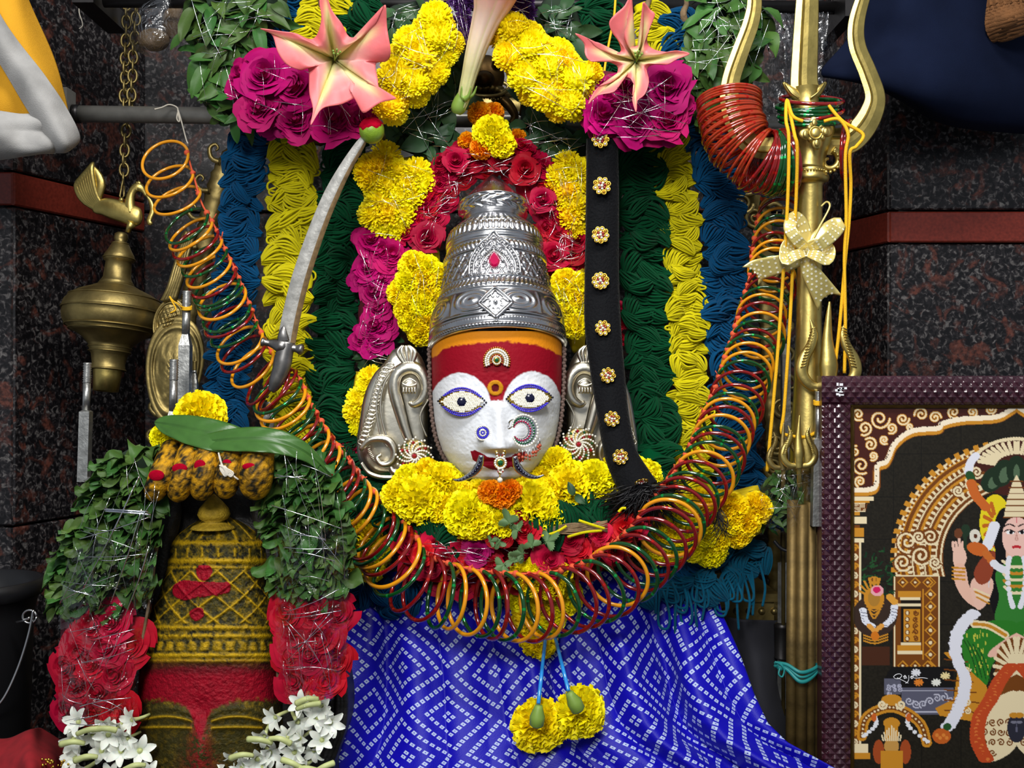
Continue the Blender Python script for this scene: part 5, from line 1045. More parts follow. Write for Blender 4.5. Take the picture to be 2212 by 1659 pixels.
# septum pendant
T = Thing('nose_pendant', 'gold pendant with a dark green stone and pearl hanging over the lips', 'jewel', W(1081, 1045, .12)); dn = .112
mb = MB(); mb.tube(Warr(cr([(1072, 974, .113), (1074, 984, dn), (1080, 990, dn), (1088, 984, dn), (1090, 973, .113)], 16)), 3.0 * S0, 6); disc(mb, 1081, 1000, dn, 15, 14); disc(mb, 1080, 1022, dn, 4); mb.tube(Warr([(1080, 1022, dn), (1080, 1032, dn)]), 1.2 * S0, 5); T.part('setting', mb, M['gold'])
stones(T, 'rhinestones', ringp(1081, 1000, 11.5, 16) + ringp(1081, 1016, 5, 5) + [(1073, 978), (1074, 985), (1088, 979), (1089, 986)], 2.5, 'diamond', base=dn, off=.0012); stones(T, 'green_stone', [(1081, 1000)], 6, 'emerald', base=dn, off=.001, k=10); stones(T, 'red_stones', [(1078, 983), (1085, 983), (1076, 1019), (1086, 1019)], 1.8, 'garnet', base=dn, off=.002)
mb = MB(); mb.ball(W(1080, 1037, dn), 5.5 * S0, k=12, rings=8); T.part('pearl', mb, M['pearl'])
# fangs
for pts, lab in (([(1040, 984), (1036, 1002), (1026, 1018), (1010, 1030), (992, 1037), (979, 1036)], 'curved silver fang jewel with blue stones at the viewer left mouth corner of the mask'), ([(1112, 986), (1116, 1004), (1126, 1018), (1142, 1028), (1160, 1031), (1175, 1026)], 'curved silver fang jewel with blue stones below the crescent nose ring')):
    T = Thing('fang_jewel', lab, 'jewel', W(pts[-1][0], 1042, .1)); dn = .108; p = cr([(x, y, dn - .0012 * i) for i, (x, y) in enumerate(pts)], 40); w_ = np.r_[np.linspace(5, 8.5, 12), np.linspace(8.4, 1.2, 28)]
    mb = MB(); mb.tube(Warr(p), w_ * S0, 8, flat=.5); T.part('horn', mb, M['silver']); mb = MB()
    for k in range(3, 36, 3): mb.ball(W(p[k][0], p[k][1], p[k][2] + w_[k] * S0 * .45), max(w_[k] * .52, 1.3) * S0, k=7, rings=5)
    T.part('blue_stones', mb, M['pupil'], kind='stuff')

# ---------------- silver ear plates
def earplate(fx, label, dd, x0, cut=None):
    """fx maps x so the right ear mirrors the left"""
    T = Thing('ear_ornament', label, 'ornament', W(fx(850), 1040, dd)); s = SP(dd)
    q = lambda l: [(fx(x), y) for x, y in l]
    outl = [(872, 746), (900, 752), (922, 790), (926, 850), (926, 930), (924, 1000), (890, 1030), (840, 1042), (800, 1034), (774, 1000), (768, 962), (776, 900), (786, 850), (806, 806), (832, 778), (848, 752)]
    body = patch(T, 'plate', cr([(fx(x), y) for x, y in outl], 60, True), dd, 9, M['silverear'], back=.010)
    tb = lambda mb, pts, r, h, k=8, n=30, flat=.8: mb.tube(Warr(cr([(fx(x), y, dd + h) for x, y in pts], n)), np.interp(np.linspace(0, 1, n), np.linspace(0, 1, len(np.atleast_1d(r))), np.atleast_1d(r)) * s, k, flat=flat)
    mb = MB(); tb(mb, [(906, 1000), (880, 940), (862, 880), (852, 836), (860, 806), (886, 794), (910, 806), (920, 836), (912, 862), (894, 874), (884, 868)], [6, 11, 14, 15, 15, 15, 14, 13, 11, 8, 4], .014); T.part('trunk', mb, M['silverear'])
    mb = MB(); tb(mb, [(836, 792), (812, 830), (800, 880), (796, 930), (800, 960)], 2.2, .008); tb(mb, [(850, 800), (830, 830), (822, 880), (834, 940), (860, 990)], 2.4, .011); tb(mb, [(844, 800), (822, 834), (813, 880), (822, 940), (838, 966)], 2.2, .010)
    for k in range(19):
        t = k / 18; x = 842 - 60 * t ** .6 + 6 * math.sin(PI * t); y = 790 + 165 * t; mb.tube(Warr([(fx(x + 9 * math.cos(a)), y + 6 * math.sin(a), dd + .008) for a in np.linspace(0, 2 * PI, 11)]), 2.2 * s, 5)
    T.part('bead_border', mb, M['silverear'], kind='stuff')
    mb = MB(); tb(mb, [(778, 972), (800, 950), (836, 950), (852, 974), (846, 998), (826, 1004), (814, 990), (824, 982)], [5, 8, 9, 9, 8, 7, 6, 4], .012); tb(mb, [(780, 1000), (800, 1024), (840, 1032), (880, 1022)], [4, 5, 5, 3], .008); tb(mb, [(842, 1000), (852, 1020), (884, 1022), (896, 1008)], [4, 9, 8, 3], .010)
    for k in range(18): t = k / 17; tb(mb, [(792 + 6 * t + 50 * t ** 2, 966 + 54 * t ** .8), (800 + 6 * t + 50 * t ** 2, 964 + 50 * t ** .8)], 1.4, .008, n=4)
    T.part('scroll', mb, M['silverear'], kind='stuff')
    mb = MB()
    for k in range(5): a = -1.0 + .5 * k; tb(mb, [(884, 796), (880 + 16 * math.sin(a), 780 - 8 * math.cos(a)), (878 + 22 * math.sin(a), 764 - 8 * math.cos(a)), (876 + 8 * math.sin(a), 746)], [3, 5, 5, 2], .014, n=12)
    tb(mb, [(850, 800), (880, 788), (915, 800)], 4, .016); T.part('bud', mb, M['silverear'], kind='stuff')
    mb = MB(); mb.ball(W(fx(884), 832, dd + .016), 1, k=14, rings=8, sc=(17 * s, 5 * s, 16 * s)); tb(mb, [(868, 828), (884, 818), (900, 828), (884, 834), (868, 828)], 1.8, .022, n=20)
    for k in range(5): tb(mb, [(872 + k * 6, 836), (871 + k * 6.4, 850)], [1.6, 2.6], .021, n=4)
    T.part('eye_motif', mb, M['silverear'], kind='stuff')
    mb = MB(); tb(mb, [(926, 862), (908, 900), (922, 944)], 2.2, .014, n=16, flat=1); T.part('fold_line', mb, M['silverear'])
    return T
earplate(lambda x: x, 'embossed silver ear ornament with a curled trunk facing the sabre side', .012, 0)
earplate(lambda x: 2144 - x + 4, 'embossed silver ear ornament mostly hidden behind the black braid', .002, 0)
for cx, cy, dd, lab in ((895, 985, .036, 'round earring of spiralling white and red stones on the exposed silver ear ornament'), (1250, 960, .036, 'round earring of spiralling white and red stones beside the black braid')):
    T = Thing('earring', lab, 'earring', W(cx, cy + 42, dd), 'pair of spiral stone earrings'); mb = MB(); disc(mb, cx, cy, dd, 36, 36, .003); T.part('plate', mb, M['brassdark'])
    sp = []; rd = []; gr = []
    for a in range(12):
        for k in range(9): r_ = 8 + k * 4.0; an_ = a * PI / 6 + k * .14; sp.append((cx + r_ * math.cos(an_), cy + r_ * math.sin(an_)))
        (rd if a % 2 else gr).append((cx + 29 * math.cos(a * PI / 6 + .95), cy + 29 * math.sin(a * PI / 6 + .95))); rd.append((cx + 18 * math.cos(a * PI / 6 + .62), cy + 18 * math.sin(a * PI / 6 + .62))) if a % 3 == 0 else 0
    stones(T, 'white_stones', sp, 2.5, 'diamond', base=dd, off=.0035); stones(T, 'red_stones', rd, 4.0, 'garnet', base=dd, off=.002); stones(T, 'green_stones', gr, 3.0, 'emerald', base=dd, off=.002); stones(T, 'center_stone', [(cx, cy)], 5.5, 'garnet', base=dd, off=.003, k=10)
    stones(T, 'center_ring', ringp(cx, cy, 9, 12), 2.2, 'diamond', base=dd, off=.004)

# ---------------- black braid with brooches and tassel
T = Thing('jewelled_braid', 'black velvet braid with gold flower brooches and hair tassel beside the crown', 'braid', W(1380, 1130, .08))
E = [(300, 1276, 1326, .012), (400, 1275, 1328, .012), (500, 1274, 1328, .014), (600, 1272, 1328, .018), (700, 1272, 1332, .026), (800, 1284, 1340, .036), (900, 1300, 1350, .050), (980, 1316, 1366, .064), (1030, 1338, 1392, .074), (1060, 1360, 1412, .080)]
rows = []
for y, a, b, dd in E: 
    sl = (b - a) * (.0 if y < 900 else (y - 900) * .0016); rows.append([(a, y + sl, dd - .006), (a + 3, y + sl, dd), ((a + b) / 2, y, dd + .004), (b - 3, y - sl, dd), (b, y - sl, dd - .006)])
o = T.part('velvet_strip', gridmb(loft(rows, 24, 90), False), M['velvet']); solidify(o, .004)
for i, (x, y, dd, sz, k) in enumerate(((1297, 302, .018, 20, 8), (1300, 402, .019, 21, 8), (1297, 508, .021, 20, 9), (1297, 607, .025, 20, 10), (1302, 709, .033, 18, 8), (1313, 811, .044, 18, 8), (1322, 905, .058, 18, 8), (1340, 987, .072, 18, 8), (1385, 1040, .082, 16, 8))):
    M_ = place(W(x, y, dd + .0055), Vector((.0, -1, .1)) if i < 8 else Vector((.2, -.5, -.8)), i * .3, sz * SP(dd)); key = 'brooch%d' % k
    if key not in globals():
        mb = MB()
        for j in range(k):
            a = 2 * PI * j / k; c_ = (.70 * math.cos(a), .70 * math.sin(a), .10); t = np.arange(12) * 2 * PI / 12; mb.tube(np.stack([c_[0] + .23 * np.cos(t), c_[1] + .23 * np.sin(t), np.full(12, .12)], 1), .07, 5, closed=True); mb.ball(c_, .15, 1 if j % 3 else 2, k=6, rings=4)
        for j in range(7): a = 2 * PI * j / 7; mb.ball((.32 * math.cos(a), .32 * math.sin(a), .16), .15, 1 if j % 2 else 3, k=6, rings=4)
        mb.ball((0, 0, .2), .18, 1, k=6, rings=4); t = np.arange(20) * 2 * PI / 20; mb.add(np.r_[[(0, 0, .04)], np.stack([.78 * np.cos(t), .78 * np.sin(t), np.zeros(20)], 1)], [(0, 1 + j, 1 + (j + 1) % 20) for j in range(20)])
        globals()[key] = mb.mesh('brooch', [M['gold'], M['diamond'], M['gold'], M['garnet']])
    T.put('brooch', globals()[key], M_, label='gold flower brooch with clear stones')
mb = MB(); r = random.Random(12)
for k in range(420):
    x0, y0 = r.uniform(1366, 1412), r.uniform(1046, 1072); a = r.uniform(1.4, 3.0) if r.random() > .3 else r.uniform(-.3, 1.5); L_ = r.uniform(40, 105); dd = .074 + r.uniform(-.012, .012)
    x1, y1 = x0 + L_ * math.cos(a), y0 + L_ * .85 * math.sin(a); mb.tube(Warr(cr([(x0, y0, dd), ((x0 + x1) / 2 + r.uniform(-12, 12), (y0 + y1) / 2 + r.uniform(-10, 10), dd + .008), (x1 + r.uniform(-8, 8), y1 + r.uniform(-4, 8), dd - .004)], 7)), .0005, 3, cap=False)
for k in range(30):
    x0, y0 = r.uniform(1540, 1556), r.uniform(1090, 1110); mb.tube(Warr(cr([(x0, y0, .074), (x0 + r.uniform(-4, 20), y0 + 30, .078), (x0 + r.uniform(-20, 40), y0 + r.uniform(40, 70), .076)], 6)), .0003, 3, cap=False)
mb.ball(W(1388, 1066, .066), 1, k=14, rings=8, sc=(32 * S0, 16 * S0, 24 * S0)); T.part('tassel', mb, M['hair'], kind='stuff')
# ================================================================ sabre and lime
T = Thing('sabre', 'curved old steel sabre with a cross-guard hilt leaning before the yellow wool', 'sabre', W(592, 842, .012))
cl = cr([(789, 296, .052), (748, 360, .046), (712, 430, .040), (680, 510, .034), (650, 600, .028), (630, 680, .022), (617, 748, .018)], 60)
tg = np.gradient(cl[:, :2], axis=0); tg /= np.linalg.norm(tg, axis=1)[:, None]; nr = np.stack([tg[:, 1], -tg[:, 0]], 1) * -1           # towards the right/edge side
hw = np.interp(np.linspace(0, 1, 60), [0, .06, .3, .7, 1], [7, 11, 17, 20, 20])
def strip(fr): return [np.c_[cl[:, :2] + nr * (hw * f)[:, None] * -1, cl[:, 2] + h] for f, h in fr]
mb = MB(); G = np.stack(strip([(-1, 0), (-.96, .0022), (.0, .0034), (.42, .0026)]), 1); gridmb(G, False, mb=mb); G2 = G.copy(); G2[..., 2] = cl[:, None, 2] * 2 - G[..., 2]; mb.add(Warr(G2).reshape(-1, 3), [q[::-1] for q in grid_faces(60, 4)]); T.part('blade', mb, M['sabre'])
mb = MB(); G = np.stack(strip([(.42, .0026), (.72, .0022), (1.0, 0)]), 1); gridmb(G, False, mb=mb); G2 = G.copy(); G2[..., 2] = cl[:, None, 2] * 2 - G[..., 2]; mb.add(Warr(G2).reshape(-1, 3), [q[::-1] for q in grid_faces(60, 3)]); T.part('blunt_edge', mb, M['sabreedge'])
d = .020; s = SP(d)
mb = MB(); mb.tube(Warr(cr([(563, 738, d), (585, 742, d), (612, 748, d), (634, 752, d), (657, 756, d)], 30)), np.r_[3, 9, 10, 9, 7, 8, 7, 8, 9, 10, 12, 14, 16, 17, 17, 17, 16, 14, 12, 10, 9, 8, 9, 8, 9, 11, 12, 12, 9, 2] * s, 14); g_ = T.part('cross_guard', mb, M['hilt'])
mb = MB(); mb.tube(Warr(cr([(620, 738, d), (613, 770, d), (606, 800, d), (594, 830, d), (586, 845, d)], 24)), np.r_[np.linspace(17, 20, 8), np.linspace(20, 17, 8), np.linspace(16, 7, 8)] * s, 14, flat=.8); T.part('grip', mb, M['hilt'])
mb = MB(); mb.tube(Warr(cr([(612, 736, d + .004), (611, 720, d + .005), (613, 704, d + .004)], 12)), np.array([13, 13, 12, 12, 11, 10, 9, 8, 6, 5, 3, 1]) * s, 8, flat=.3); T.part('langet', mb, M['hilt'])
T = Thing('lime', 'green lime with a red powdered top stuck on the sabre tip', 'lime', W(803, 306, .054)); c0 = W(803, 282, .054)
mb = MB(); mb.ball(c0, 1, k=24, rings=16, sc=(26 * S0, 26 * S0, 27 * S0)); T.part('skin', mb, M['lime'])
mb = MB(); n, k = 12, 40; v = [] 
for i in range(n):
    for j in range(k):
        a = 2 * PI * j / k; lim = 1.30 + .10 * math.sin(5 * a) + .06 * math.sin(11 * a + 1); th = lim * i / (n - 1); rr_ = 27.2 - 1.6 * (i == n - 1); v.append((rr_ * math.sin(th) * math.cos(a), rr_ * math.sin(th) * math.sin(a), rr_ * math.cos(th)))
v = np.array(v) @ np.array(Matrix.Rotation(-.12, 3, 'Y') @ Matrix.Rotation(.30, 3, 'X')).T; mb.add(v * S0 + np.array(c0), grid_faces(n, k, False, True)); T.part('kumkum_cap', mb, M['kumkum'])

# ================================================================ trumpet flowers
def star(name, label, thr, rim, lobes, d, depth, seed, tube_to, pale=.5):
    """rim: closed outline (x,y,dd) through tips and notches; lobes: tip points for the veins"""
    T = Thing(name, label, 'flower', W(thr[0], thr[1] + 90, d)); na, nr_ = 160, 22; R = cr(rim, na, True); mb = MB()
    G = np.zeros((nr_, na, 3)); Cc = np.zeros((nr_, na, 4)); pk, pw, yg = np.array(C(224, 100, 104)), np.array(C(240, 208, 200)), np.array(C(226, 228, 150))
    la = [math.atan2(y - thr[1], x - thr[0]) for x, y in lobes]
    for j in range(na):
        x, y, dd = R[j]; a = math.atan2(y - thr[1], x - thr[0]); ln = math.hypot(x - thr[0], y - thr[1]); dv = min(abs((a - q + PI) % (2 * PI) - PI) for q in la)
        for i in range(nr_):
            t = i / (nr_ - 1); f = t; rho = .06 + .94 * f
            z = d - depth * (1 - min(1, rho * 1.35)) ** 2 + dd * rho ** 2 + .0035 * math.sin(dv * 5.5) * rho * (1 - .4 * rho)
            G[i, j] = (thr[0] + (x - thr[0]) * rho, thr[1] + (y - thr[1]) * rho, z)
            rr_ = rho * ln; vein = math.exp(-(dv * rr_ / (7 + 6 * (1 - rho))) ** 2) * sm(1.0, .55, rho); w_ = sm(.80, .10, rho) * (pale + .25) + .04
            c = pk * (1 - w_) + pw * w_; c = c * (1 - vein * .85) + yg * vein * .85; Cc[i, j] = c
    o = T.part('corolla', MB().add(Warr(G).reshape(-1, 3), grid_faces(nr_, na, False, True), 0, Cc.reshape(-1, 4)), M['pink'], colors=True); solidify(o, .0006)
    mb = MB(); p = cr([(thr[0], thr[1], d - depth * .8), tube_to], 8); mb.tube(Warr(p), np.linspace(16, 8, 8) * S0, 14, cap=False); tb = T.part('tube', MB().add(np.concatenate(mb.v), mb.f, 0, C(230, 226, 190)), M['pink'], colors=True)
    mb = MB()
    for k in range(5):
        a = k * 1.2; mb.tube(Warr(cr([(thr[0], thr[1] + 4, d - depth * .8), (thr[0] + 3 * math.cos(a) + 3, thr[1] - 8 + 3 * math.sin(a), d - depth * .3), (thr[0] + 8 * math.cos(a) + 5, thr[1] - 14 + 5 * math.sin(a), d + .002)], 8)), 1.3 * S0, 5); mb.ball(W(thr[0] + 8 * math.cos(a) + 5, thr[1] - 16 + 5 * math.sin(a), d + .002), 2.6 * S0)
    T.part('stamens', mb, M['stem'], kind='stuff'); return T
f_ = .010
star('trumpet_flower', 'wide open pink and white trumpet flower on the magenta roses above the sabre', (722, 128), [(700, -24, .012), (716, 20, .006), (738, 50, .002), (756, 80, -.004), (786, 72, .0), (812, 50, .008), (832, 10, .016), (836, 60, .008), (844, 112, .002), (836, 132, -.004), (812, 138, -.006), (816, 170, .0), (822, 196, .004), (856, 212, .012), (820, 222, .008), (786, 244, .006), (776, 226, .0), (784, 204, -.006), (740, 224, .004), (700, 232, .008), (684, 250, .012), (671, 270, .016), (676, 236, .010), (668, 200, .004), (666, 150, -.006), (650, 152, .002), (620, 140, .006), (600, 112, .008), (588, 76, .010), (562, 62, .016), (610, 68, .010), (640, 72, .006), (668, 84, -.006), (684, 76, -.002), (694, 40, .004), (690, 0, .010)],
     [(704, 0), (820, 60), (810, 200), (690, 240), (600, 80)], .066, .050, 1, (730, 110, -.01))
star('trumpet_flower', 'pink trumpet flower with narrow curled petals on the roses near the trident', (1374, 132), [(1364, -16, .014), (1356, 30, .008), (1346, 56, .004), (1350, 84, -.002), (1368, 100, -.008), (1382, 92, -.008), (1388, 66, .002), (1390, 30, .010), (1390, 4, .016), (1404, 20, .010), (1415, 32, .008), (1404, 60, .002), (1398, 90, -.006), (1412, 106, -.004), (1440, 112, .006), (1466, 110, .010), (1490, 116, .014), (1462, 128, .008), (1440, 140, .004), (1412, 140, -.004), (1398, 150, -.004), (1402, 176, .008), (1392, 204, .012), (1376, 218, .012), (1374, 242, .018), (1366, 214, .010), (1372, 190, .006), (1362, 170, .002), (1350, 168, -.004), (1340, 178, .004), (1326, 198, .010), (1290, 206, .012), (1270, 226, .018), (1290, 190, .010), (1320, 178, .006), (1332, 160, -.002), (1332, 142, -.006), (1300, 130, .004), (1276, 132, .008), (1264, 116, .010), (1262, 94, .010), (1242, 72, .016), (1268, 82, .010), (1286, 100, .006), (1312, 112, .002), (1340, 112, -.006), (1336, 90, .0), (1322, 70, .006), (1316, 48, .010), (1330, 30, .012), (1350, 12, .012)],
     [(1355, 20), (1398, 30), (1470, 118), (1374, 220), (1290, 205), (1262, 105)], .060, .030, 2, (1372, 140, -.0), pale=.42)
T = Thing('trumpet_flower', 'long trumpet flower standing upright above the crown, seen from its tube side', 'flower', W(985, 250, .0)); d = .018; s = SP(d)
p = cr([(992, 240, d - .02), (1000, 218, d - .018), (1012, 170, d - .01), (1028, 110, d), (1046, 55, d + .006), (1062, 10, d + .012), (1076, -40, d + .02), (1082, -70, d + .026)], 50); rad = np.interp(np.linspace(0, 1, 50), [0, .1, .3, .5, .65, .8, .92, 1], [9, 12, 16, 24, 32, 48, 74, 96])
v, f = tubev(Warr(p), rad * s, 60, cap=False); v = v.reshape(50, 60, 3); c_ = v.mean(1, keepdims=True); rib = 1 + .06 * np.abs(np.sin(np.arange(60) * 5 * PI / 60 * 2))[None, :, None]; v = c_ + (v - c_) * rib
tt = np.linspace(0, 1, 50)[:, None, None]; base = np.array(C(214, 210, 150)) * (1 - sm(.25, .6, tt)) + np.array(C(246, 214, 196)) * sm(.25, .6, tt); base = base * (1 - sm(.6, .98, tt)) + np.array(C(224, 92, 100)) * sm(.6, .98, tt); vein = (np.abs(np.sin(np.arange(60) * 5 * PI / 60 * 1.0))[None, :, None] < .22) * (1 - sm(.6, .95, tt)) * .5
cc = base * (1 - vein) + np.array(C(206, 206, 130)) * vein; mb = MB(); mb.add(v.reshape(-1, 3), f, 0, np.broadcast_to(cc, (50, 60, 4)).reshape(-1, 4)); o = T.part('corolla', mb, M['pink'], colors=True); solidify(o, .0008)
mb = MB(); mb.tube(Warr(cr([(986, 246, d - .022), (992, 228, d - .02), (1000, 212, d - .018), (1006, 204, d - .016)], 12)), np.array([9, 13, 16, 17, 17, 17, 17, 16, 16, 15, 15, 14.]) * s, 12, cap=False)
for k in range(5): a = k * 1.25; mb.tube(Warr(cr([(1004, 214, d - .012), (1008 + 14 * math.cos(a), 204 + 3 * math.sin(a), d - .016 + .008 * math.sin(a)), (1012 + 18 * math.cos(a), 186, d - .012 + .008 * math.sin(a))], 8)), np.linspace(7, 1, 8) * s, 6)
T.part('calyx', mb, M['stem'], kind='stuff')

# ================================================================ bangles
def bangle_mesh(name, m, glit=None, tr_=.066, nseg=84, k=8, seed=0):
    r = random.Random(seed); t = np.arange(nseg) * 2 * PI / nseg; v, f = tubev(np.stack([np.cos(t), np.sin(t), np.zeros(nseg)], 1), tr_, k, closed=True); mi = [0] * len(f)
    if glit:
        for b in range(7):
            i = int(b * nseg / 7) + r.randrange(3)
            for j in range(k): mi[(i % nseg) * k + j] = 1
    return mkmesh(name, v, f, [m] + ([glit] if glit else []), True, None, mi)
BG = {'y': bangle_mesh('bangle_amber', M['b_yellow'], tr_=.068), 'g': bangle_mesh('bangle_green', M['b_green'], M['b_glit_g'], seed=1), 'r': bangle_mesh('bangle_red', M['b_red'], M['b_glit_r'], seed=2), 'o': bangle_mesh('bangle_orange', M['b_redorange'], M['b_glit_r'], tr_=.050, seed=3)}
# string of bangles: thread path on the inner side of the loop
TH = [(404, 330, -.060), (424, 400, -.055), (436, 440, -.052), (462, 486, -.048), (490, 545, -.044), (516, 600, -.038), (540, 660, -.032), (566, 722, -.026), (598, 776, -.010), (640, 806, .004), (676, 880, .014), (722, 952, .030), (762, 1004, .044), (806, 1060, .058), (858, 1110, .070), (898, 1160, .080), (930, 1200, .088), (1000, 1226, .098), (1070, 1236, .104), (1140, 1240, .106), (1200, 1234, .106), (1260, 1216, .104), (1320, 1176, .098), (1370, 1132, .094), (1400, 1090, .088), (1440, 1040, .080), (1476, 990, .070), (1502, 936, .060), (1520, 890, .050), (1540, 850, .042), (1560, 790, .034), (1584, 720, .026), (1602, 660, .018), (1618, 600, .010), (1626, 540, .002), (1636, 480, -.008), (1650, 420, -.016)]
T = Thing('bangle_string', 'long loop of amber, green and red glass bangles tied on thread around the idol', 'bangles', W(1106, 1390, .1))
th = arclen(cr(TH, 400), 1200); Lth = np.hypot(*np.diff(th[:, :2], axis=0).T).sum(); r = random.Random(21)
mb = MB(); mb.tube(Warr(th[::8]), .0011, 5)
pos_ = 0.0; i = 0; pat = 'ygrgyrygrrgy'; cx_, cy_ = 1090, 700
while pos_ < Lth:
    k = min(int(pos_ / Lth * 1199), 1197); x, y, dd = th[k]; a = th[min(k + 10, 1199)]; b = th[max(k - 10, 0)]; P1, P2 = W(*a), W(*b); t_ = (P1 - P2).normalized()
    f = pos_ / Lth; Rm = np.interp(f, [0, .1, .2, .35, .5, .65, .8, 1], [24.5, 24.5, 25, 27, 28.5, 27.5, 24, 21]) / 1000 * r.uniform(.97, 1.03)
    alpha = math.radians(np.interp(f, [0, .25, .35, .5, .62, .75, 1], [42, 44, 48, 40, 54, 58, 50]) + r.uniform(-7, 7))
    if i < 3: alpha = math.radians((62, 50, 45)[i])
    n = (-t_ * math.cos(alpha) + CAMV * math.sin(alpha)).normalized()
    out = Vector((t_.z, 0, -t_.x)) * -1                                # outward in the picture plane
    if (Vector((x - cx_, 0, -(y - cy_)))).dot(out) < 0: out = -out
    out = (out - n * out.dot(n)).normalized(); tied = W(x, y, dd)
    c = tied + out * Rm * .97 + Vector((r.uniform(-.001, .001), 0, r.uniform(-.001, .001)))
    ck = 'y' if i < 3 else pat[i % 12] if r.random() > .12 else r.choice('ygr')
    T.put('bangle', BG[ck], place(c, n, r.uniform(0, 6), Rm))
    mb.ball(tied, r.uniform(.0022, .0034), k=7, rings=5)
    if r.random() < .3: mb.tube([tied, tied + Vector((r.uniform(-.006, .006), -.004, r.uniform(-.002, .008)))], .0006, 4)
    pos_ += (46 if i < 3 else np.interp(f, [0, .2, .35, .5, .6, .75, 1], [20, 22, 21, 25, 23, 20, 19]) * r.uniform(.8, 1.2)); i += 1
T.part('thread', mb, M['thread_red'], kind='stuff')

# ================================================================ large brass trident
d = .030; s = SP(d)
T = Thing('brass_trident', 'large brass trident with curved prongs standing beside the wool garlands', 'trident', Vector((W(1745, 0, d).x, -d, 0)))
def prong(pts, wds, n=60, th=.55, m='brass'):
    """flat-sided prong with a central ridge"""
    p = cr([(x, y, d) for x, y in pts], n); tg = np.gradient(p[:, :2], axis=0); tg /= np.linalg.norm(tg, axis=1)[:, None]; nr = np.stack([-tg[:, 1], tg[:, 0]], 1); w_ = np.interp(np.linspace(0, 1, n), np.linspace(0, 1, len(wds)), wds)
    prof = [(-1, 0), (-.94, .45), (-.2, .62), (.18, .62), (.30, .80), (.42, .62), (.94, .45), (1, 0), (.94, -.45), (0, -.6), (-.94, -.45)]
    G = np.stack([np.c_[p[:, :2] + nr * (w_ * a)[:, None], p[:, 2] + w_ * th * b * s * 1.6] for a, b in prof], 1); mb = MB(); mb.add(Warr(G).reshape(-1, 3), grid_faces(n, len(prof), False, True) + [tuple(range(len(prof)))[::-1], tuple(range((n - 1) * len(prof), n * len(prof)))]); return mb
T.part('middle_prong', prong([(1746, -60), (1744, 0), (1740, 90), (1737, 170), (1740, 196)], [22, 25, 28, 30, 33]), M['brass'], smooth=False)
T.part('side_prong', prong([(1884, -60), (1866, -10), (1850, 50), (1852, 100), (1874, 155), (1890, 205), (1884, 240), (1862, 278), (1830, 304), (1780, 306)], [13, 15, 18, 19, 20, 22, 25, 28, 30, 30]), M['brass'], smooth=False)
T.part('side_prong', prong([(1622, -60), (1630, 0), (1622, 50), (1600, 110), (1580, 170), (1576, 220), (1594, 280), (1636, 318), (1690, 316), (1740, 306)], [13, 16, 18, 19, 20, 21, 22, 24, 24, 24]), M['brass'], smooth=False)
mb = MB()
for sx in (-1, 1): mb.tube(Warr(cr([(1738 + sx * 8, 214, d + .004), (1738 + sx * 30, 196, d + .006), (1738 + sx * 46, 178, d + .004)], 14)), np.linspace(17, 3, 14) * s, 8, flat=.7); mb.tube(Warr(cr([(1738 + sx * 12, 212, d + .012), (1738 + sx * 28, 200, d + .012), (1738 + sx * 42, 180, d + .008)], 12)), 2.2 * s, 6)
mb.tube(Warr([(1740, 190, d), (1742, 250, d), (1750, 300, d)]), np.array([30, 24, 30]) * s, 14); T.part('flared_collar', mb, M['brass'], kind='stuff')
mb = MB(); mb.tube(Warr(cr([(1754, 262, d), (1756, 290, d), (1752, 330, d), (1748, 366, d)], 16)), np.r_[30, 40, 44, 46, 46, 44, 42, 40, 38, 36, 34, 33, 33, 34, 35, 34] * s, 18); hub = T.part('hub', mb, M['brass'])
mb = MB(); hc = (1762, 287); dd = d + .026
for k in range(4):
    a = k * PI / 2 + PI / 2 - .12; c_ = W(hc[0] + 22 * math.cos(a), hc[1] + 22 * math.sin(a), dd); mb.ball(c_, 1, k=12, rings=8, sc=(12 * s, 5 * s, 15 * s) if k % 2 == 0 else (15 * s, 5 * s, 12 * s)); mb.ball(W(hc[0] + 22 * math.cos(a), hc[1] + 22 * math.sin(a), dd + .0025), 1, k=10, rings=6, sc=(6 * s, 3 * s, 8 * s))
    a += PI / 4; mb.ball(W(hc[0] + 17 * math.cos(a), hc[1] + 17 * math.sin(a), dd - .001), 8 * s, k=8, rings=6)
mb.ball(W(*hc, dd + .002), 1, k=14, rings=8, sc=(12 * s, 6 * s, 12 * s)); mb.tube(Warr([(hc[0] + 13 * math.cos(a), hc[1] + 13 * math.sin(a), dd + .003) for a in np.linspace(0, 2 * PI, 24)]), 2 * s, 6); T.part('rosette', mb, M['brass'], parent=hub, kind='stuff')
mb = MB(); a = np.linspace(-1.2, 4.6, 40); rr_ = np.linspace(26, 4, 40); mb.tube(Warr(np.stack([1790 + rr_ * np.cos(a), 348 + rr_ * np.sin(a), np.full(40, d + .006)], 1)), np.linspace(9, 3, 40) * s, 8)
for k in range(9): mb.ball(W(1790 + 24 * math.cos(-1 + k * .4), 348 + 24 * math.sin(-1 + k * .4), d + .010), 4 * s, k=8, rings=5)
T.part('scroll', mb, M['brass'], parent=hub, kind='stuff')
prof = [(366, 34), (372, 36), (376, 33), (380, 38), (386, 39), (392, 37), (395, 29), (398, 26), (402, 25), (700, 27), (860, 31), (940, 36), (1000, 38), (1016, 36), (1024, 18), (1120, 16)]
v, f = revolve([(r_ * s, (700 - y) * s) for y, r_ in prof] + [(16 * s, -W(0, 700, d).z + .001)], 40, Matrix.Translation(W(1747, 700, d)) @ Matrix.Rotation(math.radians(.8), 4, 'Y')); T.part('staff', MB().add(v, f), M['brass'])
mb = MB()
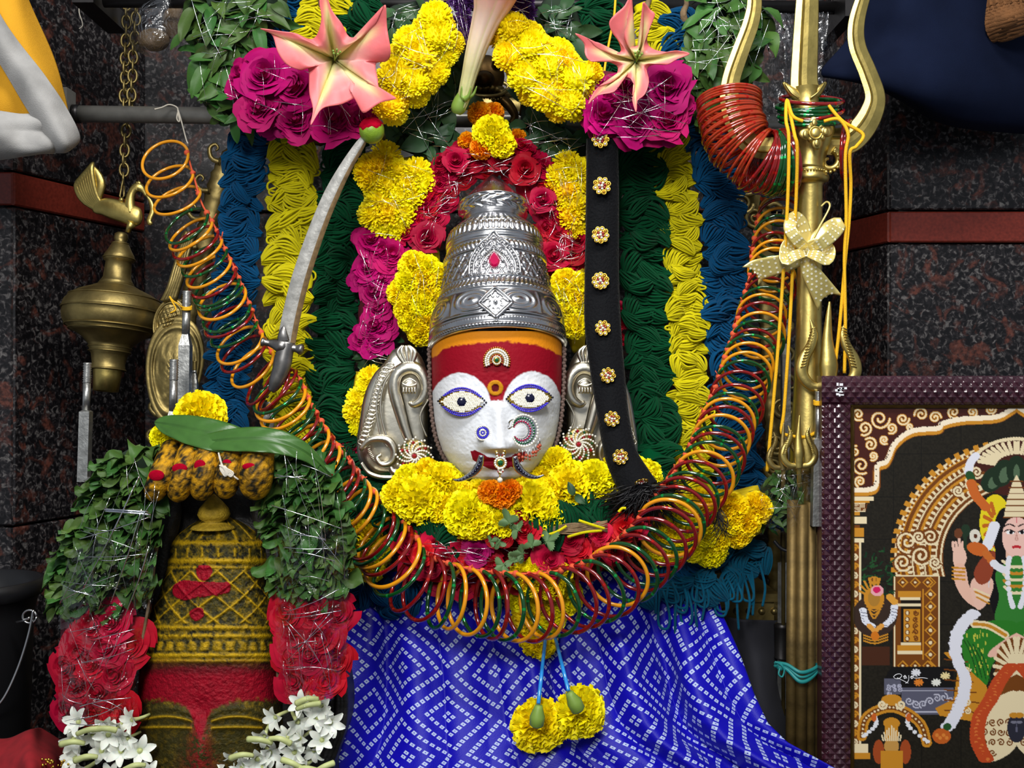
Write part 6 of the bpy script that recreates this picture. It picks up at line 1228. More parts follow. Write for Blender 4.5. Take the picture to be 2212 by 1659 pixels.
for k in range(36): a = 2 * PI * k / 36; c0 = W(1748, 373, d); mb.ball(c0 + Vector((37 * s * math.cos(a), 37 * s * math.sin(a), 0)), 2.6 * s)
T.part('bead_ring', mb, M['brass'], kind='stuff')
# bangles pushed over the trident: each a thing of its own
ORD = lambda i: ('first second third fourth fifth sixth seventh eighth ninth tenth eleventh twelfth thirteenth fourteenth fifteenth sixteenth seventeenth eighteenth nineteenth'.split() + ['%s%s' % (a, b) for a in ('twentieth', ) for b in ('',)] + ['twenty-' + b for b in 'first second third fourth fifth sixth seventh eighth ninth'.split()] + ['thirtieth'] + ['thirty-' + b for b in 'first second third fourth fifth sixth seventh eighth ninth'.split()] + ['fortieth'])[i]
def loose_bangle(c, n, R, ck, lab, grp):
    o = bpy.data.objects.new('bangle', BG[ck]); col.objects.link(o); o.matrix_basis = place(c, n, rnd.uniform(0, 6), R); o['label'] = lab; o['category'] = 'bangle'; o['group'] = grp; WM[o] = o.matrix_basis.copy()
pa = cr([(1584, 196), (1588, 240), (1606, 290), (1636, 318), (1672, 326), (1700, 322)], 60); L_ = 0
for k in range(40):
    t = k / 39; i = int(t * 58); x, y = pa[i]; tx, ty = pa[min(i + 1, 59)] - pa[max(i - 1, 0)]; n = Vector((tx, 0, -ty)).normalized(); n = (n + CAMV * (.22 if t < .6 else -.15) + Vector((rnd.uniform(-.03, .03), 0, rnd.uniform(-.03, .03)))).normalized()
    ck = 'o' if k < 24 else ('r' if k < 30 else 'g' if k < 36 else 'r'); off = Vector((-.004, 0, -.008)) if t < .5 else Vector((0, 0, -.012))
    loose_bangle(W(x, y, d) + off, n, rnd.uniform(.0275, .0300), ck, {'o': 'orange-red glitter bangle', 'r': 'dark red glass bangle', 'g': 'dark green glass bangle'}[ck] + ', %s from the top end of the stack on the trident prong' % ORD(k), {'o': 'orange-red bangles on the trident prong', 'r': 'red bangles on the trident crossbar', 'g': 'green bangles on the trident crossbar'}[ck])
for k, (y, ck) in enumerate(((212, 'r'), (222, 'g'), (228, 'g'), (236, 'g'), (242, 'r'), (250, 'g'), (256, 'g'))):
    loose_bangle(W(1748 + rnd.uniform(-4, 6), y + 4, d), Vector((rnd.uniform(-.15, .15), -.36, .9)), .0285, ck, {'r': 'red glass bangle', 'g': 'green glass bangle'}[ck] + ', %s from the top around the middle trident prong' % ORD(k), {'r': 'red bangles at the middle prong', 'g': 'green bangles at the middle prong'}[ck])
for k, (x, y, a, R) in enumerate(((1832, 322, .5, .026), (1826, 326, .3, .027), (1720, 330, .55, .027))):
    loose_bangle(W(x, y, d), Vector((.9, -.4, -.2 * a)), R, 'r', ('red glass bangle hanging nearest the curved arm beside the trident rosette', 'red glass bangle hanging between the trident rosette and its twin')[k] if k < 2 else 'red glass bangle hanging in front of the trident staff below the rosette', 'red bangles hanging beside the rosette')
# yellow cords
def cordthing(name, pts, lab, r=.0016, n=60, grp='yellow cords on the trident'):
    mb = MB(); p = Warr(cr(pts, n)); mb.tube(p, r, 7); o = solo(name, mb, M['cord'], lab, 'cord'); o['group'] = grp
cordthing('yellow_cord', [(1735, 262, .070), (1712, 250, .068), (1700, 216, .060), (1698, 260, .070), (1704, 300, .074), (1702, 420, .064), (1694, 560, .056), (1680, 760, .050), (1664, 940, .046), (1657, 1018, .044)], 'yellow cord hanging free from the trident down to the wrapped leaves')
cordthing('yellow_cord', [(1702, 222, .060), (1716, 290, .074), (1722, 320, .074), (1720, 420, .060), (1714, 540, .052), (1706, 700, .048), (1694, 880, .044), (1688, 930, .044), (1700, 940, .044), (1740, 944, .044), (1770, 930, .05)], 'yellow cord running down close along the trident staff')
cordthing('yellow_cord', [(1790, 228, .056), (1820, 262, .060), (1864, 290, .062), (1850, 316, .066), (1836, 330, .066), (1838, 400, .056), (1834, 480, .054), (1826, 560, .054), (1814, 700, .054), (1802, 806, .05)], 'yellow cord looped round the right trident arm, ending above the picture frame')
cordthing('yellow_cord', [(1780, 262, .062), (1812, 258, .062), (1832, 290, .064), (1826, 340, .062), (1828, 470, .056), (1824, 560, .056), (1826, 700, .054), (1824, 806, .05)], 'yellow cord beside the looped one on the right trident arm')
cordthing('thin_cord', [(1330, -10, -.05), (1326, 40, -.04), (1316, 90, -.038), (1306, 150, -.03), (1304, 190, -.02)], 'thin yellow cord hanging behind the curled trumpet flower', .0012, grp='thin cords')

# bow
T = Thing('ribbon_bow', 'gold polka-dot ribbon bow tied on the trident staff', 'bow', W(1740, 640, .06)); 
def ribbon(pts, w0, w1, d0, fork=False, curl=.006, n=26, tw=0.):
    p = cr([(x, y, d0 + h) for x, y, h in pts], n); tg = np.gradient(p[:, :2], axis=0); tg /= np.linalg.norm(tg, axis=1)[:, None] + 1e-9; nr = np.stack([-tg[:, 1], tg[:, 0]], 1); w_ = np.linspace(w0, w1, n); m = 9; G = np.zeros((n, m, 3))
    for j in range(m):
        q = 2 * j / (m - 1) - 1; G[:, j] = np.c_[p[:, :2] + nr * (w_ * q)[:, None], p[:, 2] + tw * q * .004 + .0]
        if fork: ext = (abs(q) - .6) * 26; G[-1, j, :2] += tg[-1] * ext; G[-2, j, :2] += tg[-1] * ext * .4
    mb = gridmb(G, False); dots = MB(); P_ = Warr(G)
    for i in range(1, n - 1, 2):
        for j in range(1 + (i // 2) % 2, m - 1, 2):
            c = P_[i, j]; a = P_[i + 1, j] - P_[i - 1, j]; b = P_[i, j + 1] - P_[i, j - 1]; a = a / np.linalg.norm(a); nn = np.cross(a, b); nn /= np.linalg.norm(nn); nn *= -np.sign(nn[1]) if nn[1] else 1; b = np.cross(nn, a)
            t = np.arange(8) * 2 * PI / 8; dots.add(c + nn * .0005 + (np.cos(t)[:, None] * a + np.sin(t)[:, None] * b) * .0011, [tuple(range(8))])
    return mb, dots
for nm, pts, w0, w1, fk, tw in (('tail', [(1740, 544, .006), (1722, 560, .010), (1680, 572, .012), (1640, 582, .004), (1628, 590, .002)], 14, 26, True, 1), ('tail', [(1740, 544, .008), (1748, 580, .012), (1768, 614, .010), (1788, 646, .004)], 13, 30, True, -1),
        ('loop', [(1742, 542, .012), (1724, 520, .022), (1706, 492, .020), (1716, 470, .012), (1734, 490, .004), (1742, 540, .002)], 12, 16, False, .6), ('loop', [(1744, 542, .012), (1770, 530, .024), (1800, 504, .022), (1810, 486, .012), (1786, 500, .004), (1746, 540, .002)], 12, 20, False, -.6),
        ('loop', [(1744, 544, .014), (1764, 552, .026), (1786, 560, .022), (1790, 540, .014), (1770, 530, .008), (1746, 540, .004)], 10, 18, False, .8), ('loop', [(1740, 544, .014), (1716, 552, .026), (1698, 560, .020), (1700, 536, .012), (1716, 524, .008), (1738, 540, .004)], 10, 18, False, -.8)):
    mb, dots = ribbon(pts, w0, w1, .046, fk, tw=tw); o = T.part(nm, mb, M['ribbon']); solidify(o, .0003, 0); T.part('dots', dots, M['ribbondot'], parent=o, kind='stuff', smooth=False)
mb = MB(); mb.ball(W(1742, 542, .056), 1, k=12, rings=8, sc=(11 * s, 8 * s, 13 * s)); mb.tube(Warr(cr([(1744, 540, .05), (1770, 490, .05), (1792, 448, .048), (1786, 436, .044), (1774, 446, .042)], 20)), 2.2 * s, 5); T.part('knot', mb, M['ribbon'])

# small brass tridents
def small_trident(cx, cy, sc, d, lab, tilt=0., m='brass', full=True):
    s = SP(d) * sc; T = Thing('small_trident', lab, 'trident', Vector((W(cx, 0, d).x, -d, 0)), 'small brass tridents')
    q = lambda x, y, h=0: (cx + x * sc, cy + y * sc, d + h)
    for sx in (-1, 1):
        mb = MB(); mb.tube(Warr(cr([q(0, 0), q(sx * 34, -2), q(sx * 54, -26), q(sx * 52, -56), q(sx * 36, -86), q(sx * 30, -112), q(sx * 38, -140)], 40)), np.interp(np.linspace(0, 1, 40), [0, .25, .45, .6, .8, 1], [9, 12, 13, 11, 9, .6]) * s, 10, flat=.6)
        for k in range(14): y = -40 - k * 6; mb.tube(Warr([q(sx * (58 - k * 1.6), y, .004), q(sx * (46 - k * 1.5), y - 5, .006)]), 1.4 * s, 4)
        T.part('side_prong', mb, M[m], kind='stuff' if False else None)
    mb = MB(); mb.tube(Warr(cr([q(0, 10), q(0, -50), q(-2, -100), q(2, -176)], 30)), np.interp(np.linspace(0, 1, 30), [0, .3, .6, 1], [14, 20, 13, 2]) * s, 8, flat=.6)
    T.part('middle_prong', mb, M[m])
    mb = MB(); mb.tube([W(*q(0, 0)), W(cx, 1120, -.005), Vector((W(cx, 0, -.005).x, .005, 0.001))], 8 * s, 10); T.part('shaft', mb, M[m]); return T
small_trident(1790, 836, 1.05, .052, 'small engraved brass trident rising behind the picture frame')
small_trident(1726, 1006, .62, .060, 'smallest flat brass trident in front of the staff foot')
small_trident(1692, 1010, .55, .052, 'dark little brass trident head under the free yellow cord', m='brassdark')
# ================================================================ blue tie-dyed silk
def silk():
    m = bpy.data.materials.new('blue_silk'); m.use_nodes = True; nt = m.node_tree; b = nt.nodes['Principled BSDF']; L = nt.links.new
    def mth(op, a, c=None, clamp=False):
        n = nt.nodes.new('ShaderNodeMath'); n.operation = op
        for i, q in enumerate((a, c)):
            if q is None: continue
            if isinstance(q, (int, float)): n.inputs[i].default_value = q
            else: L(q, n.inputs[i])
        return n.outputs[0]
    uv = nt.nodes.new('ShaderNodeUVMap'); sx = nt.nodes.new('ShaderNodeSeparateXYZ'); L(uv.outputs[0], sx.inputs[0]); U, V = sx.outputs[0], sx.outputs[1]; K = 1 / .0080
    A_ = mth('MULTIPLY', mth('ADD', U, V), K); B_ = mth('MULTIPLY', mth('SUBTRACT', U, V), K)
    def loc(a): return mth('ABSOLUTE', mth('SUBTRACT', mth('FLOORED_MODULO', a, 11.0), 5.5))
    A_, B_ = loc(A_), loc(B_); far = mth('MAXIMUM', A_, B_); ring = mth('FLOOR', far); even = mth('LESS_THAN', mth('MODULO', ring, 2.0), .5); even = mth('MULTIPLY', even, mth('LESS_THAN', far, 5.0))
    fa = mth('ABSOLUTE', mth('SUBTRACT', mth('FRACT', A_), .5)); fb = mth('ABSOLUTE', mth('SUBTRACT', mth('FRACT', B_), .5)); mx_ = mth('MAXIMUM', fa, fb)
    sq = mth('MULTIPLY', even, mth('MULTIPLY', mth('LESS_THAN', mx_, .325), mth('GREATER_THAN', mx_, .085)))
    mix = nt.nodes.new('ShaderNodeMix'); mix.data_type = 'RGBA'; L(sq, mix.inputs[0]); mix.inputs[6].default_value = C(14, 6, 168); mix.inputs[7].default_value = C(176, 190, 226)
    L(mix.outputs[2], b.inputs['Base Color']); b.inputs['Roughness'].default_value = .44; b.inputs['Sheen Weight'].default_value = .05; b.inputs['Sheen Tint'].default_value = (.3, .35, 1, 1); b.inputs['Specular IOR Level'].default_value = .22
    tc = nt.nodes.new('ShaderNodeTexCoord'); n2 = nt.nodes.new('ShaderNodeTexNoise'); n2.inputs['Scale'].default_value = 900; L(tc.outputs['Object'], n2.inputs['Vector']); bp = nt.nodes.new('ShaderNodeBump'); bp.inputs['Strength'].default_value = .18; bp.inputs['Distance'].default_value = .001; L(n2.outputs['Fac'], bp.inputs['Height']); L(bp.outputs[0], b.inputs['Normal'])
    return m
M['silk'] = silk()
ED = np.array([(1235, 730, 1540), (1330, 722, 1560), (1420, 712, 1598), (1500, 700, 1628), (1560, 690, 1658), (1600, 680, 1700), (1640, 664, 1776), (1680, 640, 1850), (1760, 600, 1900)])
nu, nv = 260, 150; vv = np.linspace(0, 1, nv); yr = 1235 + 525 * vv; xl = np.interp(yr, ED[:, 0], ED[:, 1]); xr = np.interp(yr, ED[:, 0], ED[:, 2]); q = np.linspace(0, 1, nu)
X = xl[:, None] + (xr - xl)[:, None] * q[None]; Yb = np.repeat(yr[:, None], nu, 1); Q = np.repeat(q[None], nv, 0); Vv = np.repeat(vv[:, None], nu, 1)
Qw = Q + .012 * np.sin(Vv * 5 + 1) + .03 * (vn(Q * 5, Vv * 2, 3) - .5)
rip = .015 * (np.abs(np.sin(Qw * 23 + .4 * Vv)) - .6) + .012 * (np.abs(np.sin(Qw * 13.5 + .7 + 1.2 * Vv)) - .6) + .014 * (vn(Qw * 22, Vv * 2.2, 7) - .5)
rip += .010 * np.exp(-((Q - .11) / .03) ** 2) * np.sin(Vv * 6) - .012 * np.exp(-((Q - .86 + .10 * Vv) / .025) ** 2) * sm(.1, .5, Vv) + .010 * np.exp(-((Q - .62 - .06 * Vv) / .03) ** 2) * sm(.45, .9, Vv)
amp = sm(0, .35, Vv) * .8 + .2; calm = 1 - .55 * np.exp(-((Q - .40) / .17) ** 2)
Dd = .012 + (Yb - 1235) * .00022 + .05 * sm(.75, 1, Vv) * 0 + rip * amp * calm - .05 * np.maximum(0, np.abs(Q - .5) * 2 - .75) ** 1.2
Yw = Yb + 10 * (vn(Q * 9, Vv * 3, 11) - .5) * amp
G = np.stack([X, Yw, Dd], -1); P_ = Warr(G)
mb = MB(); mb.add(P_.reshape(-1, 3), grid_faces(nv, nu)); o = solo('silk_cloth', mb, M['silk'], 'shiny blue tie-dyed silk cloth with white square dots draped below the idol', 'cloth')
uvl = o.data.uv_layers.new(name='UVMap'); du = np.linalg.norm(np.diff(P_, axis=1), axis=2); cu = np.concatenate([np.zeros((nv, 1)), np.cumsum(du, 1)], 1); mid = cu[:, int(nu * .40)][:, None]
Uu = (cu - mid) * .92 + .06 * (Q - .4) * (1 - Vv); Vm = (Yb - 1540) * .00047 + .018 * (vn(Q * 6, Vv * 2, 15) - .5)
uvs = np.stack([Uu, Vm], -1).reshape(-1, 2); li = np.zeros(len(o.data.loops), np.int32); o.data.loops.foreach_get('vertex_index', li); uvl.data.foreach_set('uv', uvs[li].astype(np.float32).ravel()); solidify(o, .0012)

# ================================================================ framed picture
FX0, FX1, FY0, FY1, RW = 1775, 2617, 812, 1800, 62; d = .068
T = Thing('framed_picture', 'framed temple print of a seated goddess in a maroon diamond-quilted frame', 'picture', W((FX0 + FX1) / 2, FY1, d))
def rail(x0, x1, y0, y1, horiz):
    st = 2.75; nx = int(round((x1 - x0) / st)) + 1; ny = int(round((y1 - y0) / st)) + 1; xs = np.linspace(x0, x1, nx); ys_ = np.linspace(y0, y1, ny); X, Y_ = np.meshgrid(xs, ys_); c = (Y_ - y0) / (y1 - y0) if horiz else (X - x0) / (x1 - x0)
    fa = ((X + Y_) / 22) % 1; fb = ((X - Y_) / 22) % 1; h = (1 - 2 * np.maximum(np.abs(fa - .5), np.abs(fb - .5))); prof = np.sin(PI * np.clip(c, .02, .98)) ** .5
    Dp = d + .003 + .006 * prof + h * .0022; mb = gridmb(np.stack([X, Y_, Dp], -1), False)
    P0, P1 = W(x0, y0, d), W(x1, y1, d); mb.box(((P0.x + P1.x) / 2, -d + .006, (P0.z + P1.z) / 2), (abs(P1.x - P0.x) / 2, .008, abs(P0.z - P1.z) / 2)); return mb
T.part('rail', rail(FX0, FX1, FY0, FY0 + RW, True), M['framewood'], smooth=False); T.part('rail', rail(FX0, FX0 + RW, FY0 + RW, FY1 - RW, False), M['framewood'], smooth=False)
T.part('rail', rail(FX1 - RW, FX1, FY0 + RW, FY1 - RW, False), M['framewood'], smooth=False); T.part('rail', rail(FX0, FX1, FY1 - RW, FY1, True), M['framewood'], smooth=False)
mb = MB()
for a, b in (((FX0 + RW + 4, FY0 + RW), (FX0 + RW + 4, FY1 - RW)), ((FX1 - RW - 4, FY0 + RW), (FX1 - RW - 4, FY1 - RW)), ((FX0 + RW, FY0 + RW + 3), (FX1 - RW, FY0 + RW + 3)), ((FX0 + RW, FY1 - RW - 3), (FX1 - RW, FY1 - RW - 3))): mb.tube([W(*a, d + .003), W(*b, d + .003)], 4.5 * SP(d), 4)
T.part('gilt_slip', mb, M['frameinner'], smooth=False)
# the print, drawn as flat colour areas
PX0, PX1, PY0, PY1 = FX0 + RW, (FX0 + FX1) / 2, FY0 + RW, FY1 - RW; st = 1.5
xs = np.linspace(PX0, PX1, int((PX1 - PX0) / st) + 1); ysr = np.linspace(PY0, PY1, int((PY1 - PY0) / st) + 1); X, Y = np.meshgrid(xs, ysr); IM = np.zeros(X.shape + (3,))
def S(r, g, b): return np.array(C(r, g, b)[:3])
def put(m, c, a=1.0): IM[m] = IM[m] * (1 - a) + (c if np.ndim(c) == 1 else c[m]) * a
def pol(pts, c, smooth=0): put(inpoly(X, Y, cr([(x, y) for x, y in pts], smooth, True) if smooth else pts), c)
def ell(cx, cy, rx, ry, c, rot=0.):
    x_, y_ = X - cx, Y - cy; xx = x_ * math.cos(rot) + y_ * math.sin(rot); yy = -x_ * math.sin(rot) + y_ * math.cos(rot); put((xx / rx) ** 2 + (yy / ry) ** 2 < 1, c)
def stk(pts, w_, c, n=0, closed=False):
    p = cr([(x, y) for x, y in pts], n, closed) if n else pts; put(segdist(X, Y, p, closed)[0] < w_, c)
def spiral(cx, cy, r0, turns, ph, w_, c, sgn=1):
    a = np.linspace(0, turns * 2 * PI, 30); r_ = r0 * (1 - .85 * a / a[-1]); stk(np.stack([cx + r_ * np.cos(ph + sgn * a), cy + r_ * np.sin(ph + sgn * a)], 1), w_, c)
maroon, cream, goldc, brown = S(70, 30, 22), S(240, 222, 180), S(206, 140, 40), S(120, 66, 20)
IM[:] = S(34, 30, 22); IM *= (.7 + .6 * vn(X / 3, Y / 3, 2))[..., None]
for gx in (1930, 1990, 2076): put(np.abs(X - gx) < .9, S(20, 18, 14))
for gy in (980, 1074, 1165, 1256, 1350): put(np.abs(Y - gy) < .9, S(20, 18, 14))
sc_ = cr([(1838, 1062), (1880, 1060), (1893, 1048), (1895, 1010), (1912, 1002), (1920, 990), (1934, 960), (1970, 934), (2026, 928), (2036, 918), (2080, 908), (2150, 904), (2180, 890), (2197, 878)], 80)
pol([(1836, 1062)] + [tuple(p) for p in sc_] + [(2200, 870), (1836, 870)], maroon)
r = random.Random(3)
for cx, cy, r0, ph, sg in ((1900, 905, 22, 0, 1), (1868, 925, 16, 2, -1), (1860, 1005, 20, 1, 1), (1990, 895, 15, 3, 1), (2020, 902, 13, 0, -1), (2060, 890, 14, 1, 1), (2100, 890, 12, 2, -1), (1880, 960, 15, 4, 1), (1926, 925, 12, 2, -1), (1950, 905, 14, 0, 1), (1858, 1040, 12, 2, 1), (1846, 975, 12, 5, -1), (1854, 895, 14, 1, 1), (2140, 884, 11, 0, 1), (1886, 985, 10, 2, -1), (1910, 950, 10, 1, 1), (1966, 922, 8, 1, 1)):
    spiral(cx, cy, r0, 1.5, ph, 3.0, goldc, sg); spiral(cx, cy, r0, 1.5, ph, 1.7, cream, sg)
stk(sc_ + [0, 2], 9, brown); stk(sc_ + [0, 4], 6, goldc); stk(sc_ - [0, 3], 5.5, S(250, 234, 205))
for k in range(0, 80, 2): ell(sc_[k][0] - 1, sc_[k][1] - 9, 1.6, 1.6, S(60, 30, 20))
# column at the slip
for y0, y1, x1, c in ((1072, 1082, 1888, cream), (1082, 1086, 1878, goldc), (1086, 1106, 1870, cream), (1106, 1114, 1858, goldc), (1116, 1132, 1872, cream), (1134, 1140, 1858, brown), (1140, 1160, 1866, goldc), (1162, 1172, 1866, cream), (1172, 1612, 1858, brown), (1606, 1626, 1876, cream), (1626, 1640, 1880, goldc)): put((X < x1) & (Y > y0) & (Y < y1), c)
for k in range(22): spiral(1846, 1184 + k * 20, 8, 1.4, k % 2 * PI, 2.0, cream if k % 2 else goldc, 1 if k % 2 else -1)
stk([(1858, 1172), (1858, 1606)], 2.0, cream)
for k in range(10): stk([(1842 + k * 3.4, 1088), (1846 + k * 2.6, 1104)], .9, brown)
# throne arch
Rr_ = np.hypot((X - 2196) / 1.06, (Y - 1205)); up = (Y < 1245); ring = (Rr_ < 250) & (Rr_ > 150) & up; put(ring, brown)
for r0, w_, c in ((247, 4, cream), (238, 3, goldc), (226, 6, goldc), (212, 3, cream), (202, 6, goldc), (188, 3, cream), (178, 6, goldc), (164, 3, cream), (154, 4, cream)): put(up & (np.abs(Rr_ - r0) < w_ / 2), c)
ang = np.arctan2(Y - 1205, (X - 2196) / 1.06)
for r0, n_ in ((243, 150), (219, 120), (195, 100), (170, 80)): put(up & (np.abs(Rr_ - r0) < 4.5) & (np.sin(ang * n_) > .1), cream)
put(up & (Rr_ > 243) & (Rr_ < 257) & (np.sin(ang * 75) > 0), goldc)
ell(2196, 1010, 100, 62, maroon); 
for k in range(26): a = PI + PI * k / 25 * .5; ell(2196 + 96 * math.cos(a), 1010 + 62 * math.sin(a), 4, 4, cream)
for k in range(9): a = PI + .25 + k * .16; stk([(2196 + 50 * math.cos(a), 1010 + 32 * math.sin(a)), (2196 + 84 * math.cos(a), 1010 + 54 * math.sin(a))], 4, cream)
for cx, cy, r0 in ((1960, 1170, 26), (1990, 1200, 22), (1950, 1215, 20), (2010, 1160, 18), (1985, 1160, 14), (2020, 1215, 14), (2110, 1020, 14), (2096, 1046, 12), (2070, 1060, 12)): spiral(cx, cy, r0, 1.6, r.uniform(0, 6), 3.4, brown); spiral(cx, cy, r0, 1.6, .5, 2.2, cream)
# throne leg
put((X > 1930) & (X < 2030) & (Y > 1242) & (Y < 1455), brown); put((X > 1946) & (X < 1990) & (Y > 1276) & (Y < 1412), S(30, 22, 14))
def frm(x0, y0, x1, y1, c, w_=1.5): stk([(x0, y0), (x1, y0), (x1, y1), (x0, y1)], w_, c, closed=True)
frm(1932, 1244, 2028, 1453, cream); frm(1994, 1274, 1994, 1424, goldc, 2)
for k in range(8): 
    for cx, cy in ((2010, 1258 + k * 26),): pol([(cx - 13, cy), (cx, cy - 13), (cx + 13, cy), (cx, cy + 13)], goldc); pol([(cx - 9, cy), (cx, cy - 9), (cx + 9, cy), (cx, cy + 9)], brown); ell(cx, cy, 4, 4, cream)
for k in range(3):
    for cy in (1258, 1438): cx = 1950 + k * 27; pol([(cx - 12, cy), (cx, cy - 12), (cx + 12, cy), (cx, cy + 12)], goldc); pol([(cx - 8, cy), (cx, cy - 8), (cx + 8, cy), (cx, cy + 8)], brown); ell(cx, cy, 3, 3, cream)
for y0, y1, x0, x1, c in ((1276, 1290, 1940, 1990, goldc), (1290, 1296, 1944, 1988, cream), (1304, 1310, 1938, 1990, cream), (1316, 1386, 1952, 1988, goldc), (1388, 1394, 1946, 1990, cream), (1394, 1406, 1938, 1990, goldc), (1406, 1414, 1938, 1992, cream)): put((X > x0) & (X < x1) & (Y > y0) & (Y < y1), c)
for k in range(5): spiral(1978, 1324 + k * 14, 6, 1.3, k, 1.6, brown); ell(1960, 1324 + k * 14, 5, 6, brown); ell(1960, 1324 + k * 14, 3, 4, cream)
# leaf sprays, small idol on the left ledge
for k in range(60): cx, cy = r.uniform(1862, 1926), r.uniform(1190, 1290); a = r.uniform(-1, 1) - .6; stk([(cx, cy), (cx + 9 * math.cos(a), cy + 9 * math.sin(a))], 1.7, S(34, 78, 40) if r.random() < .6 else S(20, 52, 30))
put((X > 1862) & (X < 1922) & (Y > 1396) & (Y < 1438), S(74, 40, 24))
ell(1890, 1330, 48, 46, S(58, 42, 34)); put((X < 1858) & (Y > 1240) & (Y < 1600) & (X > 1842) & False, cream)
for k in range(3): stk([(1866, 1372 + k * 6), (1890, 1378 + k * 6), (1918, 1370 + k * 6)], 1.6, goldc, 20)
ell(1888, 1292, 22, 24, goldc); ell(1888, 1292, 13, 18, S(176, 126, 48)); ell(1888, 1254, 12, 9, goldc); ell(1888, 1252, 6, 5, brown)
for k in range(6): a = PI * 1.05 + k * .36; stk([(1888 + 20 * math.cos(a), 1286 + 20 * math.sin(a)), (1888 + 32 * math.cos(a), 1282 + 34 * math.sin(a))], 2.4, goldc)
ell(1895, 1276, 14, 12, S(236, 170, 176)); ell(1894, 1274, 8, 7, S(214, 30, 96))
for k in range(4): stk([(1870 + k * 3, 1304 + k * 6), (1888, 1312 + k * 8), (1908 - k * 3, 1304 + k * 6)], 1.6, goldc, 14)
for sgn, pth in ((1, [(1864, 1318), (1870, 1342), (1884, 1352)]), (1, [(1932, 1310), (1928, 1334), (1912, 1350)])):
    for p in cr(pth, 9): ell(p[0], p[1], 8, 5, S(232, 234, 244)); stk([(p[0] - 5, p[1]), (p[0] + 5, p[1] + 2)], .7, S(60, 60, 90))
for p in cr([(1878, 1352), (1890, 1362), (1904, 1352)], 6): ell(p[0], p[1], 6, 5, S(230, 160, 70))
for p in cr([(1922, 1290), (1932, 1300)], 3): ell(p[0], p[1], 8, 7, S(226, 160, 60))
ell(1890, 1374, 9, 10, S(214, 120, 30))
# silver steps with flowers
pol([(1910, 1466), (1926, 1440), (2060, 1440), (2060, 1486), (1946, 1486), (1944, 1466)], S(22, 20, 20)); pol([(1910, 1466), (1946, 1466), (1946, 1500), (1910, 1500)], S(92, 92, 108)); pol([(1946, 1486), (2060, 1486), (2060, 1544), (1950, 1544)], S(92, 92, 110))
for k in range(7): spiral(1964 + k * 15, 1514 + 8 * math.sin(k), 9, 1.3, k, 1.4, S(190, 190, 206)); spiral(1920 + (k % 3) * 12, 1482 + (k // 3) * 8, 5, 1.2, k, 1.2, S(180, 180, 200))
stk([(1948, 1492), (2058, 1492)], 1.4, S(190, 190, 206)); stk([(1950, 1538), (2058, 1538)], 1.4, S(190, 190, 206))
for cx, cy, c in ((1984, 1474, S(226, 130, 44)), (2022, 1474, S(236, 236, 226)), (2042, 1460, S(240, 220, 160)), (1978, 1453, S(230, 230, 236))):
    for k in range(9): a = k * .7; stk([(cx, cy), (cx + 9 * math.cos(a), cy + 7 * math.sin(a))], 1.8, c)
# small shrine below
stk([(1862, 1590), (1868, 1556), (1892, 1536), (1926, 1528), (1960, 1540), (1990, 1566), (2002, 1604)], 11, goldc, 40); stk([(1862, 1590), (1868, 1556), (1892, 1536), (1926, 1528), (1960, 1540), (1990, 1566), (2002, 1604)], 5, brown, 40)
for k, p in enumerate(cr([(1862, 1590), (1868, 1556), (1892, 1536), (1926, 1528), (1960, 1540), (1990, 1566), (2002, 1604)], 26)): ell(p[0], p[1], 2.4, 2.4, cream)
ell(1926, 1512, 22, 12, goldc); spiral(1906, 1522, 10, 1.4, 0, 2.4, cream); spiral(1946, 1522, 10, 1.4, PI, 2.4, cream, -1)
ell(1926, 1562, 18, 12, goldc); put((np.abs(X - 1926) < 14) & (Y > 1566) & (Y < 1600), goldc); ell(1926, 1612, 16, 18, S(200, 150, 76)); ell(1898, 1624, 12, 26, S(166, 74, 34)); ell(1956, 1624, 12, 26, S(166, 74, 34)); put((np.abs(X - 1926) < 24) & (Y > 1622), goldc)
for k in range(9): stk([(1908 + k * 4.5, 1600), (1905 + k * 5.2, 1568 + abs(k - 4) * 5)], 1.5, cream)
for pth in ([(1888, 1545), (1892, 1566), (1866, 1590)], [(1962, 1545), (1964, 1570), (2004, 1602)]):
    for p in cr(pth, 10): ell(p[0], p[1], 5, 4, S(236, 236, 240))
for cx in (1888, 1963): ell(cx, 1550, 6, 9, S(206, 100, 40))
# goddess
pol([(2160, 1120), (2150, 1200), (2136, 1260), (2150, 1330), (2200, 1330), (2200, 1100)], S(18, 14, 16), 60)
ell(2150, 1130, 34, 62, S(236, 214, 30)); 
for k in range(7): a = 1.8 + k * .42; stk([(2152 + 12 * math.cos(a), 1132 + 24 * math.sin(a)), (2152 + 27 * math.cos(a), 1132 + 48 * math.sin(a))], 4, S(196, 104, 30))
ell(2172, 1156, 26, 60, S(18, 14, 16))
for cx, cy, rx, ry, rt in ((2144, 1036, 22, 30, .6), (2166, 1022, 22, 30, .3), (2196, 1016, 22, 32, 0)): ell(cx, cy, rx, ry, S(30, 48, 30), rt); ell(cx + 4, cy + 4, rx * .5, ry * .6, S(84, 108, 80), rt)
pol([(2168, 1120), (2176, 1076), (2188, 1040), (2197, 1024), (2200, 1120)], cream)
for k in range(7): stk([(2168 + k * 2.4, 1118 - k * 13), (2200, 1118 - k * 13)], 1.4, brown)
for p in cr([(2108, 985), (2096, 1000), (2092, 1020)], 14): ell(p[0], p[1], 9, 8, S(234, 234, 244))
stk([(2094, 1026), (2098, 1034)], 9, S(40, 80, 40))
for p in cr([(2098, 1044), (2108, 1070), (2130, 1096)], 12): ell(p[0], p[1], 11, 9, S(206, 104, 40))
for p in cr([(2148, 1136), (2140, 1160), (2132, 1180)], 10): ell(p[0], p[1], 12, 10, S(236, 236, 246))
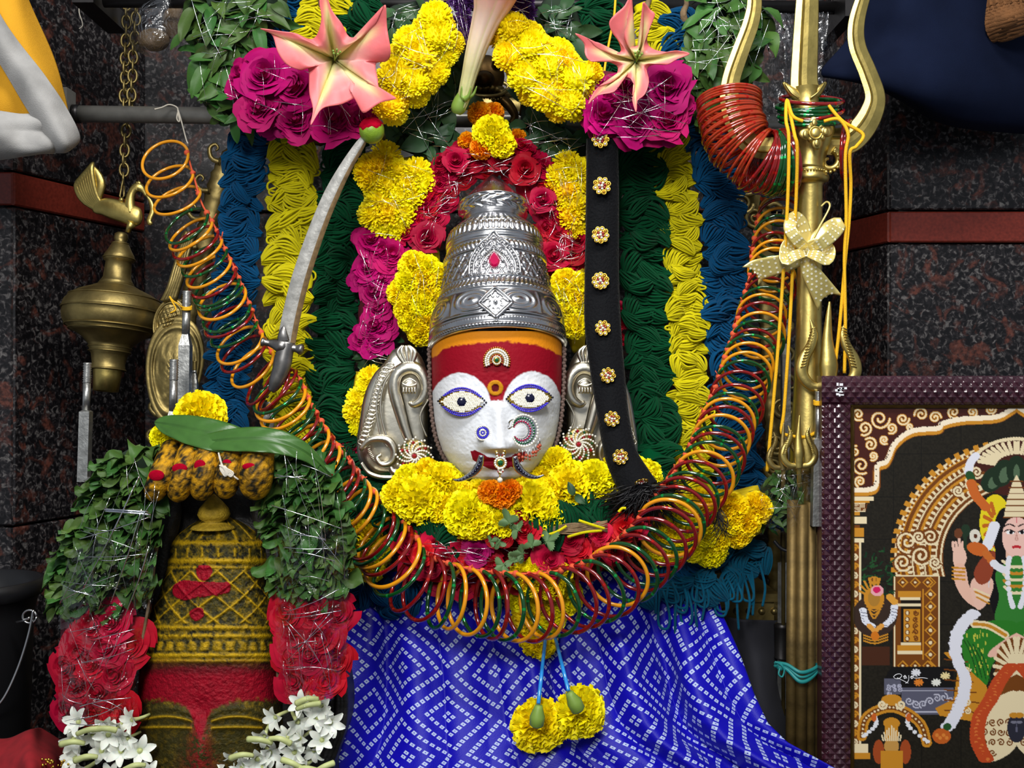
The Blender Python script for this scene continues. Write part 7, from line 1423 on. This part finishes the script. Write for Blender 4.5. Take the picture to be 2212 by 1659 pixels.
ell(2180, 1196, 8, 16, S(238, 190, 168)); ell(2192, 1160, 27, 42, S(246, 200, 186)); ell(2182, 1150, 9, 4.5, S(250, 250, 250)); ell(2184, 1150, 4, 4, S(20, 16, 20)); stk([(2170, 1148), (2180, 1144), (2192, 1149)], 1.3, S(20, 16, 20), 12); stk([(2168, 1138), (2180, 1132), (2192, 1137)], 1.4, S(30, 20, 20), 12); stk([(2189, 1182), (2197, 1180), (2204, 1182)], 3, S(196, 40, 50), 8); ell(2199, 1124, 4, 9, S(214, 60, 90)); stk([(2197, 1150), (2193, 1166), (2197, 1168)], 1.0, S(206, 150, 136))
pol([(2150, 1240), (2176, 1214), (2200, 1210), (2200, 1350), (2150, 1340), (2158, 1290)], S(52, 128, 48), 60); 
for k in range(5): stk([(2166 + k, 1212 + k * 14), (2184, 1224 + k * 14), (2200, 1224 + k * 14)], 3.2, cream if k % 2 == 0 else goldc, 14)
pol([(2058, 1200), (2066, 1182), (2082, 1184), (2088, 1206), (2080, 1224), (2064, 1226)], S(240, 196, 176), 40); 
for k in range(4): stk([(2060 + k * 7, 1188), (2058 + k * 7, 1172 - (k == 2) * 8)], 3, S(240, 196, 176))
pol([(2062, 1222), (2084, 1222), (2096, 1270), (2130, 1290), (2118, 1314), (2086, 1298), (2064, 1262)], S(238, 190, 168), 50); pol([(2096, 1264), (2118, 1240), (2146, 1256), (2134, 1300), (2110, 1316)], S(240, 194, 174), 40)
for y in (1226, 1234, 1242, 1250): stk([(2058, y), (2084, y + 2)], 2, goldc)
for k in range(4): stk([(2104 + k * 2, 1272 + k * 6), (2136, 1286 + k * 6)], 1.8, goldc if k % 2 else cream)
pol([(2132, 1230), (2148, 1180), (2140, 1240), (2136, 1270)], S(214, 220, 230)); ell(2106, 1158, 12, 15, S(228, 222, 206)); ell(2107, 1158, 4, 5, S(90, 50, 30)); ell(2086, 1146, 10, 14, S(34, 54, 36)); stk([(2084, 1156), (2086, 1186)], 4, S(34, 54, 36)); ell(2070, 1152, 9, 11, S(110, 62, 36))
ell(2112, 1186, 24, 14, S(206, 104, 40), .3); pol([(2104, 1236), (2126, 1200), (2150, 1194), (2140, 1250), (2116, 1262)], S(150, 66, 40), 40)
pol([(2076, 1390), (2084, 1366), (2112, 1350), (2150, 1340), (2200, 1350), (2200, 1420), (2160, 1420), (2142, 1440), (2130, 1482), (2104, 1470), (2084, 1430)], S(44, 124, 36), 70)
for k in range(30): cx, cy = r.uniform(2086, 2140), r.uniform(1364, 1460); stk([(cx, cy - 3), (cx, cy + 3)], 1.3, S(196, 196, 70))
for k in range(4): stk([(2078 + k * 12, 1376 + k * 8), (2096 + k * 12, 1410 + k * 10), (2112 + k * 9, 1460 + k * 4)], 1.2, S(24, 80, 24), 12)
stk([(2104, 1348), (2136, 1352), (2172, 1372)], 8, cream, 20); stk([(2104, 1348), (2136, 1352), (2172, 1372)], 3.5, goldc, 20)
pol([(2134, 1414), (2150, 1396), (2200, 1366), (2200, 1392), (2164, 1412), (2142, 1420)], S(240, 190, 168), 40)
# lion seat bits, orange and white garlands
pol([(2038, 1410), (2060, 1406), (2064, 1420), (2130, 1480), (2150, 1540), (2110, 1560), (2030, 1546), (2020, 1530), (2060, 1510), (2070, 1440)], goldc)
for k in range(6): stk([(2040, 1424 + k * 22), (2090 + k * 6, 1430 + k * 22)], 1.5, brown); spiral(2090, 1446 + k * 18, 7, 1.3, k, 1.6, cream)
pol([(2158, 1400), (2200, 1384), (2200, 1500), (2172, 1510), (2150, 1480)], brown, 50); 
for k in range(8): a = 2.6 + k * .28; stk([(2200, 1450), (2200 + 52 * math.cos(a), 1450 + 62 * math.sin(a) - 10)], 4, cream)
pol([(2146, 1520), (2166, 1500), (2200, 1500), (2200, 1600), (2160, 1640), (2120, 1640), (2100, 1590)], cream, 60)
for k in range(14): spiral(2126 + (k % 4) * 18, 1560 + (k // 4) * 22, 8, 1.3, k, 1.5, brown)
ell(2196, 1572, 20, 32, S(44, 44, 56)); ell(2190, 1560, 7, 3, S(120, 120, 136)); stk([(2197, 1562), (2195, 1580)], 1.5, S(100, 100, 120)); ell(2190, 1545, 10, 6, goldc)
for p in cr([(2106, 1324), (2080, 1346), (2066, 1376), (2064, 1410), (2074, 1440), (2086, 1470), (2078, 1510), (2060, 1550), (2046, 1572)], 46): ell(p[0] + r.uniform(-2, 2), p[1], 14, 7, S(232, 232, 242), .3); stk([(p[0] - 12, p[1]), (p[0] - 2, p[1] + 2)], .7, S(170, 170, 190)) 
for p in cr([(2184, 1440), (2160, 1470), (2140, 1510), (2116, 1550), (2112, 1600), (2130, 1640)], 34): ell(p[0], p[1], 17, 8, S(196, 74, 34)); ell(p[0] + r.uniform(-6, 6), p[1], 4, 4, S(224, 120, 56))
ell(2034, 1590, 20, 17, S(196, 96, 34)); ell(2046, 1570, 9, 8, S(40, 84, 40)); 
for k in range(4): ell(2024 + k * 7, 1588 + (k % 2) * 6, 4, 4, S(224, 134, 56))
for p in cr([(2180, 1206), (2176, 1240), (2182, 1290), (2188, 1310)], 14): ell(p[0], p[1], 6, 6, S(236, 236, 244))
for p in cr([(2130, 1196), (2150, 1220), (2166, 1230)], 8): ell(p[0], p[1], 9, 8, S(206, 110, 44) if p[0] < 2144 else S(232, 232, 240))
full = np.concatenate([IM, IM[:, -2::-1]], 1); Xf = np.concatenate([X, 2 * PX1 - X[:, -2::-1]], 1); Yf = np.concatenate([Y, Y[:, -2::-1]], 1)
mb = MB(); nn_ = full.shape[:2]; mb.add(Warr(np.stack([Xf, Yf, np.full(nn_, d + .001)], -1)).reshape(-1, 3), grid_faces(*nn_), 0, np.concatenate([full, np.ones(nn_ + (1,))], -1).reshape(-1, 4)); T.part('print', mb, M['print'], colors=True, smooth=False)
mb = MB(); sg = [[(1930, 1462), (1936, 1457), (1944, 1456), (1948, 1460), (1942, 1466), (1934, 1466), (1930, 1462)], [(1938, 1464), (1950, 1470), (1962, 1476)], [(1951, 1463), (1955, 1459), (1957, 1464), (1953, 1466), (1956, 1460), (1959, 1466)], [(1963, 1459), (1963, 1468), (1960, 1474), (1956, 1476)], [(1966, 1464), (1970, 1460), (1972, 1465), (1968, 1466), (1971, 1461), (1976, 1465), (1992, 1464), (2004, 1466)]]
for p in sg: mb.tube(Warr(cr([(x, y, d + .0014) for x, y in p], 24)), .00032, 4)
T.part('signature', mb, M['ink'])
mb = MB(); 
for k in range(12): mb.box(W(1812 + rnd.uniform(-10, 14), 842 + rnd.uniform(-12, 14), d + .0102), (rnd.uniform(.0006, .002), .0004, rnd.uniform(.0005, .0014)))
T.part('paint_chip', mb, M['ink'], smooth=False, kind='stuff')

# ================================================================ turmeric-smeared stone idol
T = Thing('stone_idol', 'small stone idol with a five-headed cobra hood, smeared with turmeric and red powder', 'idol', Vector((W(450, 0, .12).x, -.12, 0)))
HWt = np.array([(1112, 20), (1122, 44), (1135, 66), (1150, 84), (1165, 97), (1180, 104), (1200, 105), (1222, 106), (1250, 111), (1300, 124), (1350, 134), (1400, 142), (1440, 147), (1500, 151), (1580, 153), (1660, 150), (1760, 134)]); CXt = np.array([(1112, 466), (1200, 466), (1300, 458), (1400, 450), (1500, 446), (1760, 444)])
ny, nx_ = 420, 250; yy = 1112 + (1760 - 1112) * np.linspace(0, 1, ny); uu = np.sin(np.linspace(-1, 1, nx_) * PI / 2); hw = np.interp(yy, HWt[:, 0], HWt[:, 1]); cx = np.interp(yy, CXt[:, 0], CXt[:, 1]) + 6; hw = hw + 10 * sm(1130, 1180, yy); Yg = np.repeat(yy[:, None], nx_, 1); Ug = np.repeat(uu[None], ny, 0); Xg = cx[:, None] + Ug * hw[:, None]; Ag = np.arcsin(np.clip(Ug, -1, 1))
bnd = lambda a, b, e=4: sm(a, a + e, Yg) * (1 - sm(b - e, b, Yg))
rl = np.zeros_like(Yg)
rl += bnd(1118, 1166) * .8 * np.exp(-(np.abs(np.sin(Ag * 8)) / .35) ** 2) + gs(Yg - 1172, 5) * 1.0 + bnd(1182, 1206) * .8 * np.exp(-(np.abs(np.sin(Ag * 10)) / .3) ** 2) + gs(Yg - 1212, 6) * 1.2 + gs(Yg - 1226, 3) * .6
l1 = np.abs(np.sin(Ag * 6.2 + (Yg - 1286) * .060)); l2 = np.abs(np.sin(Ag * 6.2 - (Yg - 1286) * .060)); rl += bnd(1228, 1350, 6) * .9 * np.maximum(np.exp(-(l1 / .20) ** 2), np.exp(-(l2 / .20) ** 2))
rl += gs(Yg - 1356, 5) * .9 + gs(Yg - 1374, 5) * .8 + bnd(1384, 1408) * .9 * np.maximum(0, np.abs(np.sin(Ag * 17)) - .2) + gs(Yg - 1416, 5) * 1.0 + gs(Yg - 1428, 4) * .8
h = rl * 5.0
fx = Xg - 436
h += 34 * gs(fx + 4, 22 + (Yg - 1540) * .05) * sm(1530, 1640, Yg) - 7 * gs(fx, 20) * gs(Yg - 1530, 22)
for ex_ in (358, 512):
    lid = ((Xg - ex_) / 52) ** 2; ey = 1562 + 10 * lid; h += 7 * np.exp(-((Xg - ex_) / 56) ** 2) * gs(Yg - 1556, 24) + 9 * gs(Yg - (ey + 9 - 14 * lid * .6), 3.6) * (lid < 1.1) + 8 * gs(Yg - (1548 + 9 * lid), 3.4) * (lid < 1.1) + 5 * gs(Yg - (1530 + 12 * lid), 7) * (lid < 1.5)
lidm = sum(np.maximum(gs(Yg - (1571 + 1.6 * ((Xg - e_) / 52) ** 2), 3.0), gs(Yg - (1548 + 9 * ((Xg - e_) / 52) ** 2), 2.6)) * (np.abs(Xg - e_) < 56) for e_ in (358, 512))
h += 2.2 * (vn(Xg / 6, Yg / 6, 31) - .5) + 1.4 * (vn(Xg / 2.5, Yg / 2.5, 32) - .5)
Db = np.interp(yy, [1112, 1135, 1180, 1400, 1600, 1760], [.018, .036, .050, .062, .066, .060])[:, None] * np.sqrt(np.maximum(0, 1 - np.abs(Ug) ** 2.4)) + .118 + h * .00036
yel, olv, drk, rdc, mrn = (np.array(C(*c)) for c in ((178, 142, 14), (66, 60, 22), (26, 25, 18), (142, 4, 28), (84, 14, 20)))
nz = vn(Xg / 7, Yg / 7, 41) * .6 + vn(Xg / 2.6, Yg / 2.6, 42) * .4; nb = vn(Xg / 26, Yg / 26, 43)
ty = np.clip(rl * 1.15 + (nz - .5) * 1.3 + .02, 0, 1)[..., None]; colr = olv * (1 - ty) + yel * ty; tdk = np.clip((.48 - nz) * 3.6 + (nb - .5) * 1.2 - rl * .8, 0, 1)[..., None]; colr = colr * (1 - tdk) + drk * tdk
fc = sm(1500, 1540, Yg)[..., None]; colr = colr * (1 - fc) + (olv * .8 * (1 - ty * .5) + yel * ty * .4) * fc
lm_ = np.clip(lidm, 0, 1)[..., None] * .85; colr = colr * (1 - lm_) + yel * lm_
wob = (nz - .5) * 14; red = sm(-5, 5, Yg + wob - (1440 + .0004 * (Xg - 446) ** 2)) * (1 - sm(-6, 6, Yg + wob - (1512 + 22 * gs(fx, 50) + 60 * gs(fx + 4, 16))))
red = np.maximum(red, .75 * sm(1520, 1560, Yg) * gs(fx + 4, 16 + 20 * sm(1560, 1680, Yg)) * (nz > .40)); colr = colr * (1 - red[..., None]) + rdc * red[..., None]
me_ = sm(-14, 0, Yg + wob - 1436) * (1 - sm(0, 14, Yg + wob - 1448)); colr = colr * (1 - .7 * me_[..., None]) + mrn * .7 * me_[..., None]
for poly in ([(424, 1226), (442, 1220), (458, 1228), (454, 1246), (440, 1254), (428, 1248)], [(374, 1266), (392, 1254), (430, 1256), (470, 1258), (494, 1258), (498, 1274), (482, 1284), (430, 1290), (398, 1296), (380, 1290), (372, 1280)], [(410, 1320), (422, 1312), (438, 1316), (440, 1330), (426, 1342), (412, 1334)]):
    m_ = inpoly(Xg + wob * .25, Yg + wob * .25, cr(poly, 40, True)); colr[m_] = rdc; Db = np.where(m_, Db + .0012, Db)
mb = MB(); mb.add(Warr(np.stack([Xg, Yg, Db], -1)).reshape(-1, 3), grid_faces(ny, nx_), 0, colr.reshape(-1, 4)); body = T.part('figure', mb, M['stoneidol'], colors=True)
mb = MB(); v, f = revolve([(.1, 40), (6, 35), (15, 26), (25, 14), (28, 4), (24, -4), (16, -8), (24, -12), (36, -16), (40, -20), (0.1, -22)], 30, Matrix.Translation(W(462, 1116, .150)) @ Matrix.Scale(SP(.15) * 1.25, 4)); mb.add(v, f, 0, C(170, 140, 40)); T.part('knob', mb, M['stoneidol'], colors=True, label='pale turmeric knob on top of the crown')
# back slab and plinth
mb = MB(); out = cr([(330, 1010), (400, 985), (560, 980), (604, 1010), (612, 1150), (640, 1300), (720, 1390), (748, 1480), (750, 1560), (724, 1650), (700, 1760), (250, 1760), (262, 1560), (290, 1350), (318, 1150)], 80, True)
v0 = Warr(np.c_[out, np.full(80, .122)]); v1 = Warr(np.c_[out + (np.array([500, 1380]) - out) * .02, np.full(80, .132)]); v2 = v0.copy(); v2[:, 1] = -.085; mb.add(np.concatenate([v2, v0, v1]), grid_faces(3, 80, False, True) + [tuple(range(160, 240)), tuple(range(80))[::-1]]); T.part('back_slab', mb, M['blackstone'])
for k in range(5): 
    mb = MB(); p = cr([(640 + k * 5, 1330, .128), (700 + k * 7, 1400 + k * 4, .13), (728 + k * 4, 1480, .132), (726 + k * 4, 1570, .132), (690 + k * 5, 1660, .13)], 30); 
    if k % 2 == 0: mb.tube(Warr(p), 7 * SP(.13), 8); T.part('coil', mb, M['blackstone'])
zb = W(0, 1755, .12).z; mb = MB(); mb.box((W(480, 0, .12).x, -.14, zb / 2), (.135, .075, zb / 2)); T.part('plinth', mb, M['blackstone'], smooth=False)
mb = MB()
for x in (362, 570): mb.tube(Warr(cr([(x, 1060, .135), (x + (8 if x < 400 else -4), 1110, .14), (x - (6 if x < 400 else -10), 1180, .135), (x - (20 if x < 400 else -20), 1300, .13)], 20)), 22 * SP(.13), 10)
T.part('serpent_neck', mb, M['blackstone'], kind='stuff')
# cobra heads
def cob(x0, y0, x1, y1, w_, d0):
    p = cr([(x0 + (x0 - x1) * .3, y0 - 22, d0 - .02), (x0, y0, d0), ((x0 + x1) / 2, (y0 + y1) / 2, d0 + .014), (x1, y1, d0 + .012), (x1 - (x0 - x1) * .08, y1 + 9, d0)], 44); ww = np.interp(np.linspace(0, 1, 44), [0, .25, .5, .75, .93, 1], [.92, 1.0, 1.02, .96, .7, .1]) * w_; v, f = tubev(Warr(p), ww * SP(d0), 40)
    n_ = len(v); vn_ = v / .00036; nz_ = vn(vn_[:, 0] / 4 + 500, vn_[:, 2] / 4 + 100, 51) * .5 + vn(vn_[:, 0] / 9 + 500, vn_[:, 2] / 9, 52) * .5; sc = np.abs(np.sin(vn_[:, 0] * .22 + vn_[:, 2] * .16)) * np.abs(np.sin(vn_[:, 0] * .20 - vn_[:, 2] * .18)); c_ = np.clip((nz_ - .5) * 2.4 + .55 - sc * .35, 0, 1)[:, None]
    mb = MB(); mb.add(v, f, 0, drk * (1 - c_) + np.array(C(206, 150, 20)) * c_); return mb, p
dab = [(338, 1027, 17, 12), (388, 1012, 17, 11), (432, 1006, 13, 13), (490, 1002, 11, 10), (540, 1008, 17, 8)]
for k, (x0, y0, x1, y1, w_) in enumerate(((362, 992, 336, 1058, 25), (408, 984, 386, 1058, 26), (448, 978, 436, 1054, 27), (500, 978, 488, 1050, 27), (556, 984, 552, 1046, 36))):
    mb, p = cob(x0, y0, x1, y1, w_, .172); hd = T.part('cobra_head', mb, M['stoneidol'], colors=True); x, y, a, b = dab[k]; dz = float(np.interp(y, p[:, 1], p[:, 2])) + w_ * SP(.17) * 1.02
    mb = MB(); mb.ball(W(x, y, dz), 1, k=14, rings=8, sc=(a * SP(.19), 4 * SP(.19), b * SP(.19))); T.part('kumkum_dab', mb, M['kumkum'], parent=hd)
    mb = MB()
    for sx in (-1, 1): c_ = (x1 + sx * w_ * .5, y1 - 14); mb.tube(Warr([(c_[0] + 6 * math.cos(t), c_[1] + 6 * math.sin(t), .172 + w_ * SP(.17) * 1.15) for t in np.linspace(0, 2 * PI, 14)]), 1.6 * SP(.17), 5)
    T.part('cobra_eyes', MB().add(np.concatenate(mb.v), mb.f, 0, C(206, 150, 20)), M['stoneidol'], colors=True, parent=hd)
for k in range(6):
    mb = MB(); a = rnd.uniform(-.5, .5); mb.tube(Warr(cr([(472, 978, .196), (478, 1000, .198), (476 + k * 4, 1014 + k * 3, .199), (488 + k * 3, 1030 - k * 2, .199), (484 - k * 2, 1006, .199), (500 + k * 3, 1026 + k * 2, .197)], 24)), .0007, 5); T.part('white_thread', mb, M['thread_white'])
mb = MB(); mb.tube(Warr(cr([(300, 1420, .17), (322, 1300, .165), (338, 1190, .155), (346, 1160, .15)], 14)), .0012, 6); T.part('cord', mb, M['nut'])
mb = MB(); mb.tube(Warr(cr([(596, 1180, .15), (598, 1300, .16), (600, 1500, .165)], 14)), .0012, 6); T.part('cord', mb, M['nut'])

# garland of the stone idol
def frills(T, poly, n, size, d, seed, bul=26):
    r = random.Random(seed); a = np.array(poly); x0, y0 = a.min(0); x1, y1 = a.max(0); k = 0; pts = []
    while k < n:
        x, y = r.uniform(x0, x1), r.uniform(y0, y1)
        if not inpoly(np.array(x), np.array(y), poly): continue
        dd, bx, by = segdist(np.array(x), np.array(y), poly, True); h = bul * math.sqrt(min(float(dd) / 50, 1)) * S0; out = Vector((float(bx - x), 0, -float(by - y))).normalized() * (.8 if dd < 26 else .2)
        n_ = Vector((r.uniform(-.28, .28), -.34 + r.uniform(-.22, .22), .92)).normalized(); tip = (CAMV * 1.0 + out + Vector((r.uniform(-.7, .7), 0, -.2))); tip = (tip - n_ * tip.dot(n_)).normalized(); xx = tip.cross(n_)
        sz = size * r.uniform(.75, 1.2) * SP(d); M_ = Matrix.Translation(W(x, y, d + h - .010)) @ Matrix((xx, tip, n_)).transposed().to_4x4() @ Matrix.Diagonal((sz, sz, sz * 1.3, 1)); T.put('leaf', r.choice(FRILL), M_); k += 1
TUB = None
def tuberose_mesh():
    mb = MB(); t = np.linspace(0, 1, 7)
    for k in range(6):
        a = k * PI / 3; v = []
        for i in range(7):
            tt = i / 6; w_ = .20 * math.sin(PI * (.12 + .84 * tt)) ** .7; rr_ = .10 + .62 * tt ** 1.3; z = .34 * math.sin(PI * .62 * tt) + (.03 if k % 2 else 0)
            for q_ in (-1, 0, 1): v.append((rr_ * math.cos(a) - q_ * w_ * math.sin(a), rr_ * math.sin(a) + q_ * w_ * math.cos(a), z + .07 * abs(q_)))
        mb.add(v, grid_faces(7, 3))
    mb.tube([(0, 0, .1), (0, 0, -.25), (.04, 0, -.6), (.12, 0, -1.0)], [.13, .10, .09, .075], 8, mi=1); mb.ball((0, 0, .14), .10, 1)
    return mb.mesh('tuberose', [M['white_petal'], M['palestem']])
TUB = tuberose_mesh()
for side, pl, pr, ptu, lab in ((0, [(212, 1046), (236, 990), (290, 958), (340, 962), (354, 1010), (346, 1100), (332, 1200), (322, 1300), (262, 1320), (180, 1320), (128, 1314), (130, 1250), (150, 1180), (190, 1100)], [(128, 1334), (200, 1316), (262, 1290), (292, 1296), (300, 1400), (292, 1500), (284, 1560), (190, 1566), (136, 1580), (128, 1480)], [(136, 1550), (300, 1540), (306, 1600), (330, 1680), (150, 1690)], 'wrapped leaf, red rose and tuberose garland on the bucket side of the stone idol'),
        (1, [(596, 1010), (616, 966), (660, 958), (700, 985), (726, 1040), (742, 1120), (750, 1200), (746, 1262), (700, 1296), (640, 1292), (600, 1250), (584, 1160), (586, 1080)], [(602, 1292), (660, 1300), (748, 1262), (748, 1400), (724, 1500), (704, 1534), (640, 1524), (604, 1450)], [(560, 1560), (620, 1510), (720, 1500), (724, 1580), (690, 1680), (470, 1690), (450, 1620), (520, 1610)], 'wrapped leaf, red rose and tuberose garland between stone idol and blue silk')):
    T = Thing('wrapped_garland', lab, 'garland', W(220 if side == 0 else 660, 1680, .17)); d = .165
    patch(T, 'leaf_core', pl, d - .02, 20, M['leafcore'], back=.02); frills(T, pl, 200, 56, d + .004, 80 + side)
    patch(T, 'rose_core', pr, d - .014, 22, M['redcore'], back=.02); scatter(T, 'rose', pr, 52, ROSE['coral'] + ROSE['red'][:1], 46, d - .004, 90 + side, bulge=28, tilt=.4, shrink=16, up=.1)
    r = random.Random(5 + side)
    for px, py, dd_, ex, ey in hexpts(ptu, 43, r, .25, 4): T.put('tuberose', TUB, place(W(px, py, d + .012), Vector((r.uniform(-.7, .7), -1, r.uniform(-.7, .5))), r.uniform(0, 6), r.uniform(38, 47) * SP(d)))
    for k in range(6 if side == 0 else 8): px, py, *_ = r.choice(hexpts(ptu, 30, r, .3, 2)); a = r.uniform(-.6, .6) + (PI if r.random() > .5 else 0); mb = MB(); mb.tube(Warr(cr([(px, py, d + .03), (px + 26 * math.cos(a), py + 12 * math.sin(a) - 6, d + .034), (px + 52 * math.cos(a), py + 30 * math.sin(a) - 4, d + .03)], 10)), np.linspace(5, 7, 10) * SP(d), 8); T.part('bud_stem', mb, M['palestem'])
    if side == 0: rows = [[(150, 1190, d + .02), (240, 1160, d + .042), (340, 1180, d + .02)], [(128, 1310, d + .02), (220, 1310, d + .044), (330, 1300, d + .02)], [(126, 1420, d + .018), (214, 1430, d + .040), (304, 1420, d + .018)], [(126, 1560, d + .018), (214, 1570, d + .038), (296, 1560, d + .016)]]
    else: rows = [[(590, 1150, d + .02), (660, 1130, d + .042), (748, 1150, d + .02)], [(594, 1290, d + .02), (670, 1300, d + .044), (754, 1280, d + .02)], [(598, 1400, d + .018), (670, 1410, d + .040), (750, 1400, d + .018)], [(620, 1520, d + .018), (670, 1530, d + .036), (722, 1510, d + .016)]]
    G = loft(rows, 40, 60); G[..., 2] += .004 * (vn(G[..., 0] / 16, G[..., 1] / 22, 61) - .5) * 2; T.part('film', gridmb(G, False), M['film'])
    tinsel(T, pl, d + .042, 26, 100 + side, r=.0005, L=(60, 220), steep=.9); tinsel(T, pr, d + .044, 26, 102 + side, r=.0004, L=(40, 160))
    if side == 0:
        mb = MB()
        for x0, y0, x1, y1 in ((300, 1030, 196, 1240), (290, 1050, 180, 1270), (226, 1100, 320, 1106), (228, 1104, 326, 1112), (322, 1180, 270, 1330), (306, 1100, 240, 1300)): mb.tube(Warr(cr([(x0, y0, d + .044), ((x0 + x1) / 2 + 3, (y0 + y1) / 2, d + .046), (x1, y1, d + .042)], 9)), .0009, 4, flat=.4, fax=(1, 0, 0))
        T.part('film_fold', mb, M['tinsel'], kind='stuff')
# betel leaves over the hood
def bigleaf(name, mid, wid, label, up):
    n, k = 40, 15; c = cr(mid, n); tg = np.gradient(c[:, :2], axis=0); tg /= np.linalg.norm(tg, axis=1)[:, None]; nr = np.stack([-tg[:, 1], tg[:, 0]], 1); t = np.linspace(0, 1, n); w_ = wid * np.sin(PI * np.clip(t, .005, .995) ** .8) ** .8; G = np.zeros((n, k, 3))
    for j in range(k): q_ = 2 * j / (k - 1) - 1; G[:, j] = np.c_[c[:, :2] + nr * (w_ * q_)[:, None], c[:, 2] + up * q_ * w_ * S0 - .002 * np.exp(-(q_ / .08) ** 2) + .0008 * np.sin(t * 40 - abs(q_) * 8) * abs(q_)]
    mb = gridmb(G, False); o = solo(name, mb, M['betel'], label, 'leaf'); solidify(o, .0006)
bigleaf('betel_leaf', [(334, 912, .150), (400, 926, .168), (480, 944, .176), (540, 958, .172), (600, 974, .16)], 34, 'long green betel leaf across the marigold above the cobra hood', .7)
bigleaf('betel_leaf', [(400, 962, .172), (500, 950, .185), (590, 952, .190), (660, 978, .184), (716, 1030, .17)], 27, 'green betel leaf drooping over the wrapped garland beside the bangles', .7)
for x, y, sz, lab in ((434, 900, 60, 'large yellow marigold above the betel leaf'), (352, 944, 30, 'small yellow marigold below the betel leaf tip'), (404, 948, 36, 'yellow marigold tucked between the betel leaves and the shaft')):
    T = Thing('single_marigold', lab, 'flower', W(x, y + sz, .13)); T.put('bloom', MAR[0], place(W(x, y, .138), Vector((0, -1, .35)), 1, sz * SP(.13))); mb = MB(); p = W(x, y, .13); mb.tube([p, p + Vector((0, .018, -.004))], .005, 8); T.part('calyx', mb, M['stem'])
